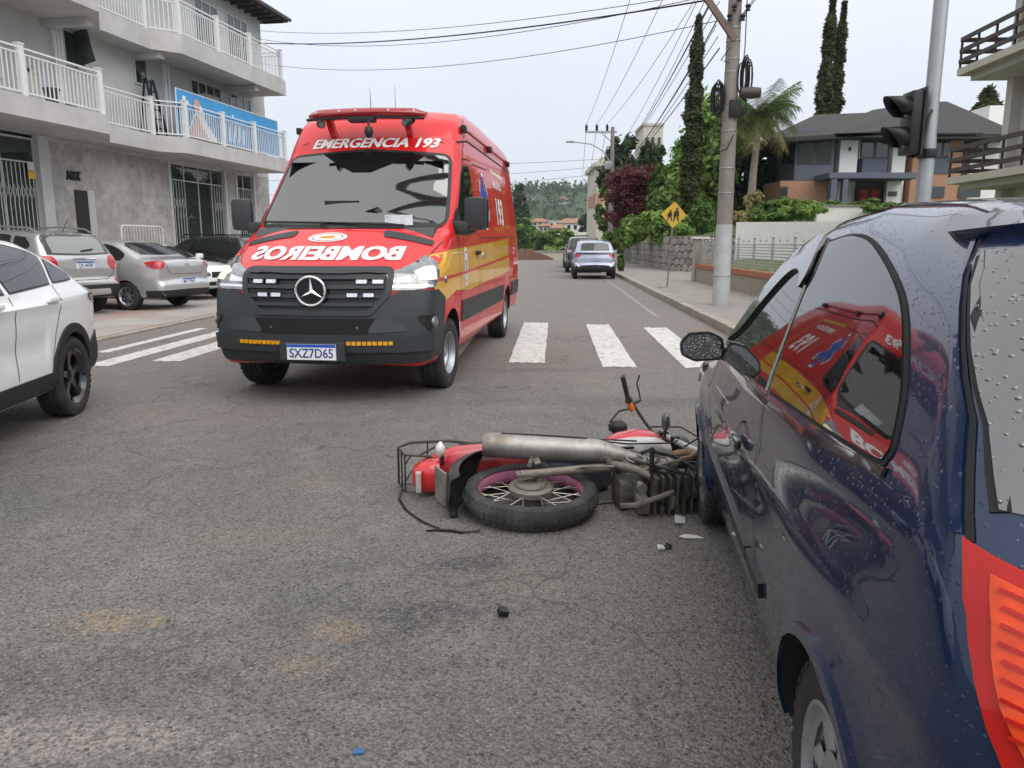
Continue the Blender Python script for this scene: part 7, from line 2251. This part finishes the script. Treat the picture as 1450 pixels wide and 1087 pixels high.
# ------------------------------------------------------------ trees and plants
def leaf_mat(name, col, col2, rough=.6):
    m = bpy.data.materials.new(name)
    m.use_nodes = True
    nt = m.node_tree
    L = nt.links.new
    p = nt.nodes['Principled BSDF']
    g = nt.nodes.new('ShaderNodeNewGeometry')
    mx = nt.nodes.new('ShaderNodeMixRGB')
    mx.inputs[1].default_value = (*col, 1)
    mx.inputs[2].default_value = (*col2, 1)
    L(g.outputs['Random Per Island'], mx.inputs[0])
    tc = nt.nodes.new('ShaderNodeTexCoord')
    nz = _n(nt, 'ShaderNodeTexNoise', Scale=0.9, Detail=3.0)
    L(tc.outputs['Object'], nz.inputs['Vector'])
    r = nt.nodes.new('ShaderNodeMapRange')
    r.inputs['From Min'].default_value = .3; r.inputs['From Max'].default_value = .7
    r.inputs['To Min'].default_value = .7; r.inputs['To Max'].default_value = 1.3
    L(nz.outputs['Fac'], r.inputs['Value'])
    m2 = nt.nodes.new('ShaderNodeMixRGB'); m2.blend_type = 'MULTIPLY'; m2.inputs[0].default_value = 1
    L(mx.outputs[0], m2.inputs[1]); L(r.outputs[0], m2.inputs[2])
    L(m2.outputs[0], p.inputs['Base Color'])
    p.inputs['Roughness'].default_value = rough
    p.inputs['Specular IOR Level'].default_value = .25
    tr = nt.nodes.new('ShaderNodeBsdfTranslucent')
    L(m2.outputs[0], tr.inputs[0])
    ms = nt.nodes.new('ShaderNodeMixShader'); ms.inputs[0].default_value = .3
    L(p.outputs[0], ms.inputs[1]); L(tr.outputs[0], ms.inputs[2])
    L(ms.outputs[0], nt.nodes['Material Output'].inputs[0])
    return m
LM = leaf_mat('leaves_mid', (0.068, 0.135, 0.027), (0.149, 0.243, 0.061))
LB = leaf_mat('leaves_bright', (0.121, 0.230, 0.041), (0.270, 0.378, 0.095))
LD = leaf_mat('leaves_dark', (0.022, 0.047, 0.019), (0.054, 0.095, 0.034))
LC = leaf_mat('leaves_cypress', (0.041, 0.061, 0.022), (0.101, 0.121, 0.047))
LR = leaf_mat('leaves_red', (0.074, 0.022, 0.024), (0.176, 0.047, 0.047))
LY = leaf_mat('leaves_straw', (0.270, 0.230, 0.095), (0.459, 0.392, 0.189))
LP = leaf_mat('leaves_palm', (0.045, 0.090, 0.022), (0.115, 0.165, 0.045))
BARK = mat('bark', (.11, .09, .07), .9, var=.3, vscale=7, bump=.6, bscale=20)

def leaves(name, P, N, size, m, parent, asp=1.6, jit=.7):
    """one leaf-clump quad at each point P, facing roughly N"""
    n = len(P)
    d = N + NR.normal(0, jit, (n, 3))
    d /= np.linalg.norm(d, axis=1)[:, None] + 1e-9
    u = np.cross(d, NR.normal(0, 1, (n, 3)))
    u /= np.linalg.norm(u, axis=1)[:, None] + 1e-9
    v = np.cross(d, u)
    s = size * NR.uniform(.55, 1.25, (n, 1))
    a, b = u * s * asp * .5, v * s * .5
    V = np.stack([P - a, P + b * .9 - a * .1, P + a, P - b * .9 + a * .1], 1).reshape(-1, 3)
    return quads_np(name, V, n, m, parent)

def blob_points(blobs, n):
    """blobs: (cx,cy,cz, rx,ry,rz); points in a shell of small clumps -> uneven outline, gaps"""
    w_ = np.array([b[3] * b[4] + b[4] * b[5] + b[3] * b[5] for b in blobs]); w_ = w_ / w_.sum()
    P, N = [], []
    for b, q in zip(blobs, w_):
        k = max(6, int(n * q))
        nc = max(8, k // 60)
        c = NR.normal(0, 1, (nc, 3)); c /= np.linalg.norm(c, axis=1)[:, None]
        rad = NR.uniform(.62, 1.0, (nc, 1))
        cc = c * rad
        idx = NR.randint(0, nc, k)
        off = NR.normal(0, .17, (k, 3))
        p = cc[idx] + off
        P.append(p * np.array(b[3:6]) + np.array(b[:3]))
        N.append(c[idx] + np.array([0, 0, .5]) + off)
    return np.concatenate(P), np.concatenate(N)

def tree(name, label, loc, blobs, n, size, m, trunk_h, trunk_r, group=None, limbs=5, cat='tree', bark=None):
    t = thing(name, label, cat, loc, group=group)
    mb = MB()
    if trunk_h:
        mb.tube([(0, 0, -.1), (.05 * trunk_h * .2, 0, trunk_h * .4), (0, .04 * trunk_h * .2, trunk_h)], [trunk_r, trunk_r * .75, trunk_r * .4], 10)
        for k in range(limbs):
            b = blobs[k % len(blobs)]
            mb.tube([(0, 0, trunk_h * (.5 + .08 * k)), (b[0] * .5, b[1] * .5, (trunk_h * .7 + b[2]) / 2), (b[0] * .9, b[1] * .9, b[2])], [trunk_r * .45, trunk_r * .3, trunk_r * .1], 6)
        mb.build('trunk', bark or BARK, t, smooth=50)
    P, N = blob_points(blobs, n)
    leaves('crown', P, N, size, m, t)
    return t
def rblobs(n, R, H, z0, seed, br=.45):
    r = np.random.RandomState(seed)
    out = []
    for k in range(n):
        a = r.uniform(0, 2 * pi); q = r.uniform(.2, .75); zz = r.uniform(0, 1)
        sc = (1 - abs(zz - .4) * .9)
        out.append((R * q * cos(a) * sc, R * q * sin(a) * sc, z0 + H * zz, R * br * r.uniform(.8, 1.2), R * br * r.uniform(.8, 1.2), H * .28 * r.uniform(.8, 1.2)))
    return out
def cypress(label, base, h, r, group=None, m=LC, n=5200, lean=0.0):
    t = thing('cypress_tree', label, 'tree', base, group=group)
    mb = MB(); mb.tube([(0, 0, -.2), (lean * .5, 0, h * .5), (lean, 0, h * .95)], [r * .3, r * .18, .02], 8); mb.build('trunk', BARK, t, smooth=50)
    z = NR.uniform(.02, 1, n) ** .9
    prof = np.interp(z, [0, .08, .3, .6, .85, 1.0], [.55, .85, 1.0, .85, .55, .08]) * (1 + .16 * np.sin(z * 60) + .12 * np.sin(z * 23 + 1))
    a = NR.uniform(0, 2 * pi, n)
    prof = prof * (1 + .15 * np.sin(a * 3 + z * 30))
    q = np.sqrt(NR.uniform(.35, 1.0, n))
    P = np.stack([np.cos(a) * prof * q * r + lean * z, np.sin(a) * prof * q * r, z * h], 1)
    N = np.stack([np.cos(a) * .6, np.sin(a) * .6, np.ones(n) * .8], 1)
    leaves('crown', P, N, r * .34, m, t, asp=2.2, jit=.45)
    return t
gr = lambda px, py, Y, z: (at(px, py, Y).x, Y, z)
# cypresses
Yc = 41
b = at(974, 300, Yc); cypress('tall narrow cypress standing behind the yellow diamond sign', (b.x, Yc, 1.9), at(985, 22, Yc).z - 1.9, .47, lean=at(990, 22, Yc).x - b.x, n=9000)
for k, (px, top, lab) in enumerate(((1158, -12, 'taller of the slim cypress pair behind the slate-roofed house'), (1174, 2, 'shorter of the slim cypress pair behind the slate-roofed house'))):
    Yp = 58 + k
    b = at(px, 165, Yp); cypress(lab, (b.x, Yp, 3.3), at(px, top, Yp).z - 3.3, .58, lean=.55, n=6500)
b = at(1398, 150, 62); cypress('stout cypress showing beneath the beige balcony block', (b.x, 62, 3.4), at(1398, 135, 62).z - 3.0, 1.5, n=3000)
# palm
Yp = 43
pb = at(1062, 290, Yp)
pt = thing('palm_tree', 'feathery palm with hanging dead fronds beside the slate-roofed house', 'tree', (pb.x, Yp, 2.6))
ph = at(1070, 175, Yp).z - 2.6
mb = MB(); mb.tube([(0, 0, -.2), (.08, 0, ph * .5), (.25, 0, ph)], [.26, .20, .16], 10); mb.build('trunk', mat('palm_bark', (.24, .22, .19), .9, var=.25, vscale=9, bump=.5, bscale=14), pt, smooth=50)
mb = MB(); mb.lathe([(0, -.5), (.45, -.45), (.6, -.1), (.5, .35), (.2, .6), (0, .7)], 12, 'z', (.25, 0, ph + .1)); mb.build('crown_shaft', mat('palm_fibre', (.12, .07, .04), .9, var=.4, vscale=6), pt, smooth=50)
def frond(a, L, rise, droop, m, nm='frond'):
    P, Q = [], []
    n = 16
    c, s = cos(a), sin(a)
    spine = []
    for k in range(n + 1):
        q = k / n
        x = L * q * (1 - .18 * q * droop)
        z = rise * q - droop * L * .62 * q ** 2.2
        spine.append(Vector((.25 + c * x, s * x, ph + .5 + z)))
    V = []
    side = Vector((-s, c, 0))
    for k in range(1, n):
        w_ = .85 * math.sin(pi * (k / n) ** .7) + .15
        for j in range(3):
            for sg in (1, -1):
                p = spine[k].lerp(spine[k + 1], j / 3 + .1 * sg)
                d = (spine[k + 1] - spine[k]).normalized()
                tip = p + side * sg * w_ * .75 + d * w_ * .55 - Vector((0, 0, w_ * .55))
                tip = tip + Vector((rnd.uniform(-.1, .1), rnd.uniform(-.1, .1), rnd.uniform(-.12, .08)))
                V += [p, p + d * .040, tip, tip - d * .010]
    quads_np(nm, np.array([tuple(v) for v in V]), len(V) // 4, m, pt)
for k in range(30):
    frond(k * 2.399, 2.3 + .5 * ((k * 7) % 5) / 5, 2.4 - .075 * k, .50 + .022 * k, LP)
for k in range(5): frond(k * 1.3 + .4, 2.1, -.3, 1.35, LY, 'dead_frond')
# broadleaf trees and shrubs
def big(px, py, Y, w_px, h_px, n, size, m, label, z0=None, seed=1, name='broadleaf_tree', nb=9, group=None):
    """crown centred at (px,py) of about w_px x h_px at depth Y"""
    c = at(px, py, Y); R = w_px / 1090 * Y / 2; Hh = h_px / 1090 * Y
    base = z0 if z0 is not None else 1.8
    loc = (c.x, Y, base)
    bl = rblobs(nb, R * 1.22, Hh * .86, c.z - base - Hh * .44, seed, br=.40)
    return tree(name, label, loc, bl, n, size, m, max(.4, c.z - base), max(.08, R * .07), group=group)
big(1010, 245, 47, 120, 170, 17000, .30, LB, 'large bright green broadleaf tree behind the utility pole', seed=3, nb=16)
big(1055, 265, 50, 80, 160, 12000, .26, LD, 'dark conical evergreen behind the palm trunk', seed=4, name='evergreen_tree', nb=12)
big(1078, 280, 49, 60, 90, 6000, .24, LD, 'lower dark evergreen close to the house corner', seed=14, name='evergreen_tree', nb=9)
big(910, 284, 52, 132, 74, 26000, .15, LR, 'spreading dark red leaved tree above the hedge', seed=5, nb=16, name='red_leaf_tree')
big(885, 245, 66, 60, 95, 8000, .32, LD, 'dark pine-like tree behind the dark red tree', seed=6, nb=10, name='evergreen_tree')
big(915, 225, 68, 34, 70, 4200, .28, LD, 'narrow dark conifer poking above the dark red tree', seed=7, nb=9, name='evergreen_tree')
big(929, 235, 70, 24, 60, 3000, .28, LD, 'slim conifer beside the pale tower block', seed=8, nb=7, name='evergreen_tree')
big(868, 300, 60, 45, 70, 5500, .22, LM, 'ivy-like green tree wrapped round the street lamp pole', seed=9, nb=8)
big(945, 265, 49, 60, 60, 5000, .24, LM, 'mid green tree between the dark red tree and the cypress', seed=19, nb=8)
def bush(px, py, Y, w_px, h_px, n, size, m, label, z0, seed, name='shrub', group=None, nb=7):
    c = at(px, py, Y); R = w_px / 1090 * Y / 2; Hh = h_px / 1090 * Y
    r = np.random.RandomState(seed)
    bl = [(r.uniform(-.55, .55) * R, r.uniform(-.5, .5) * min(R, 1.4), (c.z - z0) + r.uniform(-.25, .25) * Hh, R * .5, min(R, 1.5) * .6, Hh * .42) for _ in range(nb)]
    t = thing(name, label, 'shrub', (c.x, Y, z0), group=group)
    mb = MB()
    for k in range(4): mb.tube([(bl[k][0] * .2, bl[k][1] * .2, -.05), (bl[k][0], bl[k][1], bl[k][2])], .03, 5)
    mb.build('stems', BARK, t)
    P, N = blob_points(bl, n)
    leaves('foliage', P, N, size, m, t)
    return t
bush(905, 326, 45, 60, 34, 6500, .17, LB, 'lush bright hedge hanging over the stone wall', 1.5, 21, 'hedge')
bush(948, 322, 41, 70, 36, 7000, .16, LB, 'bright green hedge behind the yellow diamond sign', 1.5, 22, 'hedge')
bush(935, 300, 44, 46, 30, 3800, .18, LM, 'leafy green shrub under the tall cypress', 1.7, 23)
bush(993, 307, 38.5, 34, 30, 4200, .13, LM, 'clipped round bush at the corner of the lawn', 1.7, 24, 'round_bush', nb=4)
bush(870, 338, 52, 40, 26, 3000, .2, LB, 'green bush leaning over the wall by the parked cars', .8, 25)
bush(880, 372, 37.5, 12, 22, 1300, .12, LM, 'small weed bush at the foot of the wall beside the lilac hatchback', .1, 26)
bush(1065, 287, 40, 30, 22, 2600, .10, LY, 'straw coloured feathery shrub below the palm', 2.6, 27)
bush(1075, 308, 36, 70, 20, 3600, .12, LM, 'low green shrub on top of the white garden wall', 2.0, 28)
bush(1045, 310, 35.5, 40, 18, 2400, .11, LY, 'straw tinged shrub at the end of the white garden wall', 2.0, 29)
bush(1130, 300, 36, 70, 26, 4200, .12, LB, 'rounded yellow-green shrub in front of the brick ground floor', 2.0, 30)
bush(1165, 290, 42, 60, 12, 2000, .12, LM, 'low hedge along the brick ground floor', 2.9, 31)
bush(1100, 292, 39.5, 60, 16, 3000, .13, LM, 'dark green ground shrub below the brick corner', 2.6, 34)
bush(1215, 290, 41.5, 50, 12, 1800, .12, LM, 'low clipped planting behind the white parapet', 2.9, 35)
bush(1260, 296, 39.5, 60, 14, 2400, .13, LM, 'spreading planting at the foot of the white parapet', 2.4, 36)
bush(1182, 292, 42.0, 10, 14, 500, .10, LM, 'small potted bush under the portico', 2.9, 33)
# ------------------------------------------------------------ the far end: valley, town, hill
HAZE = None
def far_house(label, px, py, Y, w_px, h_px, wall, roofm, roof_px=6, name='far_house', depth=8.0, wins=(3, 1), flat=False):
    a = at(px, py, Y)
    W_, H_ = w_px / 1090 * Y, h_px / 1090 * Y
    t = thing(name, label, 'house', (a.x, Y, a.z))
    zb = min(-1.0, -(a.z - gz(Y))) if Y < 300 else -6.0
    mb = MB(); mb.box((0, depth / 2, (H_ + zb) / 2), (W_, depth, H_ - zb)); mb.build('wall', wall, t)
    rh = roof_px / 1090 * Y
    mb = MB()
    o_ = .04 * W_ + .3
    if flat: mb.box((0, depth / 2, H_ + rh / 2), (W_ + .4, depth + .4, rh))
    else: mb.add([(-W_ / 2 - o_, -o_, H_), (W_ / 2 + o_, -o_, H_), (W_ / 2 + o_, depth + o_, H_), (-W_ / 2 - o_, depth + o_, H_), (-W_ * .25, depth / 2, H_ + rh), (W_ * .25, depth / 2, H_ + rh)], [(0, 1, 5, 4), (1, 2, 5), (2, 3, 4, 5), (3, 0, 4), (3, 2, 1, 0)])
    mb.build('roof', roofm, t)
    for i in range(wins[0]):
        for j in range(wins[1]):
            mb = MB(); mb.box((-W_ / 2 + W_ * (i + .5) / wins[0], -.04, H_ * (j + .5) / wins[1]), (W_ / wins[0] * .45, .1, H_ / wins[1] * .5)); mb.build('window', WGL, t)
    return t
CRM = mat('far_cream', (.50, .47, .40), .85, var=.1); WHF = mat('far_white', (.62, .62, .60), .85, var=.1); TIL = mat('far_tiles', (.30, .15, .10), .85, var=.25, vscale=1); GRYF = mat('far_grey', (.35, .35, .34), .85, var=.15)
ORF = mat('far_orange', (.42, .20, .13), .85, var=.15)
# cream apartment block with brick panels
ab = thing('cream_apartment_block', 'cream apartment block with brick coloured balcony panels beyond the street poles', 'building', (at(860, 345, 95).x, 95, -1.6))
mb = MB(); mb.box((.9, 6, 5.9), (4.6, 12, 12.6)); mb.build('wall', CRM, ab)
mb = MB(); mb.box((.9, 6, 12.35), (5.3, 13, .5)); mb.box((1.1, 6, 12.9), (3.6, 10, .9)); mb.build('roof', CRM, ab)
for z, x, w_ in ((8.2, 1.4, 2.4), (8.2, -1.0, .6)):
    mb = MB(); mb.box((x, -.05, z), (w_, .2, 1.6)); mb.build('brick_panel', ORF, ab)
for z in (2.5, 5.3, 10.4):
    for x in (-.4, 1.6): mb = MB(); mb.box((x, -.04, z), (1.1, .1, 1.3)); mb.build('window', WGL, ab)
mb = MB(); mb.box((-1.45, 5.5, 8.3), (.1, 8, 1.4)); mb.build('brick_panel', ORF, ab)
tb = thing('pale_tower_block', 'pale tower block rising behind the dark conifers', 'building', (at(920, 345, 130).x, 130, -4))
mb = MB(); mb.box((0, 4, 12), (3.2, 8, 24.3)); mb.build('wall', CRM, tb)
mb = MB(); mb.box((0, 4, 24.4), (3.5, 8.3, .4)); mb.build('roof', CRM, tb)
for i in range(3):
    for j in range(5): mb = MB(); mb.box((-1 + i, -.04, 11 + j * 2.7), (.5, .1, 1.2)); mb.build('window', WGL, tb)
for args in ((('white house with a wide tiled roof low in the valley', 810, 328, 210, 36, 12, WHF, TIL), dict(roof_px=7, wins=(4, 1))),
             (('long pale flat-roofed house beside the tiled valley house', 781, 322, 230, 26, 8, WHF, GRYF), dict(roof_px=2, flat=True)),
             (('small red-roofed house in the valley', 765, 320, 225, 22, 6, CRM, TIL), dict(roof_px=5)),
             (('brown-roofed house with an open garage in the valley', 790, 329, 190, 20, 6, CRM, TIL), dict(roof_px=6)),
             (('grey house with dark windows left in the valley', 772, 328, 195, 16, 8, GRYF, TIL), dict(roof_px=4)),
             (('terracotta painted low hall behind the valley trees', 798, 341, 170, 64, 8, ORF, WHF), dict(roof_px=4, flat=True, wins=(2, 1))),
             (('cream villa among the trees near the hilltop', 752, 282, 538, 11, 3.5, CRM, TIL), dict(roof_px=2.5, wins=(4, 1))),
             (('grey villa with a row of windows near the hilltop', 796, 287, 528, 17, 4.5, GRYF, TIL), dict(roof_px=3.5, wins=(6, 1))),
             (('small white house at the end of the road', 822, 361, 120, 16, 8, WHF, ORF), dict(roof_px=7, wins=(1, 1)))):
    far_house(*args[0], **args[1])
bb = thing('red_billboard', 'red and white billboard on a post beyond the van', 'billboard', (at(737, 310, 150).x, 150, -5.4))
mb = MB(); mb.box((0, 0, 9.5), (3.8, .3, 2.6)); mb.build('panel', mat('board_red', (.45, .02, .03), .5), bb)
mb = MB(); mb.box((.5, -.17, 9.3), (1.4, .05, 1.5)); mb.build('white_field', WHF, bb)
mb = MB(); mb.box((-.5, .1, 4), (.4, .3, 9)); mb.build('post', mat('post_brown', (.10, .06, .04), .8), bb)
# earth heap at the roadside
V, F = [], []
hp_ = at(745, 362, 74)
n = 18
for i in range(7):
    q = i / 6
    for k in range(n):
        a = 2 * pi * k / n
        rr = 2.8 * (1 - q) * (1 + .1 * sin(3 * a + i)) + .02
        V.append((rr * cos(a), rr * .7 * sin(a), 1.15 * (1 - (1 - q) ** 1.6) * (1 + .06 * sin(5 * a)) - .05))
for i in range(6):
    for k in range(n): F.append((i * n + k, i * n + (k + 1) % n, (i + 1) * n + (k + 1) % n, (i + 1) * n + k))
o = mesh_np('earth_heap', V, F, mat('red_earth', (.10, .045, .032), .95, var=.3, vscale=3, bump=.6, bscale=12), smooth=60)
o.location = (hp_.x, 74, gz(74) - .1); tag(o, 'heap of dark red earth beside the road past the van', 'heap')
far_w = far_house('low pale concrete garden wall at the end of the road', 790, 361, 100, 66, 5, CRM, GRYF, roof_px=1, name='low_wall', depth=.4, wins=(1, 0), flat=True); far_w['category'] = 'wall'
# valley trees
for k, (px, py, Y, w_, h_, m, lab) in enumerate(((745, 340, 130, 48, 44, LM, 'dense green tree left in the valley below the billboard'), (772, 345, 120, 46, 34, LM, 'rounded green tree in the valley beside the earth heap'), (800, 346, 118, 56, 30, LB, 'broad lighter green tree in the valley before the terracotta hall'),
        (830, 318, 190, 18, 26, LD, 'dark small tree beside the tiled valley house'), (735, 325, 160, 24, 40, LD, 'dark slender tree at the back edge of the van'), (735, 300, 210, 30, 60, LD, 'tall dark tree clump beside the billboard'))):
    big(px, py, Y, w_, h_, 5200, .0042 * Y, m, lab, z0=gz(Y) - .2, seed=40 + k, nb=12)
# wooded hill: terrain + forest as one mass
def hill_h(x, y):
    r = 42 * np.exp(-((x - 70) / 190) ** 2 - ((y - 720) / 260) ** 2) + 15 * np.exp(-((x + 70) / 150) ** 2 - ((y - 560) / 160) ** 2) + 20 * np.exp(-((x + 330) / 260) ** 2 - ((y - 640) / 200) ** 2) + 24 * np.exp(-((x - 330) / 260) ** 2 - ((y - 760) / 200) ** 2)
    return r + 2 * np.sin(x * .03) * np.cos(y * .021) - 9
xs = np.linspace(-700, 700, 60); ys = np.linspace(260, 1050, 34)
XX, YY = np.meshgrid(xs, ys)
ZZ = hill_h(XX, YY)
V = np.stack([XX, YY, ZZ], -1).reshape(-1, 3)
nx_ = len(xs)
o = mesh_np('hills', V, [(i * nx_ + j, i * nx_ + j + 1, (i + 1) * nx_ + j + 1, (i + 1) * nx_ + j) for i in range(len(ys) - 1) for j in range(nx_ - 1)], mat('hill_ground', (.04, .07, .03), .95, var=.3, vscale=.05), smooth=60)
tag(o, kind='structure')
nt_ = 2600
tx = NR.uniform(-330, 330, nt_); ty = NR.uniform(300, 820, nt_)
tz = hill_h(tx, ty)
k_ = 26
P = np.repeat(np.stack([tx, ty, tz + 3.5], 1), k_, 0) + NR.normal(0, 1, (nt_ * k_, 3)) * np.array([2.1, 2.1, 2.0]) * np.repeat(NR.uniform(.6, 1.5, (nt_, 1)), k_, 0)
N = np.tile(np.array([0, -.4, .8]), (nt_ * k_, 1))
fo = leaves('hill_forest', P, N, 2.2, leaf_mat('leaves_forest', (.030, .06, .022), (.085, .12, .04)), None, asp=1.2, jit=.8)
tag(fo, 'wooded hillside of mixed green trees', 'forest', kind='stuff')
# ------------------------------------------------------------ moist air
mb = MB(); mb.box((0, 0, 29), (2960, 2960, 82))
hz_ = bpy.data.materials.new('haze_air'); hz_.use_nodes = True
nt = hz_.node_tree; nt.nodes.clear()
ho = nt.nodes.new('ShaderNodeOutputMaterial'); pv = nt.nodes.new('ShaderNodeVolumePrincipled')
pv.inputs['Color'].default_value = (.80, .90, 1.0, 1); pv.inputs['Density'].default_value = 0.0002
nt.links.new(pv.outputs[0], ho.inputs['Volume'])
hb_ = mb.build('haze', hz_); tag(hb_, kind='stuff', label='thin pale haze in the air', cat='haze')
